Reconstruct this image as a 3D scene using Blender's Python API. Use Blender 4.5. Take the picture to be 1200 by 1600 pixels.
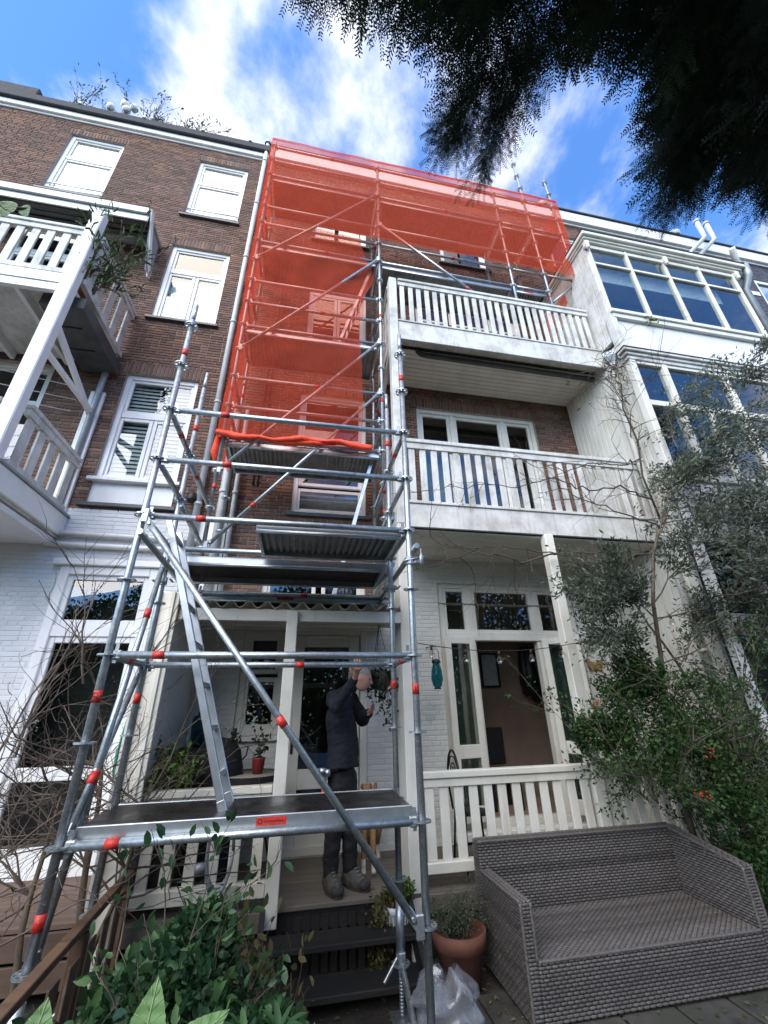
CLOUD_OFF = (18.2607, 0.7256, 0.0)
CLOUD_LO, CLOUD_HI = 0.485, 0.635
CLOUD_COL = (4.1, 4.0, 3.9, 1)
SKY_GAIN = (0.46, 0.72, 1.02, 1)
NET_OPEN = 0.74
import bpy, math, random
import numpy as np
from mathutils import Vector, Matrix

random.seed(7)
rng = np.random.default_rng(11)
for o in list(bpy.data.objects):
    bpy.data.objects.remove(o)
SC = bpy.context.scene
COL = SC.collection

# ------------------------------------------------------------------ camera, sky, sun, exposure
cd = bpy.data.cameras.new("camera")
cam = bpy.data.objects.new("camera", cd)
COL.objects.link(cam)
cd.sensor_fit = 'VERTICAL'
cd.sensor_height = 36.0
cd.lens = 14.4173
cd.clip_start = 0.05
cd.clip_end = 2000
cam.matrix_world = Matrix(((0.98134, -0.06521, -0.180887, 0),
                           (-0.191406, -0.420992, -0.886639, 0),
                           (-0.018335, 0.904717, -0.425618, 0),
                           (0, 0, 0, 1)))
SC.camera = cam

SUN_EL, SUN_AZ = math.radians(42), math.radians(-143)     # behind the camera to the left, veiled by cloud
SKY_STRENGTH = 0.13
EXPOSURE = 1.8
world = bpy.data.worlds.new("World")
SC.world = world
world.use_nodes = True
wn, wl = world.node_tree.nodes, world.node_tree.links
wn.clear()
w_out = wn.new("ShaderNodeOutputWorld")
w_bg = wn.new("ShaderNodeBackground")
w_bg.inputs[1].default_value = SKY_STRENGTH
w_sky = wn.new("ShaderNodeTexSky")
w_sky.sky_type = 'NISHITA'
w_sky.sun_disc = False
w_sky.sun_elevation = SUN_EL
w_sky.sun_rotation = SUN_AZ
w_sky.altitude = 0
w_sky.air_density = 1.0
w_sky.dust_density = 0.6
w_sky.ozone_density = 2.2
w_tc = wn.new("ShaderNodeTexCoord")
w_sep = wn.new("ShaderNodeSeparateXYZ")
wl.new(w_tc.outputs["Generated"], w_sep.inputs[0])
w_zc = wn.new("ShaderNodeMath"); w_zc.operation = 'MAXIMUM'; w_zc.inputs[1].default_value = 0.12
wl.new(w_sep.outputs[2], w_zc.inputs[0])
w_dx = wn.new("ShaderNodeMath"); w_dx.operation = 'DIVIDE'
w_dy = wn.new("ShaderNodeMath"); w_dy.operation = 'DIVIDE'
wl.new(w_sep.outputs[0], w_dx.inputs[0]); wl.new(w_zc.outputs[0], w_dx.inputs[1])
wl.new(w_sep.outputs[1], w_dy.inputs[0]); wl.new(w_zc.outputs[0], w_dy.inputs[1])
w_cmb = wn.new("ShaderNodeCombineXYZ")
wl.new(w_dx.outputs[0], w_cmb.inputs[0]); wl.new(w_dy.outputs[0], w_cmb.inputs[1])
w_map = wn.new("ShaderNodeMapping")
w_map.inputs["Location"].default_value = (CLOUD_OFF)
w_map.inputs["Rotation"].default_value = (0, 0, math.radians(150))
w_map.inputs["Scale"].default_value = (1.0, 0.88, 1.0)
wl.new(w_cmb.outputs[0], w_map.inputs[0])
w_n1 = wn.new("ShaderNodeTexNoise")
w_n1.inputs["Scale"].default_value = 1.3
w_n1.inputs["Detail"].default_value = 9
w_n1.inputs["Roughness"].default_value = 0.57
w_n1.inputs["Distortion"].default_value = 0.15
wl.new(w_map.outputs[0], w_n1.inputs["Vector"])
w_r1 = wn.new("ShaderNodeValToRGB")
w_r1.color_ramp.interpolation = 'EASE'
w_r1.color_ramp.elements[0].position = CLOUD_LO
w_r1.color_ramp.elements[1].position = CLOUD_HI
wl.new(w_n1.outputs["Fac"], w_r1.inputs[0])
w_gain = wn.new("ShaderNodeMix"); w_gain.data_type = 'RGBA'; w_gain.blend_type = 'MULTIPLY'
w_gain.inputs[0].default_value = 1.0
w_gain.inputs[7].default_value = SKY_GAIN
wl.new(w_sky.outputs[0], w_gain.inputs[6])
w_mix = wn.new("ShaderNodeMix"); w_mix.data_type = 'RGBA'
w_mix.inputs[7].default_value = CLOUD_COL
wl.new(w_r1.outputs[0], w_mix.inputs[0])
wl.new(w_gain.outputs[2], w_mix.inputs[6])
wl.new(w_mix.outputs[2], w_bg.inputs[0])
wl.new(w_bg.outputs[0], w_out.inputs[0])

sd = bpy.data.lights.new("sun", 'SUN')
sd.energy = 1.5
sd.angle = math.radians(64)
sd.color = (1.0, 0.915, 0.79)
sun = bpy.data.objects.new("sun", sd)
COL.objects.link(sun)
_d = Vector((math.sin(SUN_AZ) * math.cos(SUN_EL), math.cos(SUN_AZ) * math.cos(SUN_EL), math.sin(SUN_EL)))
sun.rotation_euler = (-_d).to_track_quat('-Z', 'Y').to_euler()
sun.location = (0, 0, 30)

vs = SC.view_settings
vs.view_transform = 'Standard'
vs.look = 'None'
vs.exposure = EXPOSURE
vs.gamma = 1.0
vs.use_curve_mapping = False
SC.cycles.max_bounces = 8
SC.cycles.transparent_max_bounces = 24
SC.cycles.use_denoising = True

# ------------------------------------------------------------------ materials
M = {}


class NT:
    def __init__(self, name):
        self.m = bpy.data.materials.new(name)
        self.m.use_nodes = True
        self.n = self.m.node_tree.nodes
        self.l = self.m.node_tree.links
        self.b = self.n["Principled BSDF"]
        self.out = self.n["Material Output"]
        M[name] = self.m

    def new(self, t, **kw):
        x = self.n.new("ShaderNode" + t)
        for k, v in kw.items():
            setattr(x, k, v)
        return x

    def link(self, a, b):
        self.l.new(a, b)

    def noise(self, scale, detail=4, rough=0.55, coord=None, stretch=None):
        c = coord or self.pos()
        if stretch:
            mp = self.new("Mapping")
            mp.inputs["Scale"].default_value = stretch
            self.link(c, mp.inputs[0])
            c = mp.outputs[0]
        x = self.new("TexNoise")
        x.inputs["Scale"].default_value = scale
        x.inputs["Detail"].default_value = detail
        x.inputs["Roughness"].default_value = rough
        self.link(c, x.inputs["Vector"])
        return x.outputs["Fac"]

    def pos(self):
        if not hasattr(self, "_p"):
            self._p = self.new("NewGeometry").outputs["Position"]
        return self._p

    def ramp(self, fac, *stops):
        r = self.new("ValToRGB")
        e = r.color_ramp.elements
        while len(e) < len(stops):
            e.new(0.5)
        for i, (p, c) in enumerate(stops):
            e[i].position = p
            e[i].color = (*c, 1) if len(c) == 3 else c
        self.link(fac, r.inputs[0])
        return r.outputs[0]

    def mix(self, fac, a, b, mode='MIX'):
        x = self.new("Mix", data_type='RGBA', blend_type=mode)
        for s, v in ((0, fac), (6, a), (7, b)):
            if isinstance(v, (int, float)):
                x.inputs[s].default_value = v
            elif isinstance(v, tuple):
                x.inputs[s].default_value = (*v, 1)
            else:
                self.link(v, x.inputs[s])
        return x.outputs[2]

    def bump(self, h, strength=0.3, dist=0.01):
        x = self.new("Bump")
        x.inputs["Strength"].default_value = strength
        x.inputs["Distance"].default_value = dist
        self.link(h, x.inputs["Height"])
        self.link(x.outputs[0], self.b.inputs["Normal"])

    def set(self, color=None, rough=None, metal=None, spec=None):
        for k, v in (("Base Color", color), ("Roughness", rough), ("Metallic", metal), ("Specular IOR Level", spec)):
            if v is None:
                continue
            if isinstance(v, tuple):
                self.b.inputs[k].default_value = (*v, 1)
            elif isinstance(v, (int, float)):
                self.b.inputs[k].default_value = v
            else:
                self.link(v, self.b.inputs[k])
        return self


def attr(nt, name="tone"):
    a = nt.new("Attribute")
    a.attribute_name = name
    return a.outputs["Fac"]


def simple(name, col, rough=0.6, metal=0.0, var=0.12, scale=9, bump=0.0, spec=None):
    t = NT(name)
    n = t.noise(scale, 5)
    lo = tuple(c * (1 - var) for c in col)
    hi = tuple(min(1, c * (1 + var)) for c in col)
    t.set(t.ramp(n, (0.3, lo), (0.7, hi)), rough, metal, spec)
    if bump:
        t.bump(t.noise(scale * 6, 3), bump, 0.004)
    return t


for nm, single in (("brick", False), ("brick_one", True)):
    t = NT(nm)
    if single:
        f = t.new("ObjectInfo").outputs["Random"]
    else:
        f = attr(t)
    c = t.ramp(f, (0.0, (0.064, 0.034, 0.022)), (0.3, (0.125, 0.060, 0.037)), (0.65, (0.172, 0.083, 0.050)), (1.0, (0.235, 0.125, 0.078)))
    c = t.mix(t.ramp(t.noise(1.3, 5), (0.4, (0, 0, 0)), (0.72, (0.7, 0.7, 0.7))), c, (0.07, 0.047, 0.04))
    c = t.mix(t.ramp(t.noise(0.9, 7, 0.65, stretch=(1.6, 1, 0.6)), (0.56, (0, 0, 0)), (0.74, (0.25, 0.25, 0.25))), c, (0.27, 0.215, 0.185))
    c = t.mix(t.ramp(t.noise(60, 3), (0.35, (0.0, 0.0, 0.0)), (0.8, (0.35, 0.35, 0.35))), c, (0.22, 0.15, 0.12))
    t.set(c, 0.88)
    t.bump(t.noise(90, 4), 0.35, 0.004)
for nm, single in (("painted_brick", False), ("painted_brick_one", True)):
    t = NT(nm)
    f = t.new("ObjectInfo").outputs["Random"] if single else attr(t)
    c = t.ramp(f, (0.0, (0.63, 0.635, 0.62)), (1.0, (0.69, 0.695, 0.685)))
    c = t.mix(t.ramp(t.noise(1.7, 6), (0.45, (0, 0, 0)), (0.8, (0.6, 0.6, 0.6))), c, (0.47, 0.47, 0.44))
    t.set(c, 0.75)
    t.bump(t.noise(45, 5), 0.4, 0.006)
for nm, single in (("cream_brick", False), ("cream_brick_one", True)):
    t = NT(nm)
    f = t.new("ObjectInfo").outputs["Random"] if single else attr(t)
    c = t.ramp(f, (0.0, (0.61, 0.60, 0.55)), (1.0, (0.67, 0.66, 0.605)))
    c = t.mix(t.ramp(t.noise(1.7, 6), (0.45, (0, 0, 0)), (0.8, (0.6, 0.6, 0.6))), c, (0.47, 0.455, 0.40))
    t.set(c, 0.75)
    t.bump(t.noise(45, 5), 0.4, 0.006)
t = NT("cream_mortar")
t.set(t.ramp(t.noise(3, 5), (0.3, (0.56, 0.55, 0.50)), (0.7, (0.64, 0.63, 0.575))), 0.8)
t = NT("mortar")
t.set(t.ramp(t.noise(30, 4), (0.3, (0.22, 0.19, 0.16)), (0.7, (0.42, 0.37, 0.32))), 0.95)
t.bump(t.noise(120, 3), 0.4, 0.003)
t = NT("white_mortar")
t.set(t.ramp(t.noise(3, 5), (0.3, (0.58, 0.585, 0.57)), (0.7, (0.67, 0.675, 0.665))), 0.8)
t = NT("dark_brick")
c = t.ramp(t.new("ObjectInfo").outputs["Random"], (0, (0.06, 0.06, 0.075)), (1, (0.1, 0.1, 0.12)))
t.set(t.ramp(attr(t), (0, (0.05, 0.05, 0.065)), (1, (0.10, 0.10, 0.125))), 0.85)

t = NT("white_paint")
c = t.ramp(t.noise(2.5, 6), (0.3, (0.66, 0.655, 0.63)), (0.6, (0.76, 0.76, 0.74)))
c = t.mix(t.ramp(t.noise(14, 5, stretch=(1, 1, 0.15)), (0.6, (0, 0, 0)), (0.85, (0.4, 0.4, 0.4))), c, (0.45, 0.43, 0.38))
t.set(c, 0.42)
t.bump(t.noise(40, 3, stretch=(1, 1, 0.2)), 0.12, 0.003)
t = NT("cream_paint")
c = t.ramp(t.noise(2.5, 6), (0.3, (0.60, 0.575, 0.49)), (0.6, (0.70, 0.68, 0.60)))
c = t.mix(t.ramp(t.noise(11, 5, stretch=(1, 1, 0.1)), (0.58, (0, 0, 0)), (0.85, (0.5, 0.5, 0.5))), c, (0.40, 0.36, 0.28))
t.set(c, 0.5)
t.bump(t.noise(40, 3), 0.12, 0.003)
t = NT("weathered_paint")
c = t.ramp(t.noise(3.5, 7, 0.62), (0.28, (0.36, 0.345, 0.31)), (0.5, (0.56, 0.55, 0.51)), (0.7, (0.65, 0.645, 0.61)))
c = t.mix(t.ramp(t.noise(18, 6, 0.65, stretch=(1, 1, 0.12)), (0.52, (0, 0, 0)), (0.8, (0.7, 0.7, 0.7))), c, (0.25, 0.235, 0.20))
c = t.mix(t.ramp(t.noise(55, 3), (0.66, (0, 0, 0)), (0.74, (0.5, 0.5, 0.5))), c, (0.18, 0.165, 0.14))
c = t.mix(t.ramp(t.noise(2.2, 6, 0.65), (0.52, (0, 0, 0)), (0.72, (0.55, 0.55, 0.55))), c, (0.24, 0.25, 0.17))
t.set(c, 0.7)
t.bump(t.noise(50, 4, stretch=(1, 1, 0.2)), 0.25, 0.004)
t = NT("plaster")
c = t.ramp(t.noise(1.2, 7, 0.6), (0.3, (0.60, 0.60, 0.60)), (0.65, (0.72, 0.72, 0.72)))
c = t.mix(t.ramp(t.noise(7, 6, 0.6, stretch=(1, 1, 0.1)), (0.55, (0, 0, 0)), (0.85, (0.5, 0.5, 0.5))), c, (0.46, 0.45, 0.43))
t.set(c, 0.8)
t.bump(t.noise(70, 4), 0.2, 0.003)
t = NT("galvanised_steel")
v = t.new("TexVoronoi"); v.inputs["Scale"].default_value = 70
t.link(t.pos(), v.inputs["Vector"])
c = t.ramp(v.outputs["Color"], (0.0, (0.30, 0.335, 0.35)), (1.0, (0.46, 0.50, 0.515)))
c = t.mix(t.ramp(t.noise(14, 6, 0.6), (0.5, (0, 0, 0)), (0.75, (0.7, 0.7, 0.7))), c, (0.19, 0.21, 0.22))
c = t.mix(t.ramp(t.noise(120, 2), (0.68, (0, 0, 0)), (0.72, (0.6, 0.6, 0.6))), c, (0.13, 0.13, 0.13))
c = t.mix(t.ramp(t.noise(38, 4, 0.65), (0.62, (0, 0, 0)), (0.67, (0.75, 0.75, 0.75))), c, (0.52, 0.51, 0.48))
c = t.mix(t.ramp(t.noise(9, 5, 0.65), (0.64, (0, 0, 0)), (0.70, (0.5, 0.5, 0.5))), c, (0.20, 0.125, 0.075))
t.set(c, t.ramp(t.noise(25, 4), (0.3, (0.34,) * 3), (0.7, (0.52,) * 3)), 0.85)
t = simple("aluminium", (0.48, 0.51, 0.53), 0.36, 0.9, 0.12, 12)
t = NT("pressed_steel")
c = t.ramp(t.noise(6, 6, 0.6), (0.3, (0.20, 0.21, 0.21)), (0.7, (0.36, 0.37, 0.36)))
t.set(c, 0.5, 0.7)
t = NT("red_tape")
c = t.ramp(t.noise(60, 3), (0.3, (0.36, 0.012, 0.007)), (0.7, (0.60, 0.035, 0.02)))
c = t.mix(t.ramp(t.noise(130, 3), (0.64, (0, 0, 0)), (0.7, (0.7, 0.7, 0.7))), c, (0.45, 0.4, 0.38))
t.set(c, 0.5)
simple("tape_print", (0.02, 0.012, 0.012), 0.6)
t = NT("film_faced_ply")
c = t.ramp(t.noise(5, 7, 0.65), (0.35, (0.008, 0.007, 0.007)), (0.7, (0.028, 0.025, 0.023)))
t.set(c, t.ramp(t.noise(4, 5), (0.35, (0.15,) * 3), (0.7, (0.5,) * 3)), None, 0.3)
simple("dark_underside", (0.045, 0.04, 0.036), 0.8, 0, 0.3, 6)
simple("zinc_sheet", (0.30, 0.32, 0.33), 0.5, 0.5, 0.2, 5)
simple("dark_zinc", (0.075, 0.08, 0.08), 0.5, 0.3, 0.3, 5)
simple("roofing_felt", (0.035, 0.036, 0.04), 0.85, 0, 0.3, 12)
simple("black_plastic", (0.014, 0.014, 0.016), 0.45, 0, 0.2, 9)
simple("black_iron", (0.02, 0.02, 0.021), 0.5, 0.4, 0.2, 20)
t = NT("corrugated_sheet")
c = t.ramp(t.noise(4, 7, 0.65), (0.3, (0.40, 0.36, 0.25)), (0.55, (0.60, 0.56, 0.44)), (0.75, (0.70, 0.67, 0.56)))
c = t.mix(t.ramp(t.noise(25, 5), (0.55, (0, 0, 0)), (0.75, (0.6, 0.6, 0.6))), c, (0.13, 0.115, 0.07))
t.set(c, 0.75)
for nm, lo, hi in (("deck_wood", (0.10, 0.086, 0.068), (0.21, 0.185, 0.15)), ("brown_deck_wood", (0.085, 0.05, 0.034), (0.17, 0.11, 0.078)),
                   ("fence_wood", (0.065, 0.036, 0.018), (0.16, 0.088, 0.042)), ("shaded_wood", (0.007, 0.006, 0.0055), (0.02, 0.017, 0.015))):  # step wood: deep shade under the porch is put into its colour
    t = NT(nm)
    r_ = t.new("ObjectInfo").outputs["Random"]
    c = t.ramp(t.noise(5, 8, 0.65, stretch=(0.25, 3, 3)), (0.3, lo), (0.7, hi))
    c = t.mix(t.ramp(r_, (0, (0, 0, 0)), (1, (0.45, 0.45, 0.45))), c, tuple(x * 0.7 for x in lo))
    c = t.mix(t.ramp(t.noise(30, 5), (0.6, (0, 0, 0)), (0.8, (0.5, 0.5, 0.5))), c, tuple(x * 0.5 for x in lo))
    t.set(c, 0.75)
    t.bump(t.noise(16, 6, stretch=(0.15, 4, 4)), 0.3, 0.004)
t = NT("terracotta")
c = t.ramp(t.noise(9, 6), (0.3, (0.105, 0.040, 0.024)), (0.7, (0.18, 0.070, 0.042)))
t.set(c, 0.8)
t.bump(t.noise(70, 3), 0.2, 0.003)
t = NT("wicker")
c = t.ramp(attr(t), (0, (0.042, 0.037, 0.034)), (0.5, (0.094, 0.084, 0.077)), (1, (0.175, 0.158, 0.145)))
t.set(c, 0.5)
simple("wicker_edge", (0.105, 0.092, 0.082), 0.5, 0, 0.35, 60)
t = NT("wicker_core")
t.set((0.012, 0.010, 0.010), 0.8)
t = NT("net_fabric")
t.n.remove(t.b)
dif = t.new("BsdfDiffuse"); trn = t.new("BsdfTranslucent"); tra = t.new("BsdfTransparent")
w_ = t.noise(40, 3)
cc = t.ramp(w_, (0.3, (0.76, 0.095, 0.048)), (0.7, (0.86, 0.135, 0.068)))
t.link(cc, dif.inputs[0]); t.link(cc, trn.inputs[0])
tra.inputs[0].default_value = (1.0, 0.78, 0.72, 1)
m1 = t.new("MixShader"); m1.inputs[0].default_value = 0.5
t.link(dif.outputs[0], m1.inputs[1]); t.link(trn.outputs[0], m1.inputs[2])
m2 = t.new("MixShader")
lw = t.new("LayerWeight"); lw.inputs[0].default_value = 0.35
mr = t.new("MapRange")
mr.inputs[1].default_value = 0.0; mr.inputs[2].default_value = 1.0
mr.inputs[3].default_value = NET_OPEN; mr.inputs[4].default_value = 0.30
t.link(lw.outputs["Facing"], mr.inputs[0])
t.link(mr.outputs[0], m2.inputs[0])
t.link(m1.outputs[0], m2.inputs[1]); t.link(tra.outputs[0], m2.inputs[2])
t.link(m2.outputs[0], t.out.inputs[0])
t = NT("net_bundle")
t.set(t.ramp(t.noise(20, 4), (0.3, (0.66, 0.035, 0.01)), (0.7, (0.86, 0.08, 0.02))), 0.7)


def glass_mat(name, ior, tint, rough=0.0):
    t = NT(name)
    t.n.remove(t.b)
    fr = t.new("Fresnel"); fr.inputs[0].default_value = ior
    tr = t.new("BsdfTransparent"); tr.inputs[0].default_value = (*tint, 1)
    gl = t.new("BsdfGlossy"); gl.inputs["Roughness"].default_value = rough
    gl.inputs[0].default_value = (1, 1, 1, 1)
    bp = t.new("Bump"); bp.inputs["Strength"].default_value = 0.02; bp.inputs["Distance"].default_value = 0.02
    t.link(t.noise(2.2, 2), bp.inputs["Height"])
    t.link(bp.outputs[0], gl.inputs["Normal"])
    mx = t.new("MixShader")
    ge = t.new("NewGeometry")
    inv = t.new("Math", operation='SUBTRACT'); inv.inputs[0].default_value = 1.0
    t.link(ge.outputs["Backfacing"], inv.inputs[1])
    mul = t.new("Math", operation='MULTIPLY')
    t.link(fr.outputs[0], mul.inputs[0]); t.link(inv.outputs[0], mul.inputs[1])
    t.link(mul.outputs[0], mx.inputs[0]); t.link(tr.outputs[0], mx.inputs[1]); t.link(gl.outputs[0], mx.inputs[2])
    t.link(mx.outputs[0], t.out.inputs[0])


glass_mat("window_glass", 1.9, (0.80, 0.84, 0.83))
glass_mat("bulb_glass", 3.2, (0.9, 0.9, 0.9))
glass_mat("clear_plastic", 1.6, (0.90, 0.92, 0.95), 0.22)
t = M["clear_plastic"].node_tree
_tr = [n for n in t.nodes if n.type == 'BSDF_TRANSPARENT'][0]
_mx = [n for n in t.nodes if n.type == 'MIX_SHADER'][0]
_df = t.nodes.new("ShaderNodeBsdfDiffuse"); _df.inputs[0].default_value = (0.75, 0.77, 0.80, 1)
_m2 = t.nodes.new("ShaderNodeMixShader"); _m2.inputs[0].default_value = 0.12
t.links.new(_tr.outputs[0], _m2.inputs[1]); t.links.new(_df.outputs[0], _m2.inputs[2]); t.links.new(_m2.outputs[0], _mx.inputs[1])
glass_mat("teal_glass", 1.5, (0.10, 0.38, 0.42), 0.1)
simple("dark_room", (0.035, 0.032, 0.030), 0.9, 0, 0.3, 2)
simple("warm_room", (0.34, 0.24, 0.175), 0.9, 0, 0.2, 2)
t = NT("lace")
c = t.ramp(t.noise(45, 5, 0.7), (0.45, (0.50, 0.52, 0.56)), (0.55, (0.82, 0.83, 0.84)))
t.set(c, 0.9)
simple("blind", (0.76, 0.77, 0.76), 0.6, 0, 0.05, 9)
simple("white_curtain", (0.72, 0.73, 0.74), 0.9, 0, 0.08, 14)
simple("net_curtain", (0.42, 0.45, 0.47), 0.9, 0, 0.2, 14)
simple("green_curtain", (0.12, 0.16, 0.13), 0.9, 0, 0.2, 14)
simple("awning_cloth", (0.27, 0.275, 0.28), 0.9, 0, 0.2, 8)
t = NT("ground_soil")
c = t.ramp(t.noise(7, 8, 0.65), (0.3, (0.014, 0.011, 0.008)), (0.7, (0.05, 0.041, 0.03)))
t.set(c, 0.95)
t.bump(t.noise(40, 6), 0.8, 0.02)
t = NT("paving_stone")
c = t.ramp(t.noise(6, 8, 0.65), (0.3, (0.028, 0.027, 0.024)), (0.7, (0.085, 0.08, 0.068)))
c = t.mix(t.ramp(t.noise(3, 5), (0.5, (0, 0, 0)), (0.7, (0.7, 0.7, 0.7))), c, (0.03, 0.038, 0.02))
t.set(c, 0.6)
t.bump(t.noise(35, 6), 0.4, 0.008)
t = NT("bark")
c = t.ramp(t.noise(22, 6, 0.6, stretch=(1, 1, 0.3)), (0.3, (0.05, 0.038, 0.026)), (0.7, (0.17, 0.13, 0.085)))
t.set(c, 0.9)
t.bump(t.noise(60, 4), 0.5, 0.006)
simple("twig", (0.10, 0.074, 0.056), 0.85, 0, 0.45, 8)
simple("vine_bark", (0.06, 0.046, 0.038), 0.9, 0, 0.45, 10)


def leaf_mat(name, a, b, c3, rough=0.45, trans=0.25):
    t = NT(name)
    c = t.ramp(attr(t), (0, a), (0.55, b), (1, c3))
    t.set(c, rough, None, 0.22)
    tb = t.new("BsdfTranslucent")
    t.link(c, tb.inputs[0])
    mx = t.new("MixShader"); mx.inputs[0].default_value = trans
    t.link(t.b.outputs[0], mx.inputs[1]); t.link(tb.outputs[0], mx.inputs[2])
    t.link(mx.outputs[0], t.out.inputs[0])


def leaf_mat_one(name, a, b, c3, rough=0.45, trans=0.25):
    t = NT(name)
    c = t.ramp(t.new("ObjectInfo").outputs["Random"], (0, a), (0.55, b), (1, c3))
    t.set(c, rough, None, 0.22)
    tb = t.new("BsdfTranslucent")
    t.link(c, tb.inputs[0])
    mx = t.new("MixShader"); mx.inputs[0].default_value = trans
    t.link(t.b.outputs[0], mx.inputs[1]); t.link(tb.outputs[0], mx.inputs[2])
    t.link(mx.outputs[0], t.out.inputs[0])


LEAFC = {
    "yew": ((0.020, 0.036, 0.022), (0.040, 0.066, 0.038), (0.07, 0.105, 0.055)),
    "laurel": ((0.016, 0.042, 0.018), (0.036, 0.085, 0.033), (0.095, 0.17, 0.06)),
    "olive": ((0.05, 0.068, 0.046), (0.105, 0.13, 0.092), (0.23, 0.26, 0.20)),
    "pyracantha": ((0.018, 0.042, 0.014), (0.042, 0.088, 0.026), (0.10, 0.16, 0.045)),
    "ivy": ((0.012, 0.026, 0.012), (0.022, 0.045, 0.02), (0.04, 0.07, 0.03)),
    "light": ((0.05, 0.10, 0.025), (0.09, 0.16, 0.04), (0.15, 0.22, 0.06)),
    "grey": ((0.06, 0.075, 0.045), (0.10, 0.12, 0.075), (0.16, 0.18, 0.11)),
    "dry": ((0.07, 0.065, 0.025), (0.13, 0.115, 0.045), (0.2, 0.17, 0.07)),
    "oleander": ((0.03, 0.06, 0.018), (0.055, 0.10, 0.028), (0.10, 0.15, 0.05)),
}
for k_, v_ in LEAFC.items():
    leaf_mat("leaf_" + k_, *v_, rough=0.35 if k_ == "laurel" else 0.5)
    leaf_mat_one("leafone_" + k_, *v_, rough=0.32 if k_ == "laurel" else 0.5)
t = NT("big_leaf")
c = t.ramp(t.noise(18, 4), (0.3, (0.055, 0.13, 0.03)), (0.7, (0.10, 0.20, 0.05)))
t.set(c, 0.5)
t.bump(t.noise(60, 4), 0.3, 0.004)
simple("leaf_vein", (0.20, 0.30, 0.12), 0.6)
simple("berry", (0.50, 0.03, 0.015), 0.4)
simple("flower_white", (0.75, 0.74, 0.70), 0.9)
simple("skin", (0.40, 0.21, 0.155), 0.55, 0, 0.1, 20)
simple("navy_sweater", (0.009, 0.010, 0.017), 0.9, 0, 0.3, 30, 0.3)
simple("work_trousers", (0.007, 0.007, 0.009), 0.85, 0, 0.3, 25, 0.3)
simple("boot_leather", (0.055, 0.053, 0.048), 0.8, 0, 0.35, 30, 0.4)
simple("boot_sole", (0.03, 0.028, 0.025), 0.85, 0, 0.3, 30)
simple("grey_hair", (0.22, 0.21, 0.20), 0.8, 0, 0.3, 60)
simple("dog_fur", (0.30, 0.17, 0.085), 0.9, 0, 0.35, 25, 0.3)
simple("dog_white_fur", (0.62, 0.55, 0.46), 0.9, 0, 0.2, 25)
simple("orange_plastic", (0.75, 0.09, 0.02), 0.5)
simple("hose_green", (0.05, 0.30, 0.22), 0.5)
simple("red_plastic", (0.20, 0.018, 0.016), 0.5)
simple("gold_metal", (0.38, 0.24, 0.09), 0.5, 0.5)
simple("tarpaulin", (0.008, 0.008, 0.011), 0.9, 0, 0.3, 9, 0.2)
simple("cable_black", (0.012, 0.012, 0.012), 0.6)
simple("rope_white", (0.6, 0.6, 0.58), 0.8)
simple("grey_plastic", (0.46, 0.48, 0.48), 0.5)
simple("mosaic", (0.27, 0.24, 0.20), 0.5, 0, 0.6, 45)
simple("yellow_wood", (0.55, 0.47, 0.22), 0.7)
simple("white_plastic", (0.72, 0.72, 0.70), 0.4)
simple("blue_bag", (0.10, 0.20, 0.42), 0.5)

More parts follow.
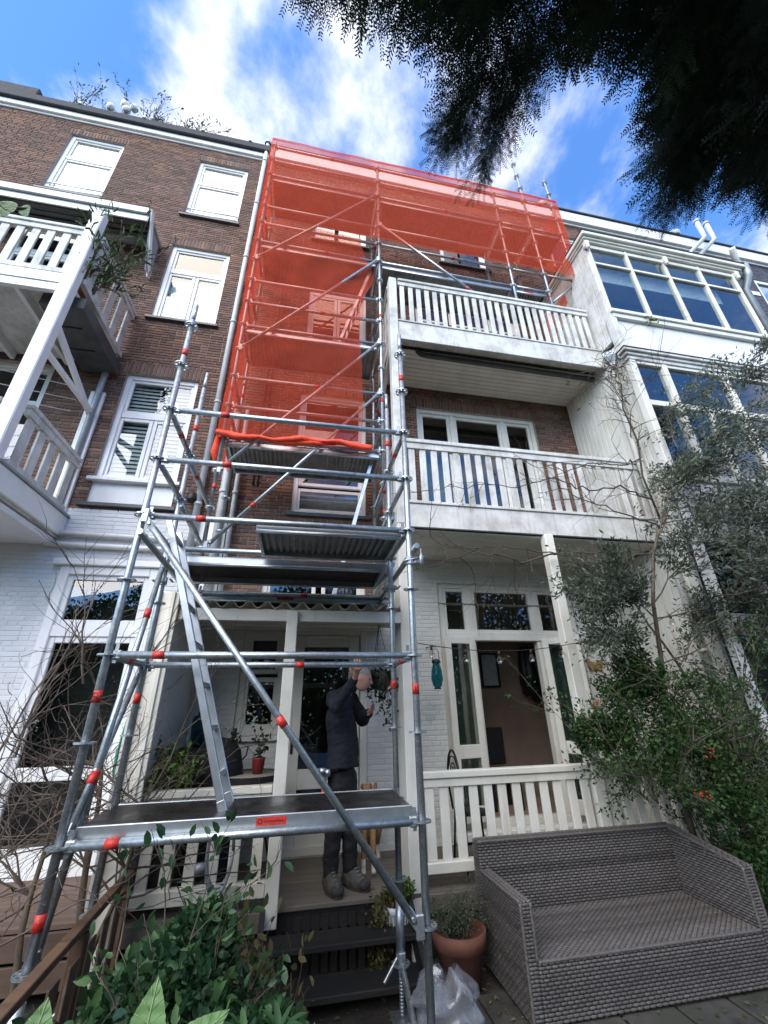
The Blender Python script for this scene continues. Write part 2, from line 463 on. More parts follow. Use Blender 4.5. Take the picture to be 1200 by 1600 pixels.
# ------------------------------------------------------------------ mesh helpers
class MB:
    """collects boxes, tubes, sheets and leaves; build() links them as one mesh object"""

    def __init__(self):
        self.v = []; self.f = []; self.s = []; self.n = 0; self.tone = None

    def add(self, vs_, fs_, smooth=False):
        k = self.n
        self.v.extend([tuple(map(float, p)) for p in vs_])
        self.f.extend([tuple(i + k for i in f) for f in fs_])
        self.s.extend([smooth] * len(fs_))
        self.n += len(vs_)
        return self

    def box(self, x0, x1, y0, y1, z0, z1, bev=0.0):
        if x1 < x0: x0, x1 = x1, x0
        if y1 < y0: y0, y1 = y1, y0
        if z1 < z0: z0, z1 = z1, z0
        b = min(bev, (x1 - x0) * 0.45, (y1 - y0) * 0.45, (z1 - z0) * 0.45)
        if b <= 0:
            v = [(x, y, z) for z in (z0, z1) for y in (y0, y1) for x in (x0, x1)]
            f = [(0, 2, 3, 1), (4, 5, 7, 6), (0, 1, 5, 4), (2, 6, 7, 3), (0, 4, 6, 2), (1, 3, 7, 5)]
            return self.add(v, f)
        v = []; idx = {}
        for ix, sx in enumerate((-1, 1)):
            for iy, sy in enumerate((-1, 1)):
                for iz, sz in enumerate((-1, 1)):
                    X = x0 if sx < 0 else x1; Y = y0 if sy < 0 else y1; Z = z0 if sz < 0 else z1
                    for a in range(3):
                        p = [X - sx * b, Y - sy * b, Z - sz * b]
                        p[a] = (X, Y, Z)[a]
                        idx[(ix, iy, iz, a)] = len(v); v.append(tuple(p))
        f = []
        for a in range(3):
            o1, o2 = (a + 1) % 3, (a + 2) % 3
            for s in (0, 1):
                q = []
                for c1, c2 in ((0, 0), (1, 0), (1, 1), (0, 1)):
                    t_ = [0, 0, 0]; t_[a] = s; t_[o1] = c1; t_[o2] = c2
                    q.append(idx[(*t_, a)])
                f.append(tuple(q) if s else tuple(reversed(q)))
            for c1 in (0, 1):
                for c2 in (0, 1):
                    t0 = [0, 0, 0]; t1 = [0, 0, 0]
                    t0[o1] = t1[o1] = c1; t0[o2] = t1[o2] = c2
                    t0[a] = 0; t1[a] = 1
                    f.append((idx[(*t0, o1)], idx[(*t1, o1)], idx[(*t1, o2)], idx[(*t0, o2)]))
        for c in [(i, j, k) for i in (0, 1) for j in (0, 1) for k in (0, 1)]:
            f.append(tuple(idx[(*c, a)] for a in range(3)))
        return self.add(v, f)

    def obox(self, p0, p1, w, h, up=(0, 0, 1), bev=0.0):
        """bar of section w x h from p0 to p1"""
        p0, p1 = Vector(p0), Vector(p1)
        d = (p1 - p0); L = d.length
        d.normalize()
        u = Vector(up)
        sx = d.cross(u)
        if sx.length < 1e-4:
            sx = d.cross(Vector((1, 0, 0)))
        sx.normalize()
        uz = sx.cross(d)
        t_ = MB().box(-w / 2, w / 2, 0, L, -h / 2, h / 2, bev)
        vs_ = [p0 + sx * a + d * b + uz * c for a, b, c in t_.v]
        return self.add(vs_, t_.f)

    def tube(self, pts, r, n=8, caps=True, smooth=True):
        pts = [Vector(p) for p in pts]
        rs = r if isinstance(r, (list, tuple)) else [r] * len(pts)
        k = len(pts); vs_ = []
        ref = None
        for i, p in enumerate(pts):
            if i == 0: d = pts[1] - pts[0]
            elif i == k - 1: d = pts[-1] - pts[-2]
            else: d = (pts[i + 1] - pts[i]).normalized() + (pts[i] - pts[i - 1]).normalized()
            if d.length < 1e-9: d = Vector((0, 0, 1))
            d.normalize()
            if ref is None:
                ref = d.orthogonal().normalized()
            else:
                ref = (ref - d * ref.dot(d))
                ref = ref.normalized() if ref.length > 1e-6 else d.orthogonal().normalized()
            b = d.cross(ref)
            for j in range(n):
                a = 2 * math.pi * j / n
                vs_.append(p + (ref * math.cos(a) + b * math.sin(a)) * rs[i])
        fs_ = []
        for i in range(k - 1):
            for j in range(n):
                a, b_ = i * n + j, i * n + (j + 1) % n
                fs_.append((a, b_, b_ + n, a + n))
        self.add(vs_, fs_, smooth)
        if caps:
            self.f.append(tuple(self.n - k * n + j for j in reversed(range(n)))); self.s.append(False)
            self.f.append(tuple(self.n - n + j for j in range(n))); self.s.append(False)
        return self

    def lathe(self, prof, c=(0, 0, 0), n=24, smooth=True, axis='Z'):
        vs_ = []
        for r, z in prof:
            for j in range(n):
                a = 2 * math.pi * j / n
                x, y = r * math.cos(a), r * math.sin(a)
                if axis == 'Z': vs_.append((c[0] + x, c[1] + y, c[2] + z))
                elif axis == 'Y': vs_.append((c[0] + x, c[1] + z, c[2] + y))
                else: vs_.append((c[0] + z, c[1] + x, c[2] + y))
        fs_ = [(i * n + j, i * n + (j + 1) % n, (i + 1) * n + (j + 1) % n, (i + 1) * n + j)
               for i in range(len(prof) - 1) for j in range(n)]
        return self.add(vs_, fs_, smooth)

    def blob(self, c, r, n=10, m=7, jit=0.0):
        rx, ry, rz = r if isinstance(r, (tuple, list)) else (r, r, r)
        vs_ = [(c[0], c[1], c[2] - rz)]
        for i in range(1, m):
            t_ = math.pi * i / m
            for j in range(n):
                a = 2 * math.pi * j / n
                q = 1 + random.uniform(-jit, jit)
                vs_.append((c[0] + rx * math.sin(t_) * math.cos(a) * q, c[1] + ry * math.sin(t_) * math.sin(a) * q, c[2] - rz * math.cos(t_) * q))
        vs_.append((c[0], c[1], c[2] + rz))
        fs_ = [(0, 1 + (j + 1) % n, 1 + j) for j in range(n)]
        for i in range(m - 2):
            for j in range(n):
                a, b = 1 + i * n + j, 1 + i * n + (j + 1) % n
                fs_.append((a, b, b + n, a + n))
        e = len(vs_) - 1; k = 1 + (m - 2) * n
        fs_ += [(k + j, k + (j + 1) % n, e) for j in range(n)]
        return self.add(vs_, fs_, True)

    def mesh(self, name, mat):
        me = bpy.data.meshes.new(name)
        me.from_pydata(self.v, [], self.f)
        me.polygons.foreach_set("use_smooth", self.s)
        if mat:
            me.materials.append(M[mat])
        me.update()
        return me

    def build(self, name, mat, parent=None):
        return link(name, self.mesh(name, mat), parent)


def link(name, me, parent=None):
    o = bpy.data.objects.new(name, me)
    COL.objects.link(o)
    if parent:
        setp(o, parent)
    return o


def world_loc(o):
    v = Vector(o.location)
    while o.parent:
        v = v + o.matrix_parent_inverse.to_translation()
        o = o.parent
        v = v + Vector(o.location)
    return v


def setp(o, parent):
    o.parent = parent
    o.matrix_parent_inverse = Matrix.Translation(-world_loc(parent))


def thing(name, label, cat, loc=(0, 0, 0), group=None):
    o = bpy.data.objects.new(name, None)
    COL.objects.link(o)
    o.empty_display_size = 0.1
    o.location = loc
    o["label"] = label; o["category"] = cat
    if group: o["group"] = group
    return o


def tag(o, label=None, cat=None, group=None, kind=None):
    for k, v in (("label", label), ("category", cat), ("group", group), ("kind", kind)):
        if v: o[k] = v
    return o


def npmesh(name, V, F, mat, tone=None, smooth=False):
    """fast mesh from arrays; F is (n,3) or (n,4); tone one float per face"""
    V = np.asarray(V, dtype=np.float32).reshape(-1, 3)
    F = np.asarray(F, dtype=np.int32)
    me = bpy.data.meshes.new(name)
    me.vertices.add(len(V)); me.vertices.foreach_set("co", V.ravel())
    k = F.shape[1]
    me.loops.add(F.size); me.loops.foreach_set("vertex_index", F.ravel())
    me.polygons.add(len(F))
    me.polygons.foreach_set("loop_start", np.arange(0, F.size, k, dtype=np.int32))
    me.polygons.foreach_set("use_smooth", np.full(len(F), smooth))
    if tone is not None:
        a = me.attributes.new("tone", 'FLOAT', 'FACE')
        a.data.foreach_set("value", np.asarray(tone, dtype=np.float32))
    me.materials.append(M[mat])
    me.update(calc_edges=True)
    return me


def instances(name, TV, TF, R, P, mat, tone, smooth=False):
    """one joined mesh: template TV/TF placed at P (n,3) with matrices R (n,3,3); tone per placed copy"""
    TV = np.asarray(TV, dtype=np.float64); TF = np.asarray(TF)
    V = np.einsum('nij,kj->nki', R, TV) + P[:, None, :]
    F = (TF[None] + (np.arange(len(P)) * len(TV))[:, None, None]).reshape(-1, TF.shape[1])
    return npmesh(name, V, F, mat, np.repeat(tone, len(TF)), smooth)


def rotmats(D, roll, S):
    """frames whose local +X runs along D, rolled, scaled by S (n,3)"""
    D = D / np.linalg.norm(D, axis=1, keepdims=True)
    up = np.tile(np.array([0, 0, 1.0]), (len(D), 1))
    up[np.abs(D[:, 2]) > 0.95] = (1, 0, 0)
    Yv = np.cross(up, D); Yv /= np.linalg.norm(Yv, axis=1, keepdims=True)
    Zv = np.cross(D, Yv)
    c, s = np.cos(roll)[:, None], np.sin(roll)[:, None]
    Y2 = Yv * c + Zv * s; Z2 = -Yv * s + Zv * c
    return np.stack([D * S[:, :1], Y2 * S[:, 1:2], Z2 * S[:, 2:3]], axis=2)


# leaf templates, unit length along +X
LEAF_V = [(0, 0, 0), (0.33, 0.30, 0.07), (0.72, 0.24, 0.03), (1, 0, -0.10), (0.72, -0.24, 0.03), (0.33, -0.30, 0.07), (0.4, 0, 0), (0.72, 0, -0.03)]
LEAF_F = [(0, 1, 6), (1, 2, 7), (1, 7, 6), (2, 3, 7), (0, 6, 5), (6, 7, 5), (7, 4, 5), (7, 3, 4)]
LEAF_F = [(a, c, b) for a, b, c in LEAF_F]
THIN_V = [(0, 0, 0), (0.45, 0.5, 0.06), (1, 0, -0.05), (0.45, -0.5, 0.06)]
THIN_F = [(0, 2, 1), (0, 3, 2)]


def uvec(n):
    v = rng.normal(size=(n, 3))
    return v / np.linalg.norm(v, axis=1, keepdims=True)


CAMR = np.array(cam.matrix_world.to_3x3())


def visible(P, margin=0.0):
    """mask of points inside the photograph's frame and their distance: decides which pieces get an object of their own"""
    Q = P @ CAMR
    d = -Q[:, 2]
    f = 641 / 1600
    ok = (d > 0.1) & (np.abs(Q[:, 0] / np.maximum(d, .1)) * f < 0.375 + margin) & (np.abs(Q[:, 1] / np.maximum(d, .1)) * f < 0.5 + margin)
    return ok, d


def leaves(parent, P, D, kind, L, W, lname="leaf", ones=0, thin=False, roll=1.2, near_mask=None):
    """foliage of a plant: the leaves that show largest as objects, the rest as one stuff part"""
    n = len(P)
    TV, TF = (THIN_V, THIN_F) if thin else (LEAF_V, LEAF_F)
    Ls = L * rng.uniform(0.65, 1.25, n)
    S = np.stack([Ls, Ls * W, Ls], 1)
    R = rotmats(D, rng.normal(0, roll, n), S)
    tone = np.clip(rng.beta(2.0, 2.6, n), 0, 1)
    rest = np.ones(n, bool)
    if ones:
        ok, d = visible(P)
        if near_mask is not None: ok &= near_mask
        idx = np.where(ok)[0]
        idx = idx[np.argsort((d / Ls)[idx])][:ones]
        me = MB().add(TV, TF, True).mesh(lname, "leafone_" + kind)
        for i in idx:
            o = bpy.data.objects.new(lname, me)
            COL.objects.link(o)
            o.parent = parent
            M4 = Matrix.Identity(4)
            for a in range(3):
                for b in range(3):
                    M4[a][b] = R[i][a][b]
                M4[a][3] = P[i][a]
            o.matrix_parent_inverse = Matrix.Translation(-world_loc(parent))
            o.matrix_basis = M4
        rest[idx] = False
    if rest.any():
        me = instances("foliage", TV, TF, R[rest], P[rest], "leaf_" + kind, tone[rest], True)
        o = link("foliage", me, parent)
        o["kind"] = "stuff"


def branch_path(p, d, L, n=6, wob=0.25, droop=0.0):
    p = Vector(p); d = Vector(d).normalized()
    pts = [p.copy()]
    for i in range(n):
        d = (d + Vector((random.gauss(0, wob), random.gauss(0, wob), random.gauss(0, wob) - droop)) * 0.5).normalized()
        p = p + d * (L / n)
        pts.append(p.copy())
    return pts


def twigs(mb, p, d, L, r, depth, kids=4, wob=0.35, droop=0.0, n=5, spread=0.9, ends=None):
    """recursive bare twigs into mb; collects tip points and directions"""
    pts = branch_path(p, d, L, n, wob, droop)
    mb.tube(pts, [max(r * (1 - 0.7 * i / n), 0.0012) for i in range(n + 1)], 5 if r > 0.006 else 4, caps=False)
    if ends is not None:
        for i in range(1, n + 1):
            ends.append((pts[i], (pts[i] - pts[i - 1]).normalized(), depth))
    if depth > 0:
        for k in range(kids):
            i = random.randint(1, n)
            dd = (pts[i] - pts[i - 1]).normalized()
            o = Vector((random.gauss(0, 1), random.gauss(0, 1), random.gauss(0, 1))).normalized()
            twigs(mb, pts[i], (dd + o * spread).normalized(), L * random.uniform(0.4, 0.7), r * 0.55, depth - 1, kids, wob, droop, n, spread, ends)


# ------------------------------------------------------------------ the ground
GZ = -1.9
DZ = -1.47
g = MB().add([(-40, -40, GZ), (40, -40, GZ), (40, 60, GZ), (-40, 60, GZ)], [(0, 1, 2, 3)]).build("ground", "ground_soil")
tag(g, kind="structure")
pat = MB().box(0.95, 4.9, 0.9, 3.95, GZ - 0.03, GZ + 0.012).build("patio", "ground_soil")
tag(pat, kind="structure")
pv = MB().box(-0.195, 0.195, -0.195, 0.195, 0.012, 0.036, 0.006).mesh("paving_stone", "paving_stone")
for i in range(9):
    for j in range(7):
        o = link("paving_stone", pv, pat)
        o.location = (1.18 + i * 0.415 + random.uniform(-.004, .004), 1.2 + j * 0.415 + random.uniform(-.004, .004), GZ + random.uniform(-.004, .004))
        o.rotation_euler = (random.uniform(-.01, .01), random.uniform(-.01, .01), random.uniform(-.01, .01))
# dead leaves and crumbs on the ground
nl = 900
P = np.stack([rng.uniform(-1, 4.6, nl), rng.uniform(2.0, 4.4, nl), np.full(nl, GZ + 0.045)], 1)
P[P[:, 0] < 0.95, 2] = GZ + 0.012
D = uvec(nl); D[:, 2] *= 0.15
o = link("leaf_litter", instances("leaf_litter", THIN_V, THIN_F, rotmats(D, rng.normal(0, .3, nl), np.stack([rng.uniform(.015, .045, nl)] * 3, 1) * np.array([1, .6, 1])), P, "leaf_dry", rng.random(nl)))
tag(o, kind="stuff")

# ------------------------------------------------------------------ houses
YF = 5.65
COURSE = 0.0575


def cells(x0, x1, z0, z1, holes):
    xs = sorted({x0, x1, *[min(max(h[k], x0), x1) for h in holes for k in (0, 1)]})
    zs = sorted({z0, z1, *[min(max(h[k], z0), z1) for h in holes for k in (2, 3)]})
    out = []
    for a, b in zip(xs, xs[1:]):
        for c, d in zip(zs, zs[1:]):
            mx, mz = (a + b) / 2, (c + d) / 2
            if b - a > 1e-6 and d - c > 1e-6 and not any(h[0] < mx < h[1] and h[2] < mz < h[3] for h in holes):
                out.append((a, b, c, d))
    return out


def brick_wall(parent, name, x0, x1, z0, z1, holes, mats, soldiers=(), ones=290, y=YF, hidden=None, proud=0.012, reveal=0.16):
    """wall in bond: mortar body with every brick a shape of its own"""
    bm_, one_, mort = mats
    body = MB()
    for a, b, c, d in cells(x0, x1, z0, z1, holes):
        body.add([(a, y + proud, c), (b, y + proud, c), (b, y + proud, d), (a, y + proud, d)], [(0, 1, 2, 3)])
    for h in holes:
        a, b, c, d = max(h[0], x0), min(h[1], x1), max(h[2], z0), min(h[3], z1)
        if a >= b or c >= d: continue
        Y0, Y1 = y + 0.001, y + reveal
        body.add([(a, Y0, c), (a, Y1, c), (a, Y1, d), (a, Y0, d)], [(0, 1, 2, 3)])
        body.add([(b, Y0, c), (b, Y1, c), (b, Y1, d), (b, Y0, d)], [(3, 2, 1, 0)])
        body.add([(a, Y0, d), (b, Y0, d), (b, Y1, d), (a, Y1, d)], [(3, 2, 1, 0)])
        body.add([(a, Y0, c), (b, Y0, c), (b, Y1, c), (a, Y1, c)], [(0, 1, 2, 3)])
    w = body.build(name, mort, parent)
    sol = [(s[0], s[1], s[2], s[3]) for s in soldiers]
    blocked = list(holes) + sol
    rects = []
    nrow = int(round((z1 - z0) / COURSE))
    for r in range(nrow):
        zc0 = z0 + r * COURSE + 0.004; zc1 = zc0 + COURSE - 0.0095
        zm = (zc0 + zc1) / 2
        cuts = sorted([(max(h[0], x0), min(h[1], x1)) for h in blocked if h[2] < zm < h[3] and h[1] > x0 and h[0] < x1])
        segs = []; cur = x0
        for a, b in cuts:
            if a > cur: segs.append((cur, a))
            cur = max(cur, b)
        if cur < x1: segs.append((cur, x1))
        for a, b in segs:
            x = a; k = r
            first = True
            while x < b - 0.02:
                L = 0.21 if (k % 2 == 0) != (random.random() < 0.12) else 0.10
                if first and r % 2: L = random.choice((0.06, 0.10, 0.155))
                first = False
                xe = min(x + L, b)
                if b - xe < 0.035: xe = b
                rects.append((x, xe, zc0, zc1))
                x = xe + 0.010; k += 1
    for a, b, c, d in sol:
        n = max(1, int(round((b - a) / 0.062)))
        st = (b - a) / n
        for i in range(n):
            rects.append((a + i * st + 0.004, a + (i + 1) * st - 0.005, c + 0.002, d - 0.008))
    Rr = np.array(rects)
    ctr = np.stack([(Rr[:, 0] + Rr[:, 1]) / 2, np.full(len(Rr), y), (Rr[:, 2] + Rr[:, 3]) / 2], 1)
    ok, d = visible(ctr)
    if hidden is not None:
        ok &= ~hidden(ctr[:, 0], ctr[:, 2])
    wid = Rr[:, 1] - Rr[:, 0]; hei = Rr[:, 3] - Rr[:, 2]
    full = ((np.abs(wid - 0.21) < .002) | (np.abs(wid - 0.10) < .002)) & (np.abs(hei - (COURSE - 0.0095)) < .002)
    cand = np.where(ok & full)[0]
    cand = cand[np.argsort(d[cand] / np.sqrt(wid[cand]))][:ones]
    hh = COURSE - 0.0095
    ms = {L: MB().box(-L / 2, L / 2, 0, proud + .012, -hh / 2, hh / 2, 0.0035).mesh("brick", one_) for L in (0.21, 0.10)}
    for i in cand:
        o = link("brick", ms[0.21 if wid[i] > 0.15 else 0.10], w)
        o.location = (ctr[i, 0], y + random.uniform(-.0015, .0015), ctr[i, 2])
    keep = np.ones(len(Rr), bool); keep[cand] = False
    Q = Rr[keep]; n = len(Q)
    b = 0.003
    yj = y + rng.uniform(-.0015, .002, n)
    V = np.zeros((n, 8, 3))
    for k, (xi, zi) in enumerate(((0, 2), (1, 2), (1, 3), (0, 3))):
        sx = b if xi == 0 else -b; sz = b if zi == 2 else -b
        V[:, k, 0] = Q[:, xi] + sx; V[:, k, 1] = yj; V[:, k, 2] = Q[:, zi] + sz
        V[:, k + 4, 0] = Q[:, xi]; V[:, k + 4, 1] = y + proud + .004; V[:, k + 4, 2] = Q[:, zi]
    TF = np.array([(0, 1, 2, 3), (4, 5, 1, 0), (5, 6, 2, 1), (6, 7, 3, 2), (7, 4, 0, 3)])
    F = (TF[None] + (np.arange(n) * 8)[:, None, None]).reshape(-1, 4)
    me = npmesh("bricks", V, F, bm_, np.repeat(rng.random(n), 5))
    o = link("brickwork", me, w)
    o["kind"] = "stuff"
    return w


BRICK = ("brick", "brick_one", "mortar")
CREAM = ("cream_brick", "cream_brick_one", "cream_mortar")
PAINT = ("painted_brick", "painted_brick_one", "white_mortar")


def frame_rect(mb, x0, x1, z0, z1, w, y0, y1, bev=0.005, bottom=None):
    """four bars of a rectangular frame, butted end to end"""
    wb = bottom or w
    mb.box(x0, x0 + w, y0, y1, z0, z1, bev)
    mb.box(x1 - w, x1, y0, y1, z0, z1, bev)
    mb.box(x0 + w + .001, x1 - w - .001, y0 + .001, y1 - .001, z1 - w, z1, bev)
    mb.box(x0 + w + .001, x1 - w - .001, y0 + .001, y1 - .001, z0, z0 + wb, bev)


def window(parent, x0, x1, z0, z1, lights, y=YF, paint="white_paint", sill="stone", fw=0.075, back=None, label=None, depth=0.05):
    """lights: list of (x0, x1, z0, z1) sashes in metres; back: material hung inside each light"""
    w = MB()
    frame_rect(w, x0, x1, z0, z1, fw, y + depth, y + depth + 0.09)
    win = w.build("window", paint, parent)
    if label: win["label"] = label
    f2 = MB()
    for a, b, c, d in lights:
        s = MB()
        frame_rect(s, a, b, c, d, 0.055, y + depth + 0.025, y + depth + 0.075, 0.006)
        s.build("sash", paint, win)
        MB().box(a + .05, b - .05, y + depth + .045, y + depth + .053, c + .05, d - .05).build("pane", "window_glass", win)
    if sill:
        MB().box(x0 - .06, x1 + .06, y - .06, y + depth + .05, z0 - .055, z0 - .001, .006).build("sill", "dark_zinc" if sill == "stone" else paint, win)
    return win


def bars(mb, x0, x1, z0, z1, y=YF, depth=0.05):
    mb.box(x0, x1, y + depth + .012, y + depth + .085, z0, z1, .004)


# --- left house ------------------------------------------------------------
LH = thing("brick_house", "left terraced house of dark brick with white painted ground floor and tall white windows", "house", (-4.4, YF, GZ))
lh_holes = [(-5.50, -4.44, 9.12, 11.2), (-2.91, -1.86, 9.12, 11.2), (-2.92, -1.85, 6.15, 8.17), (-2.98, -1.90, 2.56, 4.87),
            (-5.5, -4.44, 6.0, 8.1), (-5.6, -3.98, 2.5, 4.85)]
sold = [(-5.56, -4.38, 11.2, 11.40), (-2.97, -1.80, 11.2, 11.40), (-2.98, -1.79, 8.17, 8.40), (-3.05, -1.83, 4.87, 5.12)]
WL = 2.45
brick_wall(LH, "brick_wall", -7.6, -1.47, WL, 11.68, lh_holes, BRICK, sold,
           hidden=lambda x, z: ((x < -3.2) & (z < 9)) | (z > 6.2))
brick_wall(LH, "painted_brick_wall", -7.6, -1.13, GZ, WL, [(-3.0, -1.85, -1.45, 1.66)], PAINT, (), 200, y=YF - 0.006, proud=0.005,
           hidden=lambda x, z: (z < -1.3) | (x > -1.35))
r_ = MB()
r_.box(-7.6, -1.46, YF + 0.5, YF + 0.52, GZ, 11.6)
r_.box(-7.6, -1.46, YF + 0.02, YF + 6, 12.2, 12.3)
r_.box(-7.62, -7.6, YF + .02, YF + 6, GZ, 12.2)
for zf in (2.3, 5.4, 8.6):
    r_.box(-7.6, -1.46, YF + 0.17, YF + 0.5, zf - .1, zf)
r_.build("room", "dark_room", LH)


def tall_window(x0, x1, z0, z1, zt, label, kind):
    fw = 0.075
    a, b = x0 + fw - .012, x1 - fw + .012
    if kind == "single":
        lights = [(a, b, zt + .045, z1 - fw + .012), (a, b, z0 + fw - .012, zt - .045)]
    else:
        m = (x0 + x1) / 2
        lights = [(a, b, zt + .045, z1 - fw + .012), (a, m - .004, z0 + fw - .012, zt - .045), (m + .004, b, z0 + fw - .012, zt - .045)]
    w = window(LH, x0, x1, z0, z1, lights, label=label, sill="paint" if "blinds" in label else "stone")
    t_ = MB(); bars(t_, x0 + fw + .001, x1 - fw - .001, zt - .045, zt + .045)
    t_.build("transom", "white_paint", w)
    return w


w1 = tall_window(-5.50, -4.44, 9.12, 11.2, 10.42, "top floor window above the awning, bright with reflected cloud", "single")
w2 = tall_window(-2.91, -1.86, 9.12, 11.2, 10.42, "top floor window beside the downpipe, cloud in its panes", "single")
w3 = tall_window(-2.92, -1.85, 6.15, 8.17, 7.48, "second floor window with lace curtains behind two casements", "double")
w4 = tall_window(-2.98, -1.90, 2.95, 4.87, 4.10, "first floor window with white slatted blinds", "double")
tall_window(-5.5, -4.44, 6.0, 8.1, 7.4, "window behind the upper balcony", "double")
tall_window(-5.6, -3.98, 2.5, 4.85, 4.1, "wide window behind the lower balcony", "double")
for w, x0, x1, z in ((w1, -5.5, -4.44, 9.42), (w2, -2.91, -1.86, 9.42)):
    m_ = MB()
    m_.tube([(x0 + .02, YF + .03, z), (x1 - .02, YF + .03, z)], .012, 6)
    m_.tube([(x0 + .02, YF + .03, z - .14), (x1 - .02, YF + .03, z - .14)], .012, 6)
    m_.build("safety_rail", "aluminium", w)
    MB().box(x0 + .1, x1 - .1, YF + .2, YF + .21, 9.2, 11.1).build("curtain", "white_curtain", w)
MB().box(-2.84, -1.93, YF + .17, YF + .18, 6.2, 7.46).build("curtain", "lace", w3)
bl = MB()
for k in range(26):
    z = 4.78 - k * 0.069
    for a, b in ((-2.89, -2.46), (-2.42, -1.99)):
        bl.add([(a, YF + .155, z - .030), (b, YF + .155, z - .030), (b, YF + .178, z + .026), (a, YF + .178, z + .026)], [(0, 1, 2, 3)])
o = bl.build("blind", "blind", w4)
MB().box(-2.98, -1.90, YF + .03, YF + .10, 2.56, 2.94, .004).build("panel", "white_paint", w4)
MB().box(-3.06, -1.83, YF - .055, YF + .06, 2.50, 2.555, .006).build("ledge", "dark_zinc", w4)
# ground-floor garden door
gd = MB()
frame_rect(gd, -3.0, -1.85, -1.45, 1.66, .11, YF - .035, YF + .09, .008)
gd.box(-2.9, -1.95, YF - .02, YF + .08, .80, .93, .006)
gdo = gd.build("garden_door", "white_paint", LH)
for a, b, c, d in ((-2.9, -1.95, .93, 1.56), (-2.9, -1.95, -1.35, .80)):
    s = MB(); frame_rect(s, a, b, c, d, .07, YF + .0, YF + .06, .006)
    if c < 0: s.box(a + .07, b - .07, YF + .002, YF + .058, -.66, -.53, .006)
    s.build("sash", "white_paint", gdo)
    MB().box(a + .06, b - .06, YF + .03, YF + .038, c + .06, d - .06).build("pane", "window_glass", gdo)
MB().box(-3.1, -1.8, YF - .09, YF + .02, -1.5, -1.21, .008).build("door_sill", "white_paint", gdo)
MB().box(-3.09, -1.76, YF - .08, YF - .008, 1.662, 1.74, .01).build("door_head", "white_paint", gdo)
# cornice and gutter
c_ = MB()
c_.box(-7.7, -1.47, YF - .03, YF + .02, 11.66, 11.71, .01)
c_.box(-7.7, -1.47, YF - .08, YF + .02, 11.712, 11.87, .012)
c_.build("cornice", "white_paint", LH)
MB().box(-7.75, -1.44, YF - .15, YF + .3, 11.862, 12.10, .02).build("gutter", "roofing_felt", LH)
for x in (-5.55, -4.25, -3.0, -1.95):
    MB().box(x, x + .07, YF - .18, YF - .12, 12.07, 12.14, .01).build("roof_clip", "white_plastic", LH)
hp = MB(); hp.box(-7.7, -6.4, YF - .12, YF + .5, 12.102, 12.42, .02)
hp.build("roof_hatch", "roofing_felt", LH)
# downpipe between the houses
dp = MB()
dp.tube([(-1.53, YF - .09, 12.25), (-1.53, YF - .09, 1.2)], .045, 12)
for z in (11.5, 9.8, 8.0, 6.2, 4.4, 2.6):
    dp.tube([(-1.53, YF - .09, z - .02), (-1.53, YF - .09, z + .02)], .056, 12)
dp.lathe([(.075, 0), (.075, .10), (.05, .13), (0, .14)], (-1.53, YF - .09, 12.25), 14)
dpo = dp.build("downpipe", "grey_plastic", LH)
dpo["label"] = "pale grey downpipe between the two brick houses"
# pipes on the painted wall
pp = MB()
for z, r in ((2.08, .035), (1.93, .035)):
    pp.tube([(-3.25, YF - .06, z), (-1.2, YF - .06, z - .02)], r, 8)
pp.tube([(-3.22, YF - .06, 2.05), (-3.22, YF - 1.35, 2.12)], .04, 8)
pp.build("wall_pipe", "white_paint", LH)
pp = MB(); pp.tube([(-3.19, YF - .07, 5.3), (-3.19, YF - .07, 5.0), (-3.24, YF - .07, 4.7), (-3.24, YF - .07, 2.2)], .045, 10)
pp.build("drainpipe", "zinc_sheet", LH)


def railing(parent, x0, x1, y, zb, zt, pitch, bw, paint, bot=True, bt=0.028, hr=0.09, side=None):
    """front railing along X (or along Y when side gives x): every baluster a part"""
    L = x1 - x0
    n = int(L / pitch)
    st = L / n
    me = MB().box(-bw / 2, bw / 2, -bt / 2, bt / 2, zb, zt - .03, .004).mesh("baluster", paint)
    for i in range(n):
        o = link("baluster", me, parent)
        if side is None:
            o.location = (x0 + (i + .5) * st + random.gauss(0, .003), y + random.uniform(-.003, .003), random.uniform(-.005, .005))
            o.rotation_euler = (0, 0, random.gauss(0, .02))
        else:
            o.location = (side, x0 + (i + .5) * st, random.uniform(-.004, .004))
            o.rotation_euler = (0, 0, math.pi / 2)
    h = MB()
    if side is None: h.box(x0, x1, y - .05, y + .05, zt - .03, zt + .03, .008)
    else: h.box(side - .05, side + .05, x0, x1, zt - .03, zt + .03, .008)
    h.build("handrail", paint, parent)
    h = MB()
    if side is None: h.box(x0, x1, y - .03, y + .035, zt - .03 - hr, zt - .031, .004)
    else: h.box(side - .03, side + .035, x0, x1, zt - .03 - hr, zt - .031, .004)
    h.build("rail", paint, parent)
    if bot:
        h = MB()
        if side is None: h.box(x0, x1, y - .035, y + .035, zb - .06, zb + .03, .005)
        else: h.box(side - .035, side + .035, x0, x1, zb - .06, zb + .03, .005)
        h.build("bottom_rail", paint, parent)


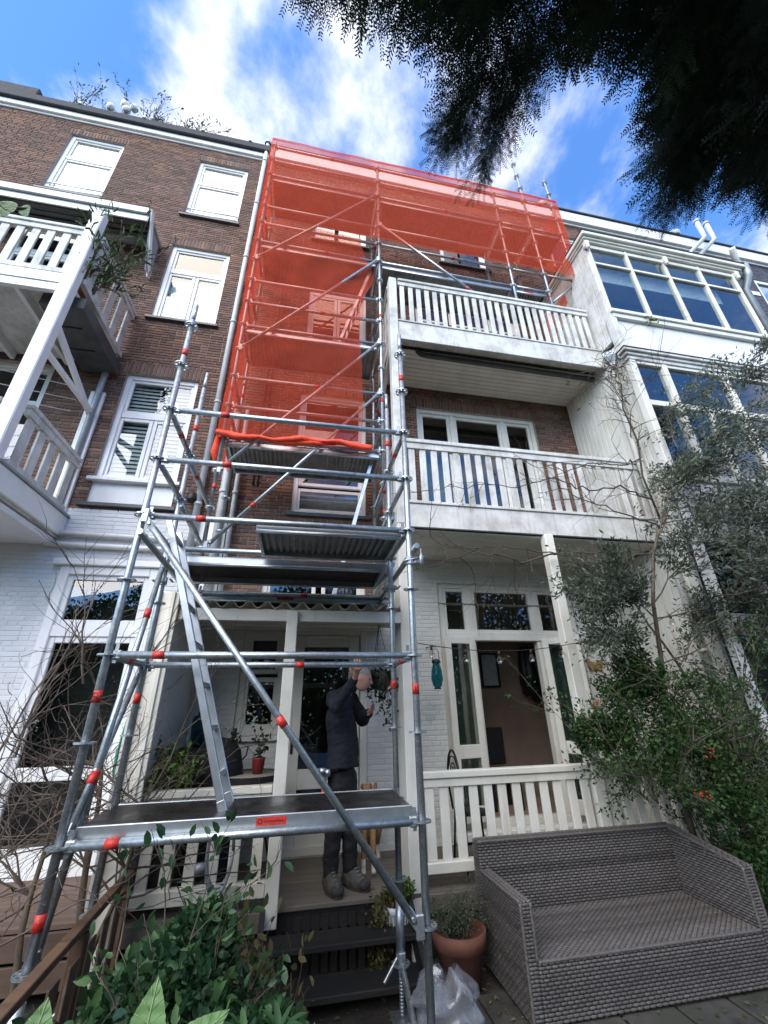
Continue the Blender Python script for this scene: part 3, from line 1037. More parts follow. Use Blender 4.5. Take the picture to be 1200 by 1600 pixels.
# upper balcony of the left house
SX = -3.16; BY = 4.22
b = MB(); b.box(-7.6, SX - .05, BY + .06, YF - .02, 4.98, 5.05)
ub = b.build("balcony", "weathered_paint", LH)
ub["label"] = "upper balcony of the left house"
f_ = MB(); f_.box(-7.6, SX - .05, BY - .03, BY + .03, 4.80, 5.08, .006); f_.box(-7.6, SX - .05, BY - .045, BY - .031, 4.93, 5.10, .004)
f_.build("fascia", "white_paint", ub)
railing(ub, -7.6, SX - .06, BY, 5.18, 6.05, 0.178, 0.10, "weathered_paint")
railing(ub, BY + .1, YF - .02, None, 5.20, 6.12, 0.22, 0.14, "weathered_paint", side=SX)
for x in (-6.5, -5.5, -4.6, -3.85, -3.35):
    MB().box(x, x + .06, BY + .03, YF - .02, 4.86, 4.978, .004).build("joist", "white_paint", ub)
MB().box(SX - .14, SX + .02, BY - .05, BY + .08, 2.0, 6.5, .012).build("post", "white_paint", ub)
q = MB(); q.box(SX - .42, SX + .10, BY + .16, YF - .05, 4.75, 4.95, .01)
q.build("gutter_tray", "dark_zinc", ub)
q = MB()
for yy in (BY + .5, BY + .9): q.box(SX - .40, SX - .05, yy, yy + .02, 4.735, 4.752, .003)
q.build("tray_batten", "black_plastic", ub)
br = MB(); br.obox((SX - .08, BY + .12, 3.95), (SX - .08, YF - .12, 3.98), .06, .06, bev=.006)
br.obox((SX - .06, BY + .10, 4.35), (SX - .1, YF - .06, 3.95), .05, .09, bev=.006)
br.build("brace", "white_paint", ub)
MB().box(SX - .2, SX + .0, YF - .05, YF - .001, 2.3, 4.4, .008).build("wall_post", "white_paint", ub)
# lower balcony
b = MB(); b.box(-7.6, SX, BY + .06, YF - .01, 2.02, 2.24)
lb = b.build("balcony", "weathered_paint", LH)
lb["label"] = "lower balcony of the left house above the white garden wall"
railing(lb, -7.6, SX - .16, BY, 2.36, 3.05, 0.178, 0.10, "weathered_paint")
railing(lb, BY + .14, YF - .12, None, 2.40, 3.12, 0.21, 0.13, "weathered_paint", side=SX)
MB().box(-7.6, SX - .001, BY - .03, BY + .058, 2.0, 2.32, .006).build("fascia", "white_paint", lb)
MB().box(SX + .002, SX + .045, BY - .03, YF - .01, 2.05, 2.31, .006).build("side_fascia", "white_paint", lb)
MB().box(SX + .001, SX + .07, BY - .03, YF - .01, 2.315, 2.345, .006).build("edge_strip", "zinc_sheet", lb)
MB().box(-7.6, SX - .01, BY + .0, YF - .01, 1.93, 2.0, .004).build("soffit", "plaster", lb)
# awning over the upper balcony
aw = MB()
aw.box(-7.6, -3.08, YF - .66, YF - .01, 7.93, 8.0, .01)
aw.box(-7.6, -3.08, YF - .70, YF - .661, 7.86, 8.02, .01)
awn = aw.build("awning", "zinc_sheet", LH)
MB().box(-7.6, -3.09, YF - .655, YF - .63, 7.72, 7.929, .004).build("front_board", "white_paint", awn)
for k in range(4):
    MB().box(-7.6, -3.12, YF - .60 + k * .11, YF - .53 + k * .11, 7.74, 7.79, .004).build("slat", "dark_zinc", awn)
awn["label"] = "grey awning over the upper balcony with white end board"
rl = MB(); rl.tube([(-7.6, YF - .46, 7.80), (-3.14, YF - .46, 7.80)], .045, 12)
rl.tube([(-7.6, YF - .24, 7.76), (-3.14, YF - .24, 7.76)], .06, 12)
rl.build("rolled_cloth", "awning_cloth", awn)
eb = MB(); eb.obox((-3.05, YF - .68, 7.98), (-3.12, YF - .05, 7.05), .10, .03, up=(1, 0, 0), bev=.004)
eb.build("end_board", "white_paint", awn)
ec = MB()
ec.add([(-3.10, YF - .60, 7.88), (-3.10, YF - .1, 7.88), (-3.10, YF - .06, 7.1), (-3.13, YF - .2, 7.05), (-3.12, YF - .42, 7.5),
        (-3.09, YF - .60, 7.88), (-3.09, YF - .1, 7.88), (-3.09, YF - .06, 7.1), (-3.115, YF - .2, 7.05), (-3.105, YF - .42, 7.5)],
       [(0, 1, 2, 3, 4), (9, 8, 7, 6, 5), (0, 5, 6, 1), (1, 6, 7, 2), (2, 7, 8, 3), (3, 8, 9, 4), (4, 9, 5, 0)])
ec.build("side_cloth", "awning_cloth", awn)
# clothes lines on the lower balcony
cl = MB()
for dz in (0, .22, .42):
    cl.tube([(-7.4, BY + .5, 4.15 - dz), (-5.2, BY + .55, 4.12 - dz), (-3.3, YF - .4, 4.16 - dz)], .005, 5)
tag(cl.build("clothes_line", "rope_white"), "white clothes lines strung across the lower left balcony", "clothes line")

# --- middle house ----------------------------------------------------------
MH = thing("brick_house", "middle brick house behind the scaffold, with two wooden balconies and a white painted porch", "house", (1.7, YF, GZ))
mh_holes = [(-0.26, 0.87, 9.1, 11.2), (-0.26, 0.87, 6.15, 8.17), (-0.26, 0.87, 2.60, 4.90), (-0.56, 0.86, 0.95, 1.66),
            (1.78, 4.10, 2.3, 4.86), (1.9, 4.2, 5.6, 8.0), (2.6, 3.75, 9.1, 11.0), (5.6, 6.6, 9.7, 11.15)]
msold = [(-0.32, 0.93, 4.90, 5.12), (-0.32, 0.93, 8.17, 8.38), (1.7, 4.18, 4.86, 5.07), (-0.32, .93, 11.2, 11.4), (5.5, 6.7, 11.15, 11.36)]
PL = 1.985
bw_holes = list(mh_holes)
brick_wall(MH, "brick_wall", -1.465, 9.4, 1.32, 11.72, bw_holes + [(1.2, 9.4, 1.0, PL), (4.9, 9.4, PL, 7.9)], BRICK, msold,
           hidden=lambda x, z: ((z > 3.0) & (x < .9)) | ((x > .95) & (z < 2.9)) | (x > 4.6) | ((z > 5.2) & (x > .9)))
por_holes = [(-0.70, -0.17, -0.30, 0.90), (-0.165, 0.88, -1.47, 0.93), (1.92, 4.10, -1.35, 1.62)]
brick_wall(MH, "painted_brick_wall", -1.2, 4.88, GZ + .1, 1.315, por_holes, CREAM, (), 200, y=YF - 0.006, proud=0.005,
           hidden=lambda x, z: (x < .2) | (z < -1.2))
brick_wall(MH, "painted_brick_wall", 1.2, 4.88, 1.316, PL, [(1.92, 4.10, -1.35, 1.62)], CREAM, (), 60, y=YF - 0.006, proud=0.005)
q = MB(); q.box(-1.465, -1.12, YF - .014, YF + .02, 1.32, 2.44, .004)
q.build("painted_quoin", "white_paint", MH)
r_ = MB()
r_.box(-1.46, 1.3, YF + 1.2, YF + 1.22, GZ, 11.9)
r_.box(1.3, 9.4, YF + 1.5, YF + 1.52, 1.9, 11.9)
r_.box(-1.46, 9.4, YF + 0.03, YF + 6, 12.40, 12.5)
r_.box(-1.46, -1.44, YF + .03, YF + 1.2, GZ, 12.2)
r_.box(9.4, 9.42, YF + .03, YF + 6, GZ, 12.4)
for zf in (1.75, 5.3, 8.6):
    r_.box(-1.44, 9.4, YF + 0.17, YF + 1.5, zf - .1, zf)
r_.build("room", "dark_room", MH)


def mwin(x0, x1, z0, z1, lights, label, paint="white_paint", **k):
    return window(MH, x0, x1, z0, z1, lights, label=label, paint=paint, **k)


A, B = -0.26, 0.87
a, b = A + .063, B - .063
mwin(A, B, 9.1, 11.2, [(a, b, 10.46, 11.13), (a, b, 9.17, 10.38)], "top floor window behind the red netting")
m = (A + B) / 2
x = mwin(A, B, 6.15, 8.17, [(a, b, 7.53, 8.10), (a, m - .004, 6.22, 7.44), (m + .004, b, 6.22, 7.44)], "second floor window behind the red netting")
t_ = MB(); bars(t_, A + .076, B - .076, 7.44, 7.53); t_.build("transom", "white_paint", x)
x = mwin(A, B, 2.60, 4.90, [(a, b, 3.98, 4.83), (a, b, 3.11, 3.93), (a, b, 2.66, 3.06)], "first floor window above the scaffold platforms")
MB().box(A + .06, B - .06, YF + .35, YF + .36, 2.7, 3.1).build("curtain", "net_curtain", x)
x = mwin(-0.56, 0.86, 0.95, 1.66, [(-.50, .17, 1.0, 1.60), (.25, .80, 1.0, 1.60)], "low window just above the corrugated canopy", paint="cream_paint", sill=None)
x = mwin(-0.70, -0.17, -0.30, 0.90, [(-.64, -.23, .38, .84), (-.64, -.23, -.24, .34)], "narrow window at the back of the left porch", paint="cream_paint", sill="paint")
x = mwin(1.78, 4.10, 2.3, 4.86, [(1.86, 2.42, 4.12, 4.78), (2.5, 3.42, 4.12, 4.78), (3.5, 4.02, 4.12, 4.78), (1.86, 2.42, 2.36, 4.02), (2.5, 3.42, 2.36, 4.02), (3.5, 4.02, 2.36, 4.02)],
         "wide window with three top lights behind the lower balcony", paint="cream_paint", sill=None)
MB().box(1.85, 2.6, YF + .3, YF + .31, 2.4, 4.1).build("curtain", "green_curtain", x)
for (q0, q1) in ((2.421, 2.499), (3.421, 3.499)):
    t_ = MB(); t_.box(q0, q1, YF + .055, YF + .13, 2.376, 4.784, .004); t_.build("mullion", "cream_paint", x)
t_ = MB(); t_.box(1.856, 4.024, YF + .052, YF + .128, 4.03, 4.11, .004); t_.build("transom", "cream_paint", x)
x = mwin(1.9, 4.2, 5.6, 8.0, [(1.97, 2.6, 7.2, 7.92), (2.66, 3.5, 7.2, 7.92), (3.56, 4.13, 7.2, 7.92), (1.97, 2.6, 5.7, 7.1), (2.66, 3.5, 5.7, 7.1), (3.56, 4.13, 5.7, 7.1)],
         "wide window behind the upper balcony", sill=None)
MB().box(1.97, 4.13, YF + .3, YF + .31, 5.7, 6.9).build("curtain", "net_curtain", x)
mwin(2.6, 3.75, 9.1, 11.0, [(2.67, 3.68, 10.35, 10.93), (2.67, 3.68, 9.17, 10.27)], "top floor window above the right scaffold bay")
mwin(5.6, 6.6, 9.7, 11.15, [(5.67, 6.53, 9.77, 11.08)], "small white window half hidden by the bay roof")
# cables and vent
v_ = MB(); v_.box(1.9, 2.35, YF - .03, YF + .02, 8.35, 8.62, .006)
v_.build("vent_plate", "pressed_steel", MH)
cb = MB()
for dx in (0, .07):
    cb.tube([(-.85 + dx, YF - .02, 8.9), (-.80 + dx, YF - .05, 8.1), (-.78 + dx, YF - .03, 7.0), (-.84 + dx, YF - .02, 5.6), (-.84 + dx, YF - .02, 3.0)], .012, 6)
cb.build("wall_cable", "cable_black", MH)
dp = MB()
for x0, rr in ((-1.22, .055), (-1.06, .032)):
    dp.tube([(x0, YF - .075, 4.4), (x0, YF - .075, 1.35)], rr, 12)
    dp.tube([(x0, YF - .075, 2.8), (x0, YF - .075, 2.85)], rr + .01, 12)
dp.build("drainpipe", "grey_plastic", MH)
lp = MB(); lp.lathe([(0, 0), (.07, .0), (.075, .03), (.06, .12), (.03, .15), (0, .15)], (-1.62, YF - .12, 2.62), 12)
lp.box(-1.64, -1.6, YF - .1, YF, 2.68, 2.72)
tag(lp.build("wall_lamp", "black_iron"), "small dark wall lamp beside the white blind window", "lamp")
# roof edge
c_ = MB()
c_.box(-1.44, 17, YF - .05, YF + .02, 11.66, 11.72, .01)
c_.box(-1.44, 17, YF - .12, YF + .02, 11.722, 12.12, .012)
c_.build("cornice", "white_paint", MH)
MB().box(-1.44, 17, YF - .16, YF + .4, 12.122, 12.18, .008).build("roof_edge", "roofing_felt", MH)
fp = MB()
for x0 in (5.75, 9.95):
    fp.lathe([(.16, 0), (.19, .05), (.19, .12), (.1, .24), (0, .27)], (x0, YF - .02, 12.18), 14)
fp.build("roof_cowl", "grey_plastic", MH)


# balconies: shared builder
def ceiling_boards(parent, x0, x1, y0, y1, z, n, paint):
    st = (y1 - y0) / n
    me = MB().box(x0, x1, -st / 2 + .004, st / 2 - .004, z, z + .018, .004).mesh("ceiling_board", paint)
    for i in range(n):
        o = link("ceiling_board", me, parent)
        o.location = (0, y0 + (i + .5) * st, random.uniform(-.0015, .0015))
    MB().box(x0, x1, y0, y1, z + .02, z + .03).build("ceiling_backing", "dark_underside", parent)


BF = 4.5
BX0, BX1 = 1.20, 4.87
# upper
ub = MB().box(BX0 - .1, BX1, BF + .03, YF - .01, 5.42, 5.50).build("balcony", "weathered_paint", MH)
ub["label"] = "upper wooden balcony carrying the end of the netted scaffold"
MB().box(BX0 + .005, BX1, BF - .02, BF + .02, 5.17, 5.55, .005).build("fascia", "weathered_paint", ub)
MB().box(BX0 + .005, BX1, BF - .035, BF + .03, 5.551, 5.585, .005).build("ledge", "weathered_paint", ub)
MB().box(BX0 - .11, BX0 - .08, BF + .13, YF - .01, 5.17, 5.5, .004).build("side_fascia", "weathered_paint", ub)
railing(ub, BX0 + .03, BX1 - .05, BF, 5.58, 6.53, 0.143, 0.078, "weathered_paint", bot=False)
railing(ub, BF + .14, YF - .03, None, 5.50, 6.53, 0.143, 0.078, "weathered_paint", bot=False, side=BX0 - .08)
ceiling_boards(ub, BX0 - .07, BX1, BF + .28, YF - .012, 5.28, 9, "cream_paint")
q = MB(); q.tube([(1.60, 4.80, 5.42), (1.60, 4.80, 5.30), (1.66, 4.80, 5.24), (1.75, 4.80, 5.225), (4.86, 4.80, 5.20)], .045, 10)
q.build("drainpipe", "dark_zinc", ub)
q = MB(); q.box(BX0, BX1, BF + .025, BF + .24, 5.32, 5.40); q.build("edge_beam", "weathered_paint", ub)
MB().obox((BX0 - .08, BF + .16, 5.16), (BX0 - .08, YF - .03, 4.62), .05, .12, bev=.005).build("brace", "weathered_paint", ub)
# lower
lb = MB().box(BX0 - .05, BX1, BF + .03, YF - .012, 2.16, 2.26).build("balcony", "weathered_paint", MH)
lb["label"] = "lower wooden balcony with bare climber branches in its railing"
MB().box(BX0 + .005, BX1 + .0, BF - .02, BF + .02, 1.98, 2.30, .005).build("fascia", "weathered_paint", lb)
MB().box(BX0 + .005, BX1 + .0, BF - .04, BF + .03, 2.301, 2.34, .005).build("ledge", "weathered_paint", lb)
railing(lb, BX0 + .03, BX1 - .0, BF, 2.33, 3.25, 0.158, 0.085, "weathered_paint", bot=False)
railing(lb, BF + .14, YF - .03, None, 2.30, 3.25, 0.158, 0.085, "weathered_paint", bot=False, side=BX0 - .06)
ceiling_boards(lb, BX0, BX1, BF + .03, YF - .014, 1.955, 8, "cream_paint")
# corner post and porch post
q = MB(); q.box(1.07, 1.20, BF - .055, BF + .10, 2.0, 6.54, .008)
q.build("corner_post", "weathered_paint", MH)
q = MB(); q.box(1.07, 1.20, BF - .055, BF + .10, GZ, 1.998, .008); q.box(1.075, 1.195, BF + .1, BF + .3, GZ, 1.96, .006)
q.build("corner_post", "cream_paint", MH)
q = MB(); q.box(3.03, 3.155, BF - .05, BF + .07, DZ, 1.975, .008)
q.build("porch_post", "cream_paint", MH)
# right porch railing
pr = MB().box(1.21, 4.87, BF - .05, BF + .05, -1.36, -1.28, .006).build("porch_railing", "cream_paint", MH)
pr["label"] = "cream painted railing of the right porch, behind the wicker sofa"
railing(pr, 1.22, 3.02, BF, -1.28, -.62, 0.148, 0.088, "cream_paint", bot=False, hr=.07)
railing(pr, 3.16, 4.86, BF, -1.28, -.62, 0.148, 0.088, "cream_paint", bot=False, hr=.07)

# right porch garden doors, both leaves folded outwards
dx0, dx1, dz0, dz1 = 1.93, 4.09, -1.35, 1.62
d_ = MB(); frame_rect(d_, dx0, dx1, dz0, dz1, .08, YF + .02, YF + .13, .006)
for q0 in (2.36, 3.40): d_.box(q0, q0 + .09, YF + .022, YF + .128, dz0 + .081, dz1 - .081, .005)
d_.box(dx0 + .081, dx1 - .081, YF + .0, YF + .13, .80, .91, .006)
gdr = d_.build("garden_doorway", "cream_paint", MH)
gdr["label"] = "open double garden doors of the right porch"
for q0, q1 in ((2.0, 2.37), (2.44, 3.41), (3.48, 4.02)):
    s = MB(); frame_rect(s, q0, q1, .90, 1.55, .055, YF + .03, YF + .09, .005); s.build("sash", "cream_paint", gdr)
    MB().box(q0 + .05, q1 - .05, YF + .055, YF + .063, .95, 1.50).build("pane", "window_glass", gdr)
for q0, q1 in ((2.0, 2.37), (3.48, 4.02)):
    s = MB(); frame_rect(s, q0, q1, -1.28, .81, .055, YF + .03, YF + .09, .005); s.build("sash", "cream_paint", gdr)
    MB().box(q0 + .05, q1 - .05, YF + .055, YF + .063, -1.23, .76).build("pane", "window_glass", gdr)
    MB().box(q0 + .03, q1 - .03, YF + .25, YF + .26, -1.3, .9).build("curtain", "green_curtain", gdr)


def door_leaf(parent, hinge, ang, w, z0, z1, label, handle=True):
    """a glazed leaf swung about its hinge line"""
    mb = MB(); frame_rect(mb, 0, w, z0, z1, .085, -.022, .022, .006, bottom=.16)
    mb.box(.086, w - .086, -.021, .021, -.62, -.47, .006)
    o = mb.build("door_leaf", "cream_paint", parent)
    o["label"] = label
    R = Matrix.Translation(Vector(hinge)) @ Matrix.Rotation(ang, 4, 'Z')
    o.matrix_parent_inverse = Matrix.Translation(-world_loc(parent)) @ R
    for a0, a1 in ((z0 + .15, -.61), (-.48, z1 - .075)):
        p = MB().box(.08, w - .08, -.004, .004, a0, a1).build("pane", "window_glass"); p.parent = o
    if handle:
        h = MB(); h.box(w - .065, w - .03, -.04, -.022, -.12, .02, .004); h.tube([(w - .048, -.05, -.02), (w - .048, -.075, -.02), (w - .14, -.075, -.02)], .009, 6)
        h.build("handle", "black_iron").parent = o
    return o


# ------------------------------------------------------------------ wooden decks and steps
def deck(name, x0, x1, y0, y1, z, w, mat, label):
    base = MB().box(x0, x1, y0 + .03, y1, z - .16, z - .035).build(name, "shaded_wood")
    tag(base, kind="structure", label=label)
    n = int(round((y1 - y0) / w)); st = (y1 - y0) / n
    me = MB().box(x0, x1, -st / 2 + .003, st / 2 - .003, -.032, 0, .003).mesh("plank", mat)
    for i in range(n):
        o = link("plank", me, base)
        o.location = (random.uniform(-.004, .004), y0 + (i + .5) * st, z + random.uniform(-.002, .002))
    return base


deck("porch_deck", -1.2, 4.88, BF - .06, YF - .012, DZ, .128, "deck_wood", "grey board deck of the porch")
dk = deck("neighbour_deck", -7.6, -1.25, BF - .02, YF - .1, -1.44, .125, "brown_deck_wood", "brown board deck of the left garden")
for z0, z1 in ((-1.62, -1.475), (-1.80, -1.64)):
    MB().box(-7.6, -1.25, BF - .05, BF - .02, z0, z1, .005).build("edge_board", "brown_deck_wood", dk)
fs = MB(); fs.box(-1.2, -.15, BF - .09, BF - .062, -1.60, -1.475, .004); fs.box(1.21, 4.88, BF - .09, BF - .062, -1.60, -1.475, .004)
tag(fs.build("deck_edge", "deck_wood"), kind="structure")
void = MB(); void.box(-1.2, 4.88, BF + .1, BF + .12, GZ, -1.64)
tag(void.build("underdeck_shade", "dark_underside"), kind="structure")  # dark sheet standing in for the shaded void under the deck
st_ = thing("garden_steps", "dark wooden steps, shade put into their colour, from the porch down to the garden", "steps", (.45, 4.2, GZ))
for y0, y1, z in ((4.12, 4.36, -1.60), (3.86, 4.09, -1.755)):
    MB().box(-.14, 1.04, y0, y1, z - .04, z, .006).build("tread", "shaded_wood", st_)
for x in (-.15, 1.04):
    MB().obox((x, 3.86, -1.84), (x, 4.42, -1.5), .04, .16, bev=.004).build("stringer", "shaded_wood", st_)
sl = thing("slat_fence", "low row of brown upright slats under the porch, darkened in colour for its shade", "fence", (.5, 4.47, GZ))
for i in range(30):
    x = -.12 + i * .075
    MB().box(x, x + .055, 4.465, 4.485, GZ, -1.53 + random.uniform(-.02, .01), .004).build("slat", "shaded_wood", sl)

door_leaf(gdr, (2.40, YF - .03, 0), math.radians(180 + 9), .46, -1.27, .83, "left door leaf swung back against its side window")
door_leaf(gdr, (3.45, YF - .01, 0), math.radians(-38), .50, -1.27, .83, "right door leaf standing half open", False)
MB().box(1.9, 4.12, YF - .10, YF + .02, -1.44, -1.36, .008).build("threshold", "white_paint", gdr)
# the room behind
rm = MB()
rm.box(1.5, 5.0, 7.6, 7.62, -1.5, 1.8); rm.box(1.48, 1.5, YF + .17, 7.6, -1.5, 1.8); rm.box(5.0, 5.02, YF + .17, 7.6, -1.5, 1.8)
rm.box(1.48, 5.02, YF + .17, 7.62, 1.62, 1.75); rm.box(1.48, 5.02, YF + .17, 7.62, -1.5, -1.36)
rm.build("dining_room", "warm_room", MH)
pf = thing("picture_frame", "black picture frame on the orange wall inside the open door", "picture", (3.45, 7.58, .5))
q = MB(); frame_rect(q, 3.3, 3.66, .25, .85, .035, 7.56, 7.598, .004); q.build("frame", "black_plastic", pf)
MB().box(3.33, 3.63, 7.58, 7.596, .28, .82).build("print", "net_curtain", pf)
ct = MB()
for dx, z0, w in ((0, .1, .16), (.14, .0, .14), (-.1, .25, .1)):
    ct.lathe([(.02, .95), (w * .7, .85), (w, .5), (w * 1.1, z0 + .05), (w * .8, z0)], (4.2 + dx, 7.45, 0), 9)
tag(ct.build("coat", "black_plastic"), "dark coat hanging on the wall inside the open door", "coat")
tb = thing("dining_chair", "dark dining chair standing inside the open door", "chair", (3.0, 6.6, -1.36))
MB().box(2.78, 3.22, 6.4, 6.82, -.93, -.88, .01).build("seat", "black_plastic", tb)
MB().box(2.78, 3.22, 6.80, 6.84, -.85, -.35, .02).build("backrest", "black_plastic", tb)
for x in (2.8, 3.2):
    for y in (6.43, 6.8):
        MB().box(x - .02, x + .02, y - .02, y + .02, -1.36, -.931).build("leg", "black_plastic", tb)

# left porch: partition, canopy, posts, door
pt_ = MB(); pt_.box(-1.42, -1.22, BF - .1, YF - .02, GZ + .1, 1.05, .005)
ptn = pt_.build("porch_partition", "plaster", MH)
q = MB()
q.box(-1.44, -1.20, BF - .135, BF - .101, GZ + .1, 1.06, .005); q.box(-1.40, -1.36, BF - .155, BF - .136, GZ + .1, 1.06, .004); q.box(-1.28, -1.24, BF - .155, BF - .136, GZ + .1, 1.06, .004)
q.build("end_board", "cream_paint", ptn)
pp = MB(); pp.box(-.145, -.035, BF - .14, BF - .082, DZ - .1, .90, .006)
pp.build("porch_post", "cream_paint", MH)
cb = MB(); cb.box(-1.2, 1.065, BF - .08, BF - .02, .80, .92, .005)
cnp = cb.build("canopy", "cream_paint", MH)
cnp["label"] = "corrugated plastic canopy of the left porch"
MB().box(-1.2, 1.065, BF + .42, BF + .48, .84, .95, .004).build("purlin", "cream_paint", cnp)
MB().box(-1.2, 1.065, YF - .09, YF - .02, .90, 1.0, .004).build("wall_plate", "cream_paint", cnp)
for x in (-1.18, -.62, .5, 1.0):
    MB().obox((x, BF - .02, .88), (x, YF - .06, .96), .05, .07, bev=.004).build("rafter", "cream_paint", cnp)
cs = MB(); nx, wl_ = 160, .178
vs_, fs_ = [], []
for j, (y, z) in enumerate(((BF - .12, .96), (BF + .4, 1.0), (YF - .02, 1.06))):
    for i in range(nx + 1):
        x = -1.3 + i * 2.36 / nx
        vs_.append((x, y, z + .032 * math.cos(2 * math.pi * x / wl_)))
k = nx + 1
for j in range(2):
    for i in range(nx):
        fs_.append((j * k + i, j * k + i + 1, (j + 1) * k + i + 1, (j + 1) * k + i))
off = len(vs_)
vs_ += [(x, y, z - .006) for x, y, z in vs_]
fs_ += [tuple(i + off for i in reversed(f)) for f in fs_]
fs_ += [(i + 1, i, i + off, i + 1 + off) for i in range(nx)]
cs.add(vs_, fs_, True).build("corrugated_sheet", "corrugated_sheet", cnp)
lr = MB().box(-1.2, -.15, BF - .05, BF + .05, -1.40, -1.30, .005).build("porch_railing", "cream_paint", MH)
lr["label"] = "cream painted railing of the left porch under the ladder"
railing(lr, -1.2, -.15, BF, -1.31, -.66, 0.155, 0.088, "cream_paint", bot=False, hr=.12)
# porch door
dd = MB(); frame_rect(dd, -.165, .88, -1.46, .93, .085, YF - .02, YF + .12, .006)
pdoor = dd.build("porch_door", "cream_paint", MH)
pdoor["label"] = "glazed cream door of the left porch, behind the man"
s = MB(); frame_rect(s, -.07, .785, -1.40, .84, .14, YF + .005, YF + .055, .006, bottom=.2)
s.box(.071, .644, YF + .006, YF + .054, -.86, -.66, .006)
s.build("door_leaf", "cream_paint", pdoor)
MB().box(.06, .655, YF + .025, YF + .033, -.67, .71).build("pane", "window_glass", pdoor)
MB().box(.06, .655, YF + .025, YF + .033, -1.22, -.85).build("pane", "window_glass", pdoor)
MB().box(.12, .60, YF - .05, YF - .021, .80, .835, .006).build("strip_light", "white_plastic", pdoor)
h = MB(); h.box(-.03, .0, YF - .012, YF + .004, -.5, -.32, .003); h.tube([(-.015, YF - .03, -.38), (-.015, YF - .05, -.38), (.09, YF - .05, -.38)], .009, 6)
h.build("handle", "black_iron", pdoor)
MB().box(.08, .62, YF + .55, YF + .57, -1.3, -.55, .01).build("blue_bag", "blue_bag", pdoor)

# --- right house: two stacked bays -------------------------------------------
RH = thing("plaster_house", "right house with a plastered glazed bay above a white wooden conservatory", "house", (6.8, 4.1, GZ))
UY = 4.10; UX0, UX1 = 4.90, 8.34
c_ = MB()
c_.box(4.82, 8.5, UY - .09, YF - .02, 8.02, 8.07, .006)
c_.box(4.85, 8.46, UY - .06, YF - .02, 7.976, 8.018, .008)
roof = c_.build("bay_roof", "cream_paint", RH)
MB().box(4.78, 8.56, UY - .14, YF - .02, 8.072, 8.16, .01).build("gutter", "cream_paint", roof)
MB().box(4.77, 8.57, UY - .15, YF - .02, 8.161, 8.19, .008).build("roof_edge", "roofing_felt", roof)
cg = MB()
for x in (UX0 - .06, 6.58, 8.30):
    cg.box(x, x + .08, UY - .09, UY + .02, 7.82, 7.975, .02); cg.blob((x + .04, UY - .06, 7.80), (.04, .04, .05), 8, 6)
cg.build("corbel", "cream_paint", roof)
MB().box(UX0 + .02, UX1 - .02, UY + .12, UY + .15, 5.1, 7.99).build("reveal_wall", "dark_room", RH) if False else None
w = MB()
for x in (UX0, 5.73, 6.58, 7.42, 8.27): w.box(x + .012, x + .058, UY - .02, UY + .07, 6.16, 7.975, .006)
for z0, z1 in ((6.10, 6.17), (7.40, 7.47), (7.86, 7.97)):
    for x, x2 in ((UX0 + .059, 5.741), (5.789, 6.591), (6.639, 7.431), (7.479, 8.281)):
        w.box(x, x2, UY - .012, UY + .06, z0 + .008, z1 - .008, .005)
ubay = w.build("window", "cream_paint", RH)
ubay["label"] = "upper bay window of four casements reflecting blue sky"
for x in (UX0, 5.73, 6.58, 7.42):
    for z0, z1 in ((6.16, 7.41), (7.46, 7.87)):
        MB().box(x + .05, x + .86, UY + .02, UY + .028, z0, z1).build("pane", "window_glass", ubay)
MB().box(UX0 + .1, UX1 - .05, UY + .35, UY + .36, 7.5, 7.95).build("valance", "lace", ubay)
MB().box(4.86, 8.40, UY - .09, UY + .02, 6.02, 6.099, .008).build("sill", "cream_paint", ubay)
MB().box(4.90, 8.36, UY - .06, UY + .03, 5.92, 6.018, .006).build("apron", "cream_paint", ubay)
MB().box(UX0, 8.34, UY + .0, UY + .05, 5.06, 5.918).build("plaster_band", "plaster", RH)
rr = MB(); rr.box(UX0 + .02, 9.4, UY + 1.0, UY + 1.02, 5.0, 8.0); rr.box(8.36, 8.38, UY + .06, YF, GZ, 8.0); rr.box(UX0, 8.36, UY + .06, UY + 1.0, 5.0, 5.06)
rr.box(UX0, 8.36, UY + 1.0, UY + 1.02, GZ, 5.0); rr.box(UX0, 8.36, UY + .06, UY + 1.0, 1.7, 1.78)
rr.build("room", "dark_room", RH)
# boarded side walls
for z0, z1, y0, y1, n in ((5.52, 7.97, UY + .02, YF - .015, 14), (1.96, 5.40, BF - .38, YF - .015, 15), (DZ, 1.94, BF - .3, YF - .015, 14)):
    back = MB().box(4.895, 4.93, y0, y1, z0, z1).build("board_wall", "weathered_paint", RH)
    st = (y1 - y0) / n
    me = MB().box(4.875, 4.897, -st / 2 + .004, st / 2 - .004, z0 + .002, z1 - .002, .005).mesh("board", "cream_paint" if z0 < 5 else "weathered_paint")
    for i in range(n):
        o = link("board", me, back); o.location = (random.uniform(-.003, .002), y0 + (i + .5) * st, 0)
MB().box(4.84, 4.95, UY - .05, UY + .08, 5.06, 6.0, .006).build("corner_board", "weathered_paint", RH)
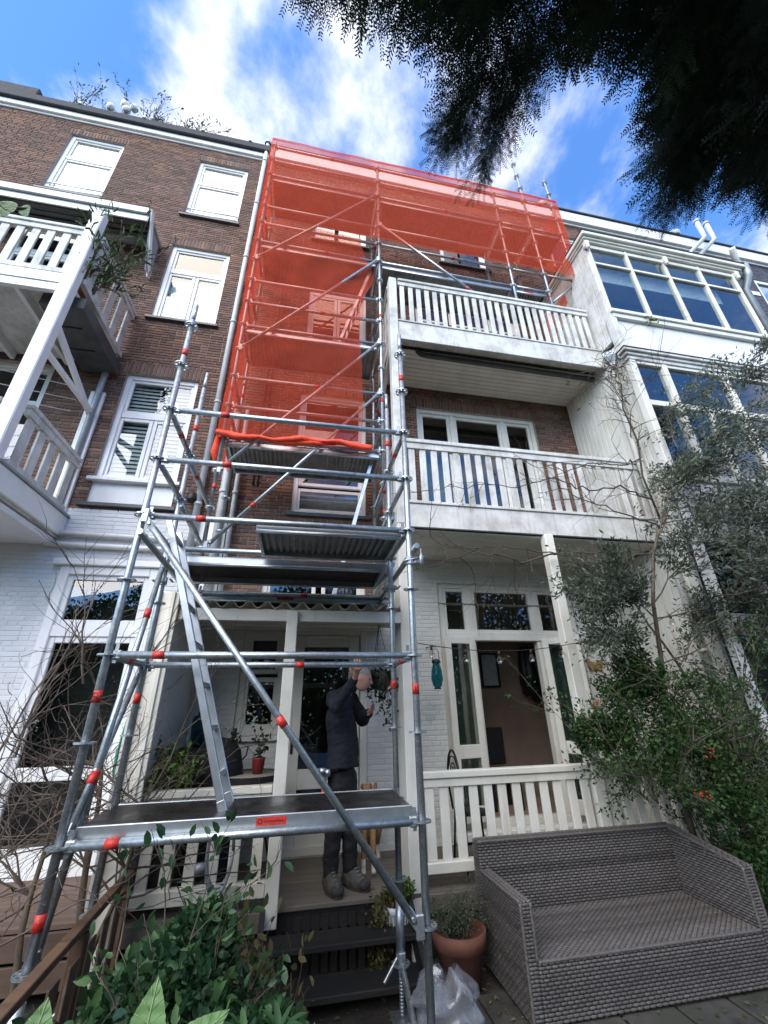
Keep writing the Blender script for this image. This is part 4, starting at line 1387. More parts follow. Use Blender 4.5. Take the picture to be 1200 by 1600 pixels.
# lower conservatory
LY = 4.0
c_ = MB()
c_.box(4.70, 8.5, LY - .10, LY + .06, 4.99, 5.04, .006)
c_.box(4.74, 8.5, LY - .065, LY + .06, 4.93, 4.988, .008)
c_.box(4.78, 8.5, LY - .04, LY + .06, 4.86, 4.928, .006)
cons = c_.build("conservatory_cornice", "weathered_paint", RH)
MB().box(4.69, 8.5, LY - .11, LY + .08, 5.041, 5.06, .005).build("lead_strip", "roofing_felt", cons)
w = MB()
for x, ww in ((4.80, .11), (5.39, .09), (6.57, .09), (7.75, .09)): w.box(x, x + ww, LY - .03, LY + .08, 2.80, 4.858, .006)
for z0, z1 in ((3.98, 4.08), (2.75, 2.82), (4.80, 4.857)):
    for x, x2 in ((4.911, 5.389), (5.481, 6.569), (6.661, 7.749)): w.box(x, x2, LY - .02, LY + .07, z0, z1, .005)
for x in (5.95, 7.15): w.box(x, x + .08, LY - .02, LY + .07, 2.821, 3.979, .005)
lwin = w.build("window", "cream_paint", RH)
lwin["label"] = "white conservatory window reflecting trees, behind the olive tree"
for x, x2 in ((4.90, 5.40), (5.47, 6.58), (6.65, 7.76)):
    for z0, z1 in ((2.81, 3.99), (4.07, 4.81)):
        MB().box(x, x2, LY + .02, LY + .028, z0, z1).build("pane", "window_glass", lwin)
MB().box(4.78, 8.5, LY - .07, LY + .02, 2.68, 2.749, .006).build("sill", "cream_paint", lwin)
MB().box(4.82, 8.5, LY - .02, LY + .05, 1.90, 2.678, .004).build("panel", "white_paint", RH)
MB().box(4.80, 8.5, LY - .05, LY + .06, 1.78, 1.898, .006).build("beam", "weathered_paint", RH)
w = MB()
for x in (4.82, 5.55, 6.75, 7.9): w.box(x, x + .10, LY - .02, LY + .08, GZ, 1.778, .006)
for x, x2 in ((4.921, 5.549), (5.651, 6.749), (6.851, 7.899)):
    w.box(x, x2, LY - .01, LY + .07, .80, .90, .005)
gwin = w.build("garden_window", "white_paint", RH)
for x, x2 in ((4.91, 5.56), (5.64, 6.76), (6.84, 7.91)):
    MB().box(x, x2, LY + .02, LY + .028, -1.5, .81).build("pane", "window_glass", gwin)
    MB().box(x, x2, LY + .02, LY + .028, .89, 1.78).build("pane", "window_glass", gwin)
q = MB(); q.tube([(4.80, 4.30, 5.02), (4.80, 4.33, 4.7), (4.80, 4.38, 4.55), (4.80, 4.38, GZ)], .045, 10)
for z in (4.3, 3.2, 2.0, .5): q.tube([(4.80, 4.38, z), (4.80, 4.38, z + .05)], .055, 10)
rwp = q.build("downpipe", "cream_paint", RH)
q = MB(); q.lathe([(.05, 0), (.06, .04), (.13, .16), (.14, .24), (.13, .25)], (4.80, 4.28, 5.02), 4, False); q.build("hopper", "zinc_sheet", rwp)
fl = MB()
for x in (10.45, 10.78):
    fl.tube([(x - .3, YF - .10, 10.9), (x - .3, YF - .10, 11.45), (x, YF - .40, 11.75), (x, YF - .40, 12.45)], .062, 10)
    fl.tube([(x, YF - .40, 12.43), (x, YF - .40, 12.50)], .08, 10)
fl.tube([(11.75, YF - .10, 10.9), (11.75, YF - .10, 11.5), (11.45, YF - .3, 11.7)], .08, 10)
fl.build("flue_pipe", "grey_plastic", RH)
brick_wall(RH, "dark_brick_wall", 9.4, 17, 4.5, 11.9, [(12.2, 14.0, 8.6, 11.0)], ("dark_brick", "dark_brick", "mortar"), (), 40)
q = MB(); frame_rect(q, 12.2, 14.0, 8.6, 11.0, .12, YF + .03, YF + .12)
q.box(9.42, 12.1, YF - .02, YF + .01, 10.2, 10.36, .005)
fw_ = q.build("window", "white_paint", RH)
MB().box(12.3, 13.9, YF + .07, YF + .078, 8.7, 10.9).build("pane", "window_glass", fw_)
q = MB(); q.tube([(8.62, UY - .1, 8.2), (8.62, UY - .08, 7.9), (8.66, UY + .1, 7.7), (8.66, UY + .1, 4.9)], .07, 10); q.build("downpipe", "zinc_sheet", RH)

# ------------------------------------------------------------------ scaffolds
TR = 0.0242
rs = MB()
def ring(mb, r0, r1, z0, z1, n=20):
    mb.lathe([(r0, z0), (r1, z0), (r1, z1), (r0, z1), (r0, z0)], (0, 0, 0), n, False)
ring(rs, TR + .001, .034, -.005, .005); ring(rs, .053, .061, -.005, .005)
for k in range(8):
    a = k * math.pi / 4
    rs.obox((.033 * math.cos(a), .033 * math.sin(a), 0), (.054 * math.cos(a), .054 * math.sin(a), 0), .017, .0098)
ROS = rs.mesh("rosette", "galvanised_steel")
bd = MB(); bd.lathe([(TR + .0008, -.036), (TR + .0014, -.036), (TR + .0014, .036), (TR + .0008, .036)], (0, 0, 0), 14)
BAND = bd.mesh("marking_band", "red_tape")


def standard(root, x, y, z0, z1, zs, bands=(), taper=True):
    m = MB().tube([(x, y, z0), (x, y, z1 - .22 if taper else z1)], TR, 14)
    if taper:
        m.tube([(x, y, z1 - .23), (x, y, z1)], .019, 12)
    z = z1 - 0.30
    o = m.build("standard", "galvanised_steel", root)
    for z in zs:
        r = link("rosette", ROS, o); r.location = (x, y, z); r.rotation_euler = (0, 0, random.uniform(-.1, .1))
    for z in bands:
        b_ = link("marking_band", BAND, o); b_.location = (x, y, z); b_.rotation_euler = (0, 0, random.uniform(0, 6))
    return o


def band_on(o, p0, p1, t_, length=.09):
    p0, p1 = Vector(p0), Vector(p1)
    b_ = link("marking_band", BAND, o)
    b_.rotation_euler = (p1 - p0).to_track_quat('Z', 'Y').to_euler()
    b_.location = p0.lerp(p1, t_)
    b_.scale = (1, 1, length / .09)


def ledger(root, p0, p1, band=None, name="ledger", r=TR):
    """tube with a wedge head at each end, hung on two rosettes"""
    p0, p1 = Vector(p0), Vector(p1)
    d = (p1 - p0).normalized()
    a, b_ = p0 + d * .065, p1 - d * .065
    m = MB().tube([a, b_], r, 12)
    for p, s in ((p0, 1), (p1, -1)):
        m.obox(p + d * s * .030, p + d * s * .085, .040, .058, bev=.008)
        c = p + d * s * .047
        m.obox(c + Vector((0, 0, -.05)), c + Vector((0, 0, .075)), .007, .022, up=tuple(d))
    o = m.build(name, "galvanised_steel", root)
    if band is not None:
        band_on(o, p0, p1, band)
    return o


def brace(root, p0, p1, band=None, r=.0215):
    p0, p1 = Vector(p0), Vector(p1)
    d = (p1 - p0).normalized()
    m = MB().tube([p0 + d * .05, p1 - d * .05], r, 12)
    for p, s in ((p0, 1), (p1, -1)):
        m.obox(p - d * s * .0, p + d * s * .12, .012, .05, bev=.004)
        m.tube([p + d * s * .07 + Vector((0, -.03, 0)), p + d * s * .07 + Vector((0, .03, 0))], .012, 8)
        m.obox(p + Vector((0, 0, -.045)), p + Vector((0, 0, .07)), .03, .05, bev=.006)
    o = m.build("diagonal_brace", "galvanised_steel", root)
    for b_ in (band or ()):
        band_on(o, p0, p1, b_)
    return o


def platform(root, x0, x1, y0, y1, z, top="pressed_steel", label=None, sticker=None, ribs=True, h=.07):
    """steel decking board: side beams, ribbed underside, walking sheet"""
    m = MB()
    for ya, yb in ((y0, y0 + .022), (y1 - .022, y1)):
        m.box(x0, x1, ya, yb, z - h, z + .004, .004)
        yy = (ya + yb) / 2
        m.tube([(x0, yy, z - h), (x1, yy, z - h)], .017, 8)
    for xa in (x0, x1 - .03):
        m.box(xa, xa + .03, y0 + .023, y1 - .023, z - h, z - .002, .003)
    o = m.build("platform", "aluminium", root)
    if label: o["label"] = label
    MB().box(x0 + .005, x1 - .005, y0 + .023, y1 - .023, z - .012, z).build("deck_sheet", top, o)
    if ribs:
        q = MB()
        n = int((x1 - x0) / .06)
        for i in range(n):
            x = x0 + .05 + i * (x1 - x0 - .1) / n
            q.box(x, x + .026, y0 + .03, y1 - .03, z - .034, z - .0125)
        q.build("ribs", "pressed_steel", o)["kind"] = "stuff"
    if sticker is not None:
        s = MB().box(sticker, sticker + .18, y0 - .0018, y0 - .0003, z - .05, z - .008).build("sticker", "red_tape", o)
        q = MB(); q.lathe([(.008, -.0026), (.014, -.0026), (.014, -.002), (.008, -.002)], (sticker + .024, y0, z - .029), 14, False, 'Y')
        for i in range(9):
            q.box(sticker + .05 + i * .013, sticker + .059 + i * .013, y0 - .0024, y0 - .0019, z - .034, z - .025)
        q.build("sticker_print", "tape_print", o)
    return o


FT = thing("scaffold_tower", "front galvanised scaffold tower with ladder bay, standing in the garden before the porch", "scaffold", (-.19, 3.1, GZ))
FX0, FX1, FY0, FY1 = -1.22, 0.838, 3.10, 3.83
ZF = 3.327
zi = lambda i: ZF - .5 * i
standard(FT, FX0, FY0, GZ + .12, 3.62, [zi(i) for i in range(10)], (2.98, -.05 + .13, -.98))
standard(FT, FX1, FY0, GZ - .3, 3.62, [zi(i) for i in range(11)], (3.0, .10))
standard(FT, FX0, FY1, GZ + .30, 3.42, [2.87, 2.327, 1.827, 1.327, .827, .327, -.173, -.673, -1.2], (2.66, .08))
standard(FT, FX1, FY1, GZ + .30, 3.42, [2.87, 2.327, 1.827, 1.327, .827, .327, -.173, -.673, -1.17, -1.63], (2.7, .16))
# screw jacks under the rear legs
for x, y in ((FX1, FY1), (FX0, FY1), (FX0, FY0)):
    jk = MB()
    jk.tube([(x, y, GZ + .012), (x, y, GZ + .42)], .016, 10)
    for k in range(16):
        jk.lathe([(.016, 0), (.0195, .005), (.016, .010)], (x, y, GZ + .02 + k * .017), 10)
    jk.box(x - .075, x + .075, y - .075, y + .075, GZ, GZ + .010, .002)
    jk.lathe([(.017, 0), (.034, .0), (.036, .02), (.034, .04), (.017, .04)], (x, y, GZ + .29), 12)
    jk.obox((x - .02, y, GZ + .31), (x - .13, y - .04, GZ + .20), .016, .02, bev=.004)
    jk.tube([(x, y, GZ + .32), (x, y, GZ + .62)], .031, 12)
    jk.build("screw_jack", "galvanised_steel", FT)
# ledgers along the front and back
for i in (2, 3, 4, 6, 8):
    ledger(FT, (FX0, FY0, zi(i)), (FX1, FY0, zi(i)), {2: .22, 3: .26, 4: .20, 6: .15, 8: .13}[i])
for i in (4, 6, 8):
    ledger(FT, (FX0, FY1, zi(i)), (FX1, FY1, zi(i)), {4: .82, 6: .6, 8: .5}[i])
# transoms front to back, and on to the house scaffold
for x in (FX0, FX1):
    for i in (2, 3, 4, 6, 8):
        ledger(FT, (x, FY0, zi(i)), (x, FY1, zi(i)), .5 if i in (2, 6) else None, "transom")
    for i in (2, 3, 4):
        m = MB().obox((x, FY1 + .05, zi(i) - .03), (x, 4.62, zi(i) - .06), .05, .05, bev=.006)
        m.tube([(x + .02, FY1 - .02, zi(i) - .06), (x + .02, 4.80, zi(i) - .10)], TR, 10)
        o = m.build("tie_tube", "galvanised_steel", FT)
        band_on(o, (x + .02, FY1, zi(i) - .06), (x + .02, 4.8, zi(i) - .1), .3)
for x in (FX0, FX1):
    m = MB().tube([(x + .04, 3.0, 1.16), (x + .04, 4.7, 1.10)], TR, 10)
    m.build("tie_tube", "galvanised_steel", FT)
brace(FT, (FX0 + .03, FY0 - .04, zi(4) - .03), (FX1 - .05, FY0 - .04, zi(9) + .0), (.56,))
brace(FT, (FX0 + .0, FY0 + .05, zi(9) + .0), (FX0, FY1 - .05, zi(4) - .1), (.33, .78))
brace(FT, (FX0, FY0 + .05, zi(8) - .02), (FX0, FY1 - .05, zi(6)), (.3,))
brace(FT, (FX1, FY1 - .03, GZ + .27), (FX1 + .0, FY0 + .05, GZ - .05), (.78,))
platform(FT, FX0 + .05, FX1 - .05, FY0 + .04, FY1 - .06, zi(8) + .075, "film_faced_ply", "lowest platform with wet black ply deck, the ladder standing on it", -.19, False, .085)
platform(FT, -.40, FX1 - .05, FY0 + .05, FY1 - .05, zi(4) + .02, "pressed_steel", "upper platform of the front tower, open beside the ladder")
h = MB(); h.obox((-.41, FY0 + .06, zi(4) + .03), (-.62, FY0 + .06, zi(4) + .52), .6, .02, up=(1, 0, 0), bev=.003)
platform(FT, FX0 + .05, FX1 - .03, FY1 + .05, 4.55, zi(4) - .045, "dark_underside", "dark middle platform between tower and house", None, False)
q = MB()
# coupler on the front right standard
cpl = MB()
cpl.lathe([(TR, -.03), (.037, -.03), (.037, .03), (TR, .03)], (FX1, FY0, 1.06), 12, False)
cpl.box(FX1 + .03, FX1 + .10, FY0 - .03, FY0 + .03, 1.03, 1.09, .01); cpl.lathe([(.01, -.05), (.018, -.04), (.018, .03), (.008, .05)], (FX1 + .09, FY0 - .03, 1.07), 8)
cpl.tube([(FX1 + .09, FY0 - .03, 1.0), (FX1 + .09, FY0 - .03, 1.16)], .007, 6); cpl.tube([(FX1 - .06, FY0 - .03, 1.05), (FX1 + .12, FY0 - .03, 1.09)], .008, 6)
cpl.build("coupler", "galvanised_steel", FT)
for x, y, z in ((FX1, FY1, 1.02), (FX0, FY1, 1.02), (.93, 4.62, 1.06), (.80, 4.62, 1.02)):
    c2 = MB(); c2.lathe([(TR, -.03), (.040, -.03), (.040, .03), (TR, .03)], (x, y, z), 10, False); c2.box(x - .05, x + .05, y - .05, y - .025, z - .02, z + .02, .008)
    c2.tube([(x - .07, y - .06, z), (x - .07, y + .05, z)], .009, 6); c2.tube([(x + .07, y - .07, z + .01), (x + .07, y + .05, z + .01)], .009, 6)
    c2.build("coupler", "galvanised_steel", FT)
# printed numbers and marks on the tapes of the two front standards
def digit5(mb, x, y, z, s):
    for bx in ((-1, 1, .85, 1.05), (-1, -.65, 0, .85), (-1, 1, -.1, .1), (.65, 1, -.9, -.1), (-1, 1, -1.05, -.85)):
        mb.box(x + bx[0] * s * .6, x + bx[1] * s * .6, y - .0008, y, z + bx[2] * s, z + bx[3] * s)
q = MB(); digit5(q, FX0 - .004, FY0 - TR - .0024, .08, .022)
for dx in (-.010, .008):
    q.obox((FX1 + dx - .004, FY0 - TR - .0026, .122), (FX1 + dx + .004, FY0 - TR - .0026, .10), .005, .001, up=(0, 1, 0))
    q.obox((FX1 + dx + .004, FY0 - TR - .0026, .10), (FX1 + dx - .004, FY0 - TR - .0026, .078), .005, .001, up=(0, 1, 0))
q.lathe([(.009, -.001), (.015, -.001), (.015, 0), (.009, 0)], (FX1, FY1 - TR - .0024, .16), 12, False, 'Y')
q.build("tape_mark", "tape_print", FT)
# clear foil tied round a coupler
fo = MB()
vs_ = []
for i in range(7):
    for j in range(5):
        vs_.append((FX1 - .12 + i * .03 + random.uniform(-.01, .01), FY1 - .05 + random.uniform(-.03, .03), 1.3 - j * .06 - abs(i - 4) * .012))
fo.add(vs_, [(i * 5 + j, i * 5 + j + 1, (i + 1) * 5 + j + 1, (i + 1) * 5 + j) for i in range(6) for j in range(4)], True)
tag(fo.build("plastic_wrap", "clear_plastic"), "scrap of clear plastic wrap hanging from the platform corner", "plastic wrap")


def ladder(name, label, a, b_, gap, n, mat="aluminium"):
    """two box stiles from a to b (bottom to top) set apart by vector gap, with rungs"""
    a, b_, gap = Vector(a), Vector(b_), Vector(gap)
    root = thing(name, label, "ladder", a)
    d = (b_ - a).normalized()
    for o_ in (Vector((0, 0, 0)), gap):
        m = MB().obox(a + o_, b_ + o_, .024, .050, up=tuple(d.cross(gap).normalized()), bev=.004)
        m.obox(a + o_ - d * .03, a + o_ + d * .05, .03, .056, up=tuple(d.cross(gap).normalized()), bev=.006)
        m.build("stile", mat, root)
    L = (b_ - a).length
    for i in range(n):
        p = a + d * (L * (i + .6) / n)
        MB().obox(p, p + gap, .034, .034, up=tuple(d), bev=.006).build("rung", mat, root)
    return root


ladder("ladder", "aluminium ladder leaning from the lowest platform to the opening in the tower", (-.42, 3.34, -.585), (-1.12, 3.34, 1.42), (0, .32, 0), 7)

HS = thing("house_scaffold", "tall galvanised scaffold against the middle house, hung with red netting", "scaffold", (0, 4.61, 1.1))
HY0, HY1 = 4.61, 5.34
HX = [-1.126, .9465, 3.53, 4.265, 4.98]
zh = lambda i: 10.1176 - .5 * i
rosA = [zh(i) for i in range(0, 19)]
standard(HS, HX[0], HY0, 1.08, 10.3, rosA, (8.35, 5.9, 3.9, 2.4))
standard(HS, HX[1], HY0, 1.08, 10.4, rosA, (7.95, 5.75, 4.0, 2.2))
standard(HS, HX[0], HY1, 1.08, 9.0, rosA[3:], (7.3, 4.4))
standard(HS, HX[1], HY1, 1.08, 9.0, rosA[3:], (7.2, 4.6, 3.2))
standard(HS, HX[2], HY0, 5.52, 11.2, [zh(i) for i in range(-2, 10)], (6.5,))
standard(HS, HX[3], HY0, 5.52, 12.0, [zh(i) for i in range(-4, 10)], (7.0,))
standard(HS, HX[4], HY0, 7.1, 11.2, [zh(i) for i in range(-2, 7)])
for x in HX[2:4]:
    standard(HS, x, HY1, 5.52, 9.2, [zh(i) for i in range(2, 9)], (7.5,))
standard(HS, .2, HY1, 9.15, 10.5, [], ())
pairs = [(0, 1), (1, 2), (2, 3), (3, 4)]
for a, b_ in pairs:
    p = lambda i, y=HY0: ((HX[a], y, zh(i)), (HX[b_], y, zh(i)))
    for i in ((0, 1, 2, 4, 5, 6) if a else (0, 1, 2, 4, 5, 6, 8, 9, 10, 12, 13, 14, 18)):
        if a == 3 and i > 5: continue
        ledger(HS, *p(i), band=.55 if (i + a) % 3 == 0 else None)
    for i in ((2, 6) if a else (2, 6, 10, 14, 18)):
        if a == 3 and i > 2: continue
        ledger(HS, *p(i, HY1), name="ledger")
    # short guard-rail uprights at the back of the top lift
    x = HX[a] + .45 * (HX[b_] - HX[a])
for k, x in enumerate(HX):
    for i in ((2, 6, 10, 14, 18) if k < 2 else (2, 6)):
        if k == 4: i = 2 if i == 2 else 5
        ledger(HS, (x, HY0, zh(i)), (x, HY1, zh(i)), None, "transom")
    if k in (0, 1):
        for i in (4, 5, 8, 9, 12, 13):
            ledger(HS, (x, HY0, zh(i)), (x, HY1, zh(i)), .5 if i % 4 == 0 else None, "transom")
for i0, i1 in ((7, 2), (11, 6), (15, 10), (17, 12)):
    brace(HS, (HX[0] + .03, HY0 - .045, zh(i0)), (HX[1] - .03, HY0 - .045, zh(i1)), (.22,) if i0 == 17 else ())
brace(HS, (HX[1] + .03, HY0 - .045, zh(4) + .03), (HX[2] - .35, HY0 - .045, zh(8) + .1), (.72,))
brace(HS, (HX[3] + .03, HY0 + .05, zh(5) - .75), (HX[4], HY0 + .05, zh(5)))
platform(HS, HX[0] + .05, HX[1] - .05, HY0 + .02, HY1 - .02, zh(2) - .03, label="top platform of the left scaffold bay")
platform(HS, HX[1] + .05, HX[2] - .05, HY0 + .02, HY1 - .02, zh(2) - .03, label="top platform over the upper balcony")
platform(HS, HX[2] + .05, HX[3] - .05, HY0 + .02, HY1 - .02, zh(2) - .03, label="top platform of the first narrow bay")
platform(HS, HX[3] + .05, HX[4] - .05, HY0 + .02, HY1 - .02, zh(2) - .03, label="top platform of the last narrow bay")
platform(HS, HX[0] + .05, HX[1] - .05, HY0 + .02, HY1 - .02, zh(6) - .03, label="platform at the top of the second storey windows")
platform(HS, HX[1] + .05, HX[2] - .05, HY0 + .02, HY1 - .02, zh(6) - .03, label="platform just above the upper balcony railing")
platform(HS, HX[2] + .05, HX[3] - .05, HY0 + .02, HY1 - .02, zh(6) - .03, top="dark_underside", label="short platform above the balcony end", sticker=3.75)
platform(HS, HX[0] + .05, HX[1] - .05, HY0 + .02, HY1 - .02, zh(10) - .03, label="platform in the middle of the netted bay")
platform(HS, HX[0] + .05, HX[1] - .05, HY0 + .02, HY1 - .02, zh(14) - .03, label="platform at the lower edge of the netting")
platform(HS, HX[0] + .05, HX[1] - .05, HY0 + .02, HY1 - .02, zh(18) + .0, label="lowest platform of the house scaffold, above the canopy", sticker=-.28)
ladder("ladder", "aluminium ladder between the lowest platform and the netting edge", (.35, 4.75, 1.15), (.80, 4.75, 3.0), (0, .30, 0), 7)
ladder("ladder", "aluminium ladder seen through the netting in front of the second floor window", (.28, 4.75, 5.12), (.80, 4.75, 7.0), (0, .30, 0), 7)
# upright posts and rails standing at the back of the top lift
q = MB()
for x in (.2, 1.9, 2.75, 3.25, 4.6):
    q.box(x, x + .07, HY1 + .06, HY1 + .09, 9.2, 10.6, .004)
q.build("toe_post", "pressed_steel", HS)

# ------------------------------------------------------------------ red debris netting
def net_sheet(o, u, v, nu, nv, wr, mat="net_fabric"):
    """closed thin sheet o + a*u + b*v with wrinkles wr(a, b) along its normal"""
    o, u, v = Vector(o), Vector(u), Vector(v)
    nrm = u.cross(v).normalized()
    vs_ = []
    for i in range(nu + 1):
        for j in range(nv + 1):
            a, b_ = i / nu, j / nv
            vs_.append(o + u * a + v * b_ + nrm * wr(a, b_))
    k = nv + 1
    fs_ = [(i * k + j, (i + 1) * k + j, (i + 1) * k + j + 1, i * k + j + 1) for i in range(nu) for j in range(nv)]
    return vs_, fs_


from mathutils import noise as mnoise
def wrk(sx, sy, amp, seed, pin=()):
    def f(a, b_):
        w = mnoise.noise(Vector((a * sx, b_ * sy, seed))) * amp + mnoise.noise(Vector((a * sx * 3 + b_ * 4, b_ * sy * 3, seed + 9))) * amp * .4
        return w
    return f


NET = thing("debris_netting", "red debris netting stretched over the house scaffold, its loose end rolled up below", "netting", (0, 4.57, 3.1))
m_ = MB()
# top band over all bays
for a, b_, n in ((0, 1, 26), (1, 2, 32), (2, 3, 10), (3, 4, 10)):
    w = wrk(5, 4, .018, a * 3.1)
    sag = lambda a_, b2: -.02 * math.sin(math.pi * a_) * b2
    v_, f_ = net_sheet((HX[a] - (.06 if a == 0 else 0), HY0 - .115, zh(5) - .02), (HX[b_] - HX[a] + (.06 if a == 0 else 0) + (.03 if b_ == 4 else 0), 0, 0), (0, 0, 2.56 + (.05 if a else .0)), n, 22,
                       lambda x_, y_, w=w: max(-.02, w(x_, y_)) * min(1, 6 * x_ + .2, 6 * (1 - x_) + .2))
    v_ = [Vector((p.x, p.y, p.z - (.035 * math.sin(math.pi * min(1, max(0, (p.x - HX[a]) / (HX[b_] - HX[a])))) if p.z > zh(0) - .1 else 0))) for p in v_]
    m_.add(v_, f_, True)
m_.build("top_net", "net_fabric", NET)
m_ = MB()
w = wrk(6, 9, .035, 4.2)
def lowedge(p, a, b_):
    return p
nu, nv = 26, 64
v_, f_ = net_sheet((HX[0] - .05, HY0 - .11, 3.06), (1.86, 0, 0), (0, 0, zh(5) - 3.06 - .03), nu, nv, lambda x_, y_: max(-.015, w(x_, y_)))
for i in range(nu + 1):
    for j in range(nv + 1):
        a, b_ = i / nu, j / nv
        p = v_[i * (nv + 1) + j]
        # free right edge: runs in at the bottom, pulled back behind the standard at the top
        e = .10 * math.sin(b_ * 9) * .25 + (-.05 if b_ < .55 else .0) + (.16 * max(0, 1 - abs(b_ - .80) / .12)) - (.10 * max(0, 1 - abs(b_ - .98) / .10))
        p.x += a * a * e
        p.y += a ** 3 * (.06 + .10 * max(0, 1 - abs(b_ - .8) / .15))
        # fan of creases at the left standard
        fan = max(0, 1 - a * 1.6) * max(0, 1 - abs(b_ - .60) / .22)
        p.y -= fan * .025 * math.sin((b_ * 60 + a * 14))
m_.add(v_, f_, True)
m_.build("front_net", "net_fabric", NET)
m_ = MB()
w2 = wrk(4, 12, .05, 8.8)
v_, f_ = net_sheet((HX[0] - .05, HY0 - .11, 3.0), (0, .88, 0), (0, 0, zh(0) - 3.0), 12, 80, lambda x_, y_: .06 * math.sin(math.pi * x_) * math.sin(y_ * 40) * .5 + w2(x_, y_))
m_.add(v_, f_, True)
v_, f_ = net_sheet((HX[4] + .03, HY0 - .11, 7.58), (0, .88, 0), (0, 0, 2.5), 10, 22, wrk(4, 5, .03, 2.8))
m_.add(v_, f_, True)
v_, f_ = net_sheet((HX[4] + .03, HY0 - .03, 7.5), (-.35, .78, -.55), (0, .0, .35), 10, 6, wrk(4, 5, .02, 1.8))
m_.add(v_, f_, True)
m_.build("side_net", "net_fabric", NET)
# rolled-up loose end
m_ = MB()
for y0, seed in ((HY0 - .12, 0), (HY0 - .09, 5)):
    pts, rr_ = [], []
    n = 46
    for i in range(n + 1):
        a = i / n
        pts.append((HX[0] - .06 + 1.96 * a, y0 + .02 * mnoise.noise(Vector((a * 9, seed, 1))), 3.115 - .03 * math.sin(a * 7 + seed) - .03 * abs(math.sin(a * 12))))
        rr_.append(.018 + .022 * abs(math.sin(a * 8.5 + seed * .6 + .4)) + .008 * mnoise.noise(Vector((a * 30, seed, 4))))
    m_.tube(pts, rr_, 9)
m_.tube([(HX[0] - .05, HY0 - .03, 3.10), (HX[0] - .07, HY0 + .05, 2.92), (HX[0] - .03, HY0 + .1, 2.70)], [.03, .06, .02], 8)
m_.build("rolled_end", "net_bundle", NET)
tp = MB()
tp.tube([(HX[0] - .04, HY0 - .125, zh(0) + .02)] + [(x, HY0 - .125, zh(0) + .03 - (.03 if k % 2 else 0)) for k, x in enumerate((-.6, .0, .5, .9465, 1.6, 2.3, 3.0, 3.53, 4.265, 4.98))], .018, 6)
tp.build("hem_rope", "net_fabric", NET)

# ------------------------------------------------------------------ wicker sofa
SOFA = thing("garden_sofa", "empty grey brown wicker two-seat sofa standing on the dark paving", "sofa", (2.58, 3.82, GZ))
WEV = [(0, -.22, -.25), (0, 0, -.1), (0, .22, -.25), (.25, -.40, .15), (.25, 0, .85), (.25, .40, .15), (.75, -.40, .15), (.75, 0, .85), (.75, .40, .15), (1, -.22, -.25), (1, 0, -.1), (1, .22, -.25)]
WEF = [(0, 3, 4, 1), (1, 4, 5, 2), (3, 6, 7, 4), (4, 7, 8, 5), (6, 9, 10, 7), (7, 10, 11, 8)]


def weave(parent, faces, sl=.048, sh=.0195, h=.010):
    """woven strands over flat faces (origin, u, v, normal): u along the strands"""
    Rs, Ps, T = [], [], []
    for o_, u, v, nrm in faces:
        o_, u, v, nrm = (np.array(a, float) for a in (o_, u, v, nrm))
        Lu, Lv = np.linalg.norm(u), np.linalg.norm(v)
        uh, vh = u / Lu, v / Lv
        nr = max(1, int(Lv / sh)); nc = max(1, int(Lu / sl))
        su, sv = Lu / nc, Lv / nr
        band = np.repeat(rng.random(nr // 3 + 2), 3)[:nr]
        for r in range(nr):
            t0 = .8 * band[r] + .12 * rng.random()
            off = 0 if r % 2 else .5
            for c in range(nc + 1):
                a = (c - off) * su
                b = min(a + su * 1.04, Lu)
                a = max(a, 0.0)
                L_ = b - a
                if L_ < .008: continue
                hh = h * rng.uniform(.75, 1.2)
                Rs.append(np.stack([uh * L_, vh * sv * 1.02, nrm * hh], 1))
                Ps.append(o_ + uh * a + vh * (r + .5) * sv + nrm * .0008)
                T.append(np.clip(.22 + t0 * .5 + rng.normal(0, .06), 0, 1))
    me = instances("weave", WEV, WEF, np.array(Rs), np.array(Ps), "wicker", np.array(T), True)
    o = link("weave", me, parent); o["kind"] = "stuff"
    return o


sx0, sx1, sy0, sy1 = 1.60, 3.56, 3.45, 4.23
zb, zs, za, zk, th = -1.85, -1.555, -1.25, -1.075, .075
i_ = .0  # faces flush with the core
part = lambda n, *a: MB().box(*a, .004).build(n, "wicker_core", SOFA)
p = part("seat", sx0 + th, sx1 - th, sy0, sy1 - .09, zb, zs)
weave(p, [((sx0 + th, sy0, zb), (sx1 - sx0 - 2 * th, 0, 0), (0, 0, zs - zb), (0, -1, 0)),
          ((sx0 + th, sy0, zs), (sx1 - sx0 - 2 * th, 0, 0), (0, sy1 - sy0 - .09, 0), (0, 0, 1))])
p = part("backrest", sx0, sx1, sy1 - .09, sy1, zb, zk)
weave(p, [((sx0, sy1 - .09, zs), (sx1 - sx0, 0, 0), (0, 0, zk - zs), (0, -1, 0)), ((sx0, sy1 - .09, zk), (sx1 - sx0, 0, 0), (0, .09, 0), (0, 0, 1)),
          ((sx0, sy1, zb), (0, -.09, 0), (0, 0, zk - zb), (-1, 0, 0)), ((sx0, sy1, zb), (sx1 - sx0, 0, 0), (0, 0, zk - zb), (0, 1, 0))])
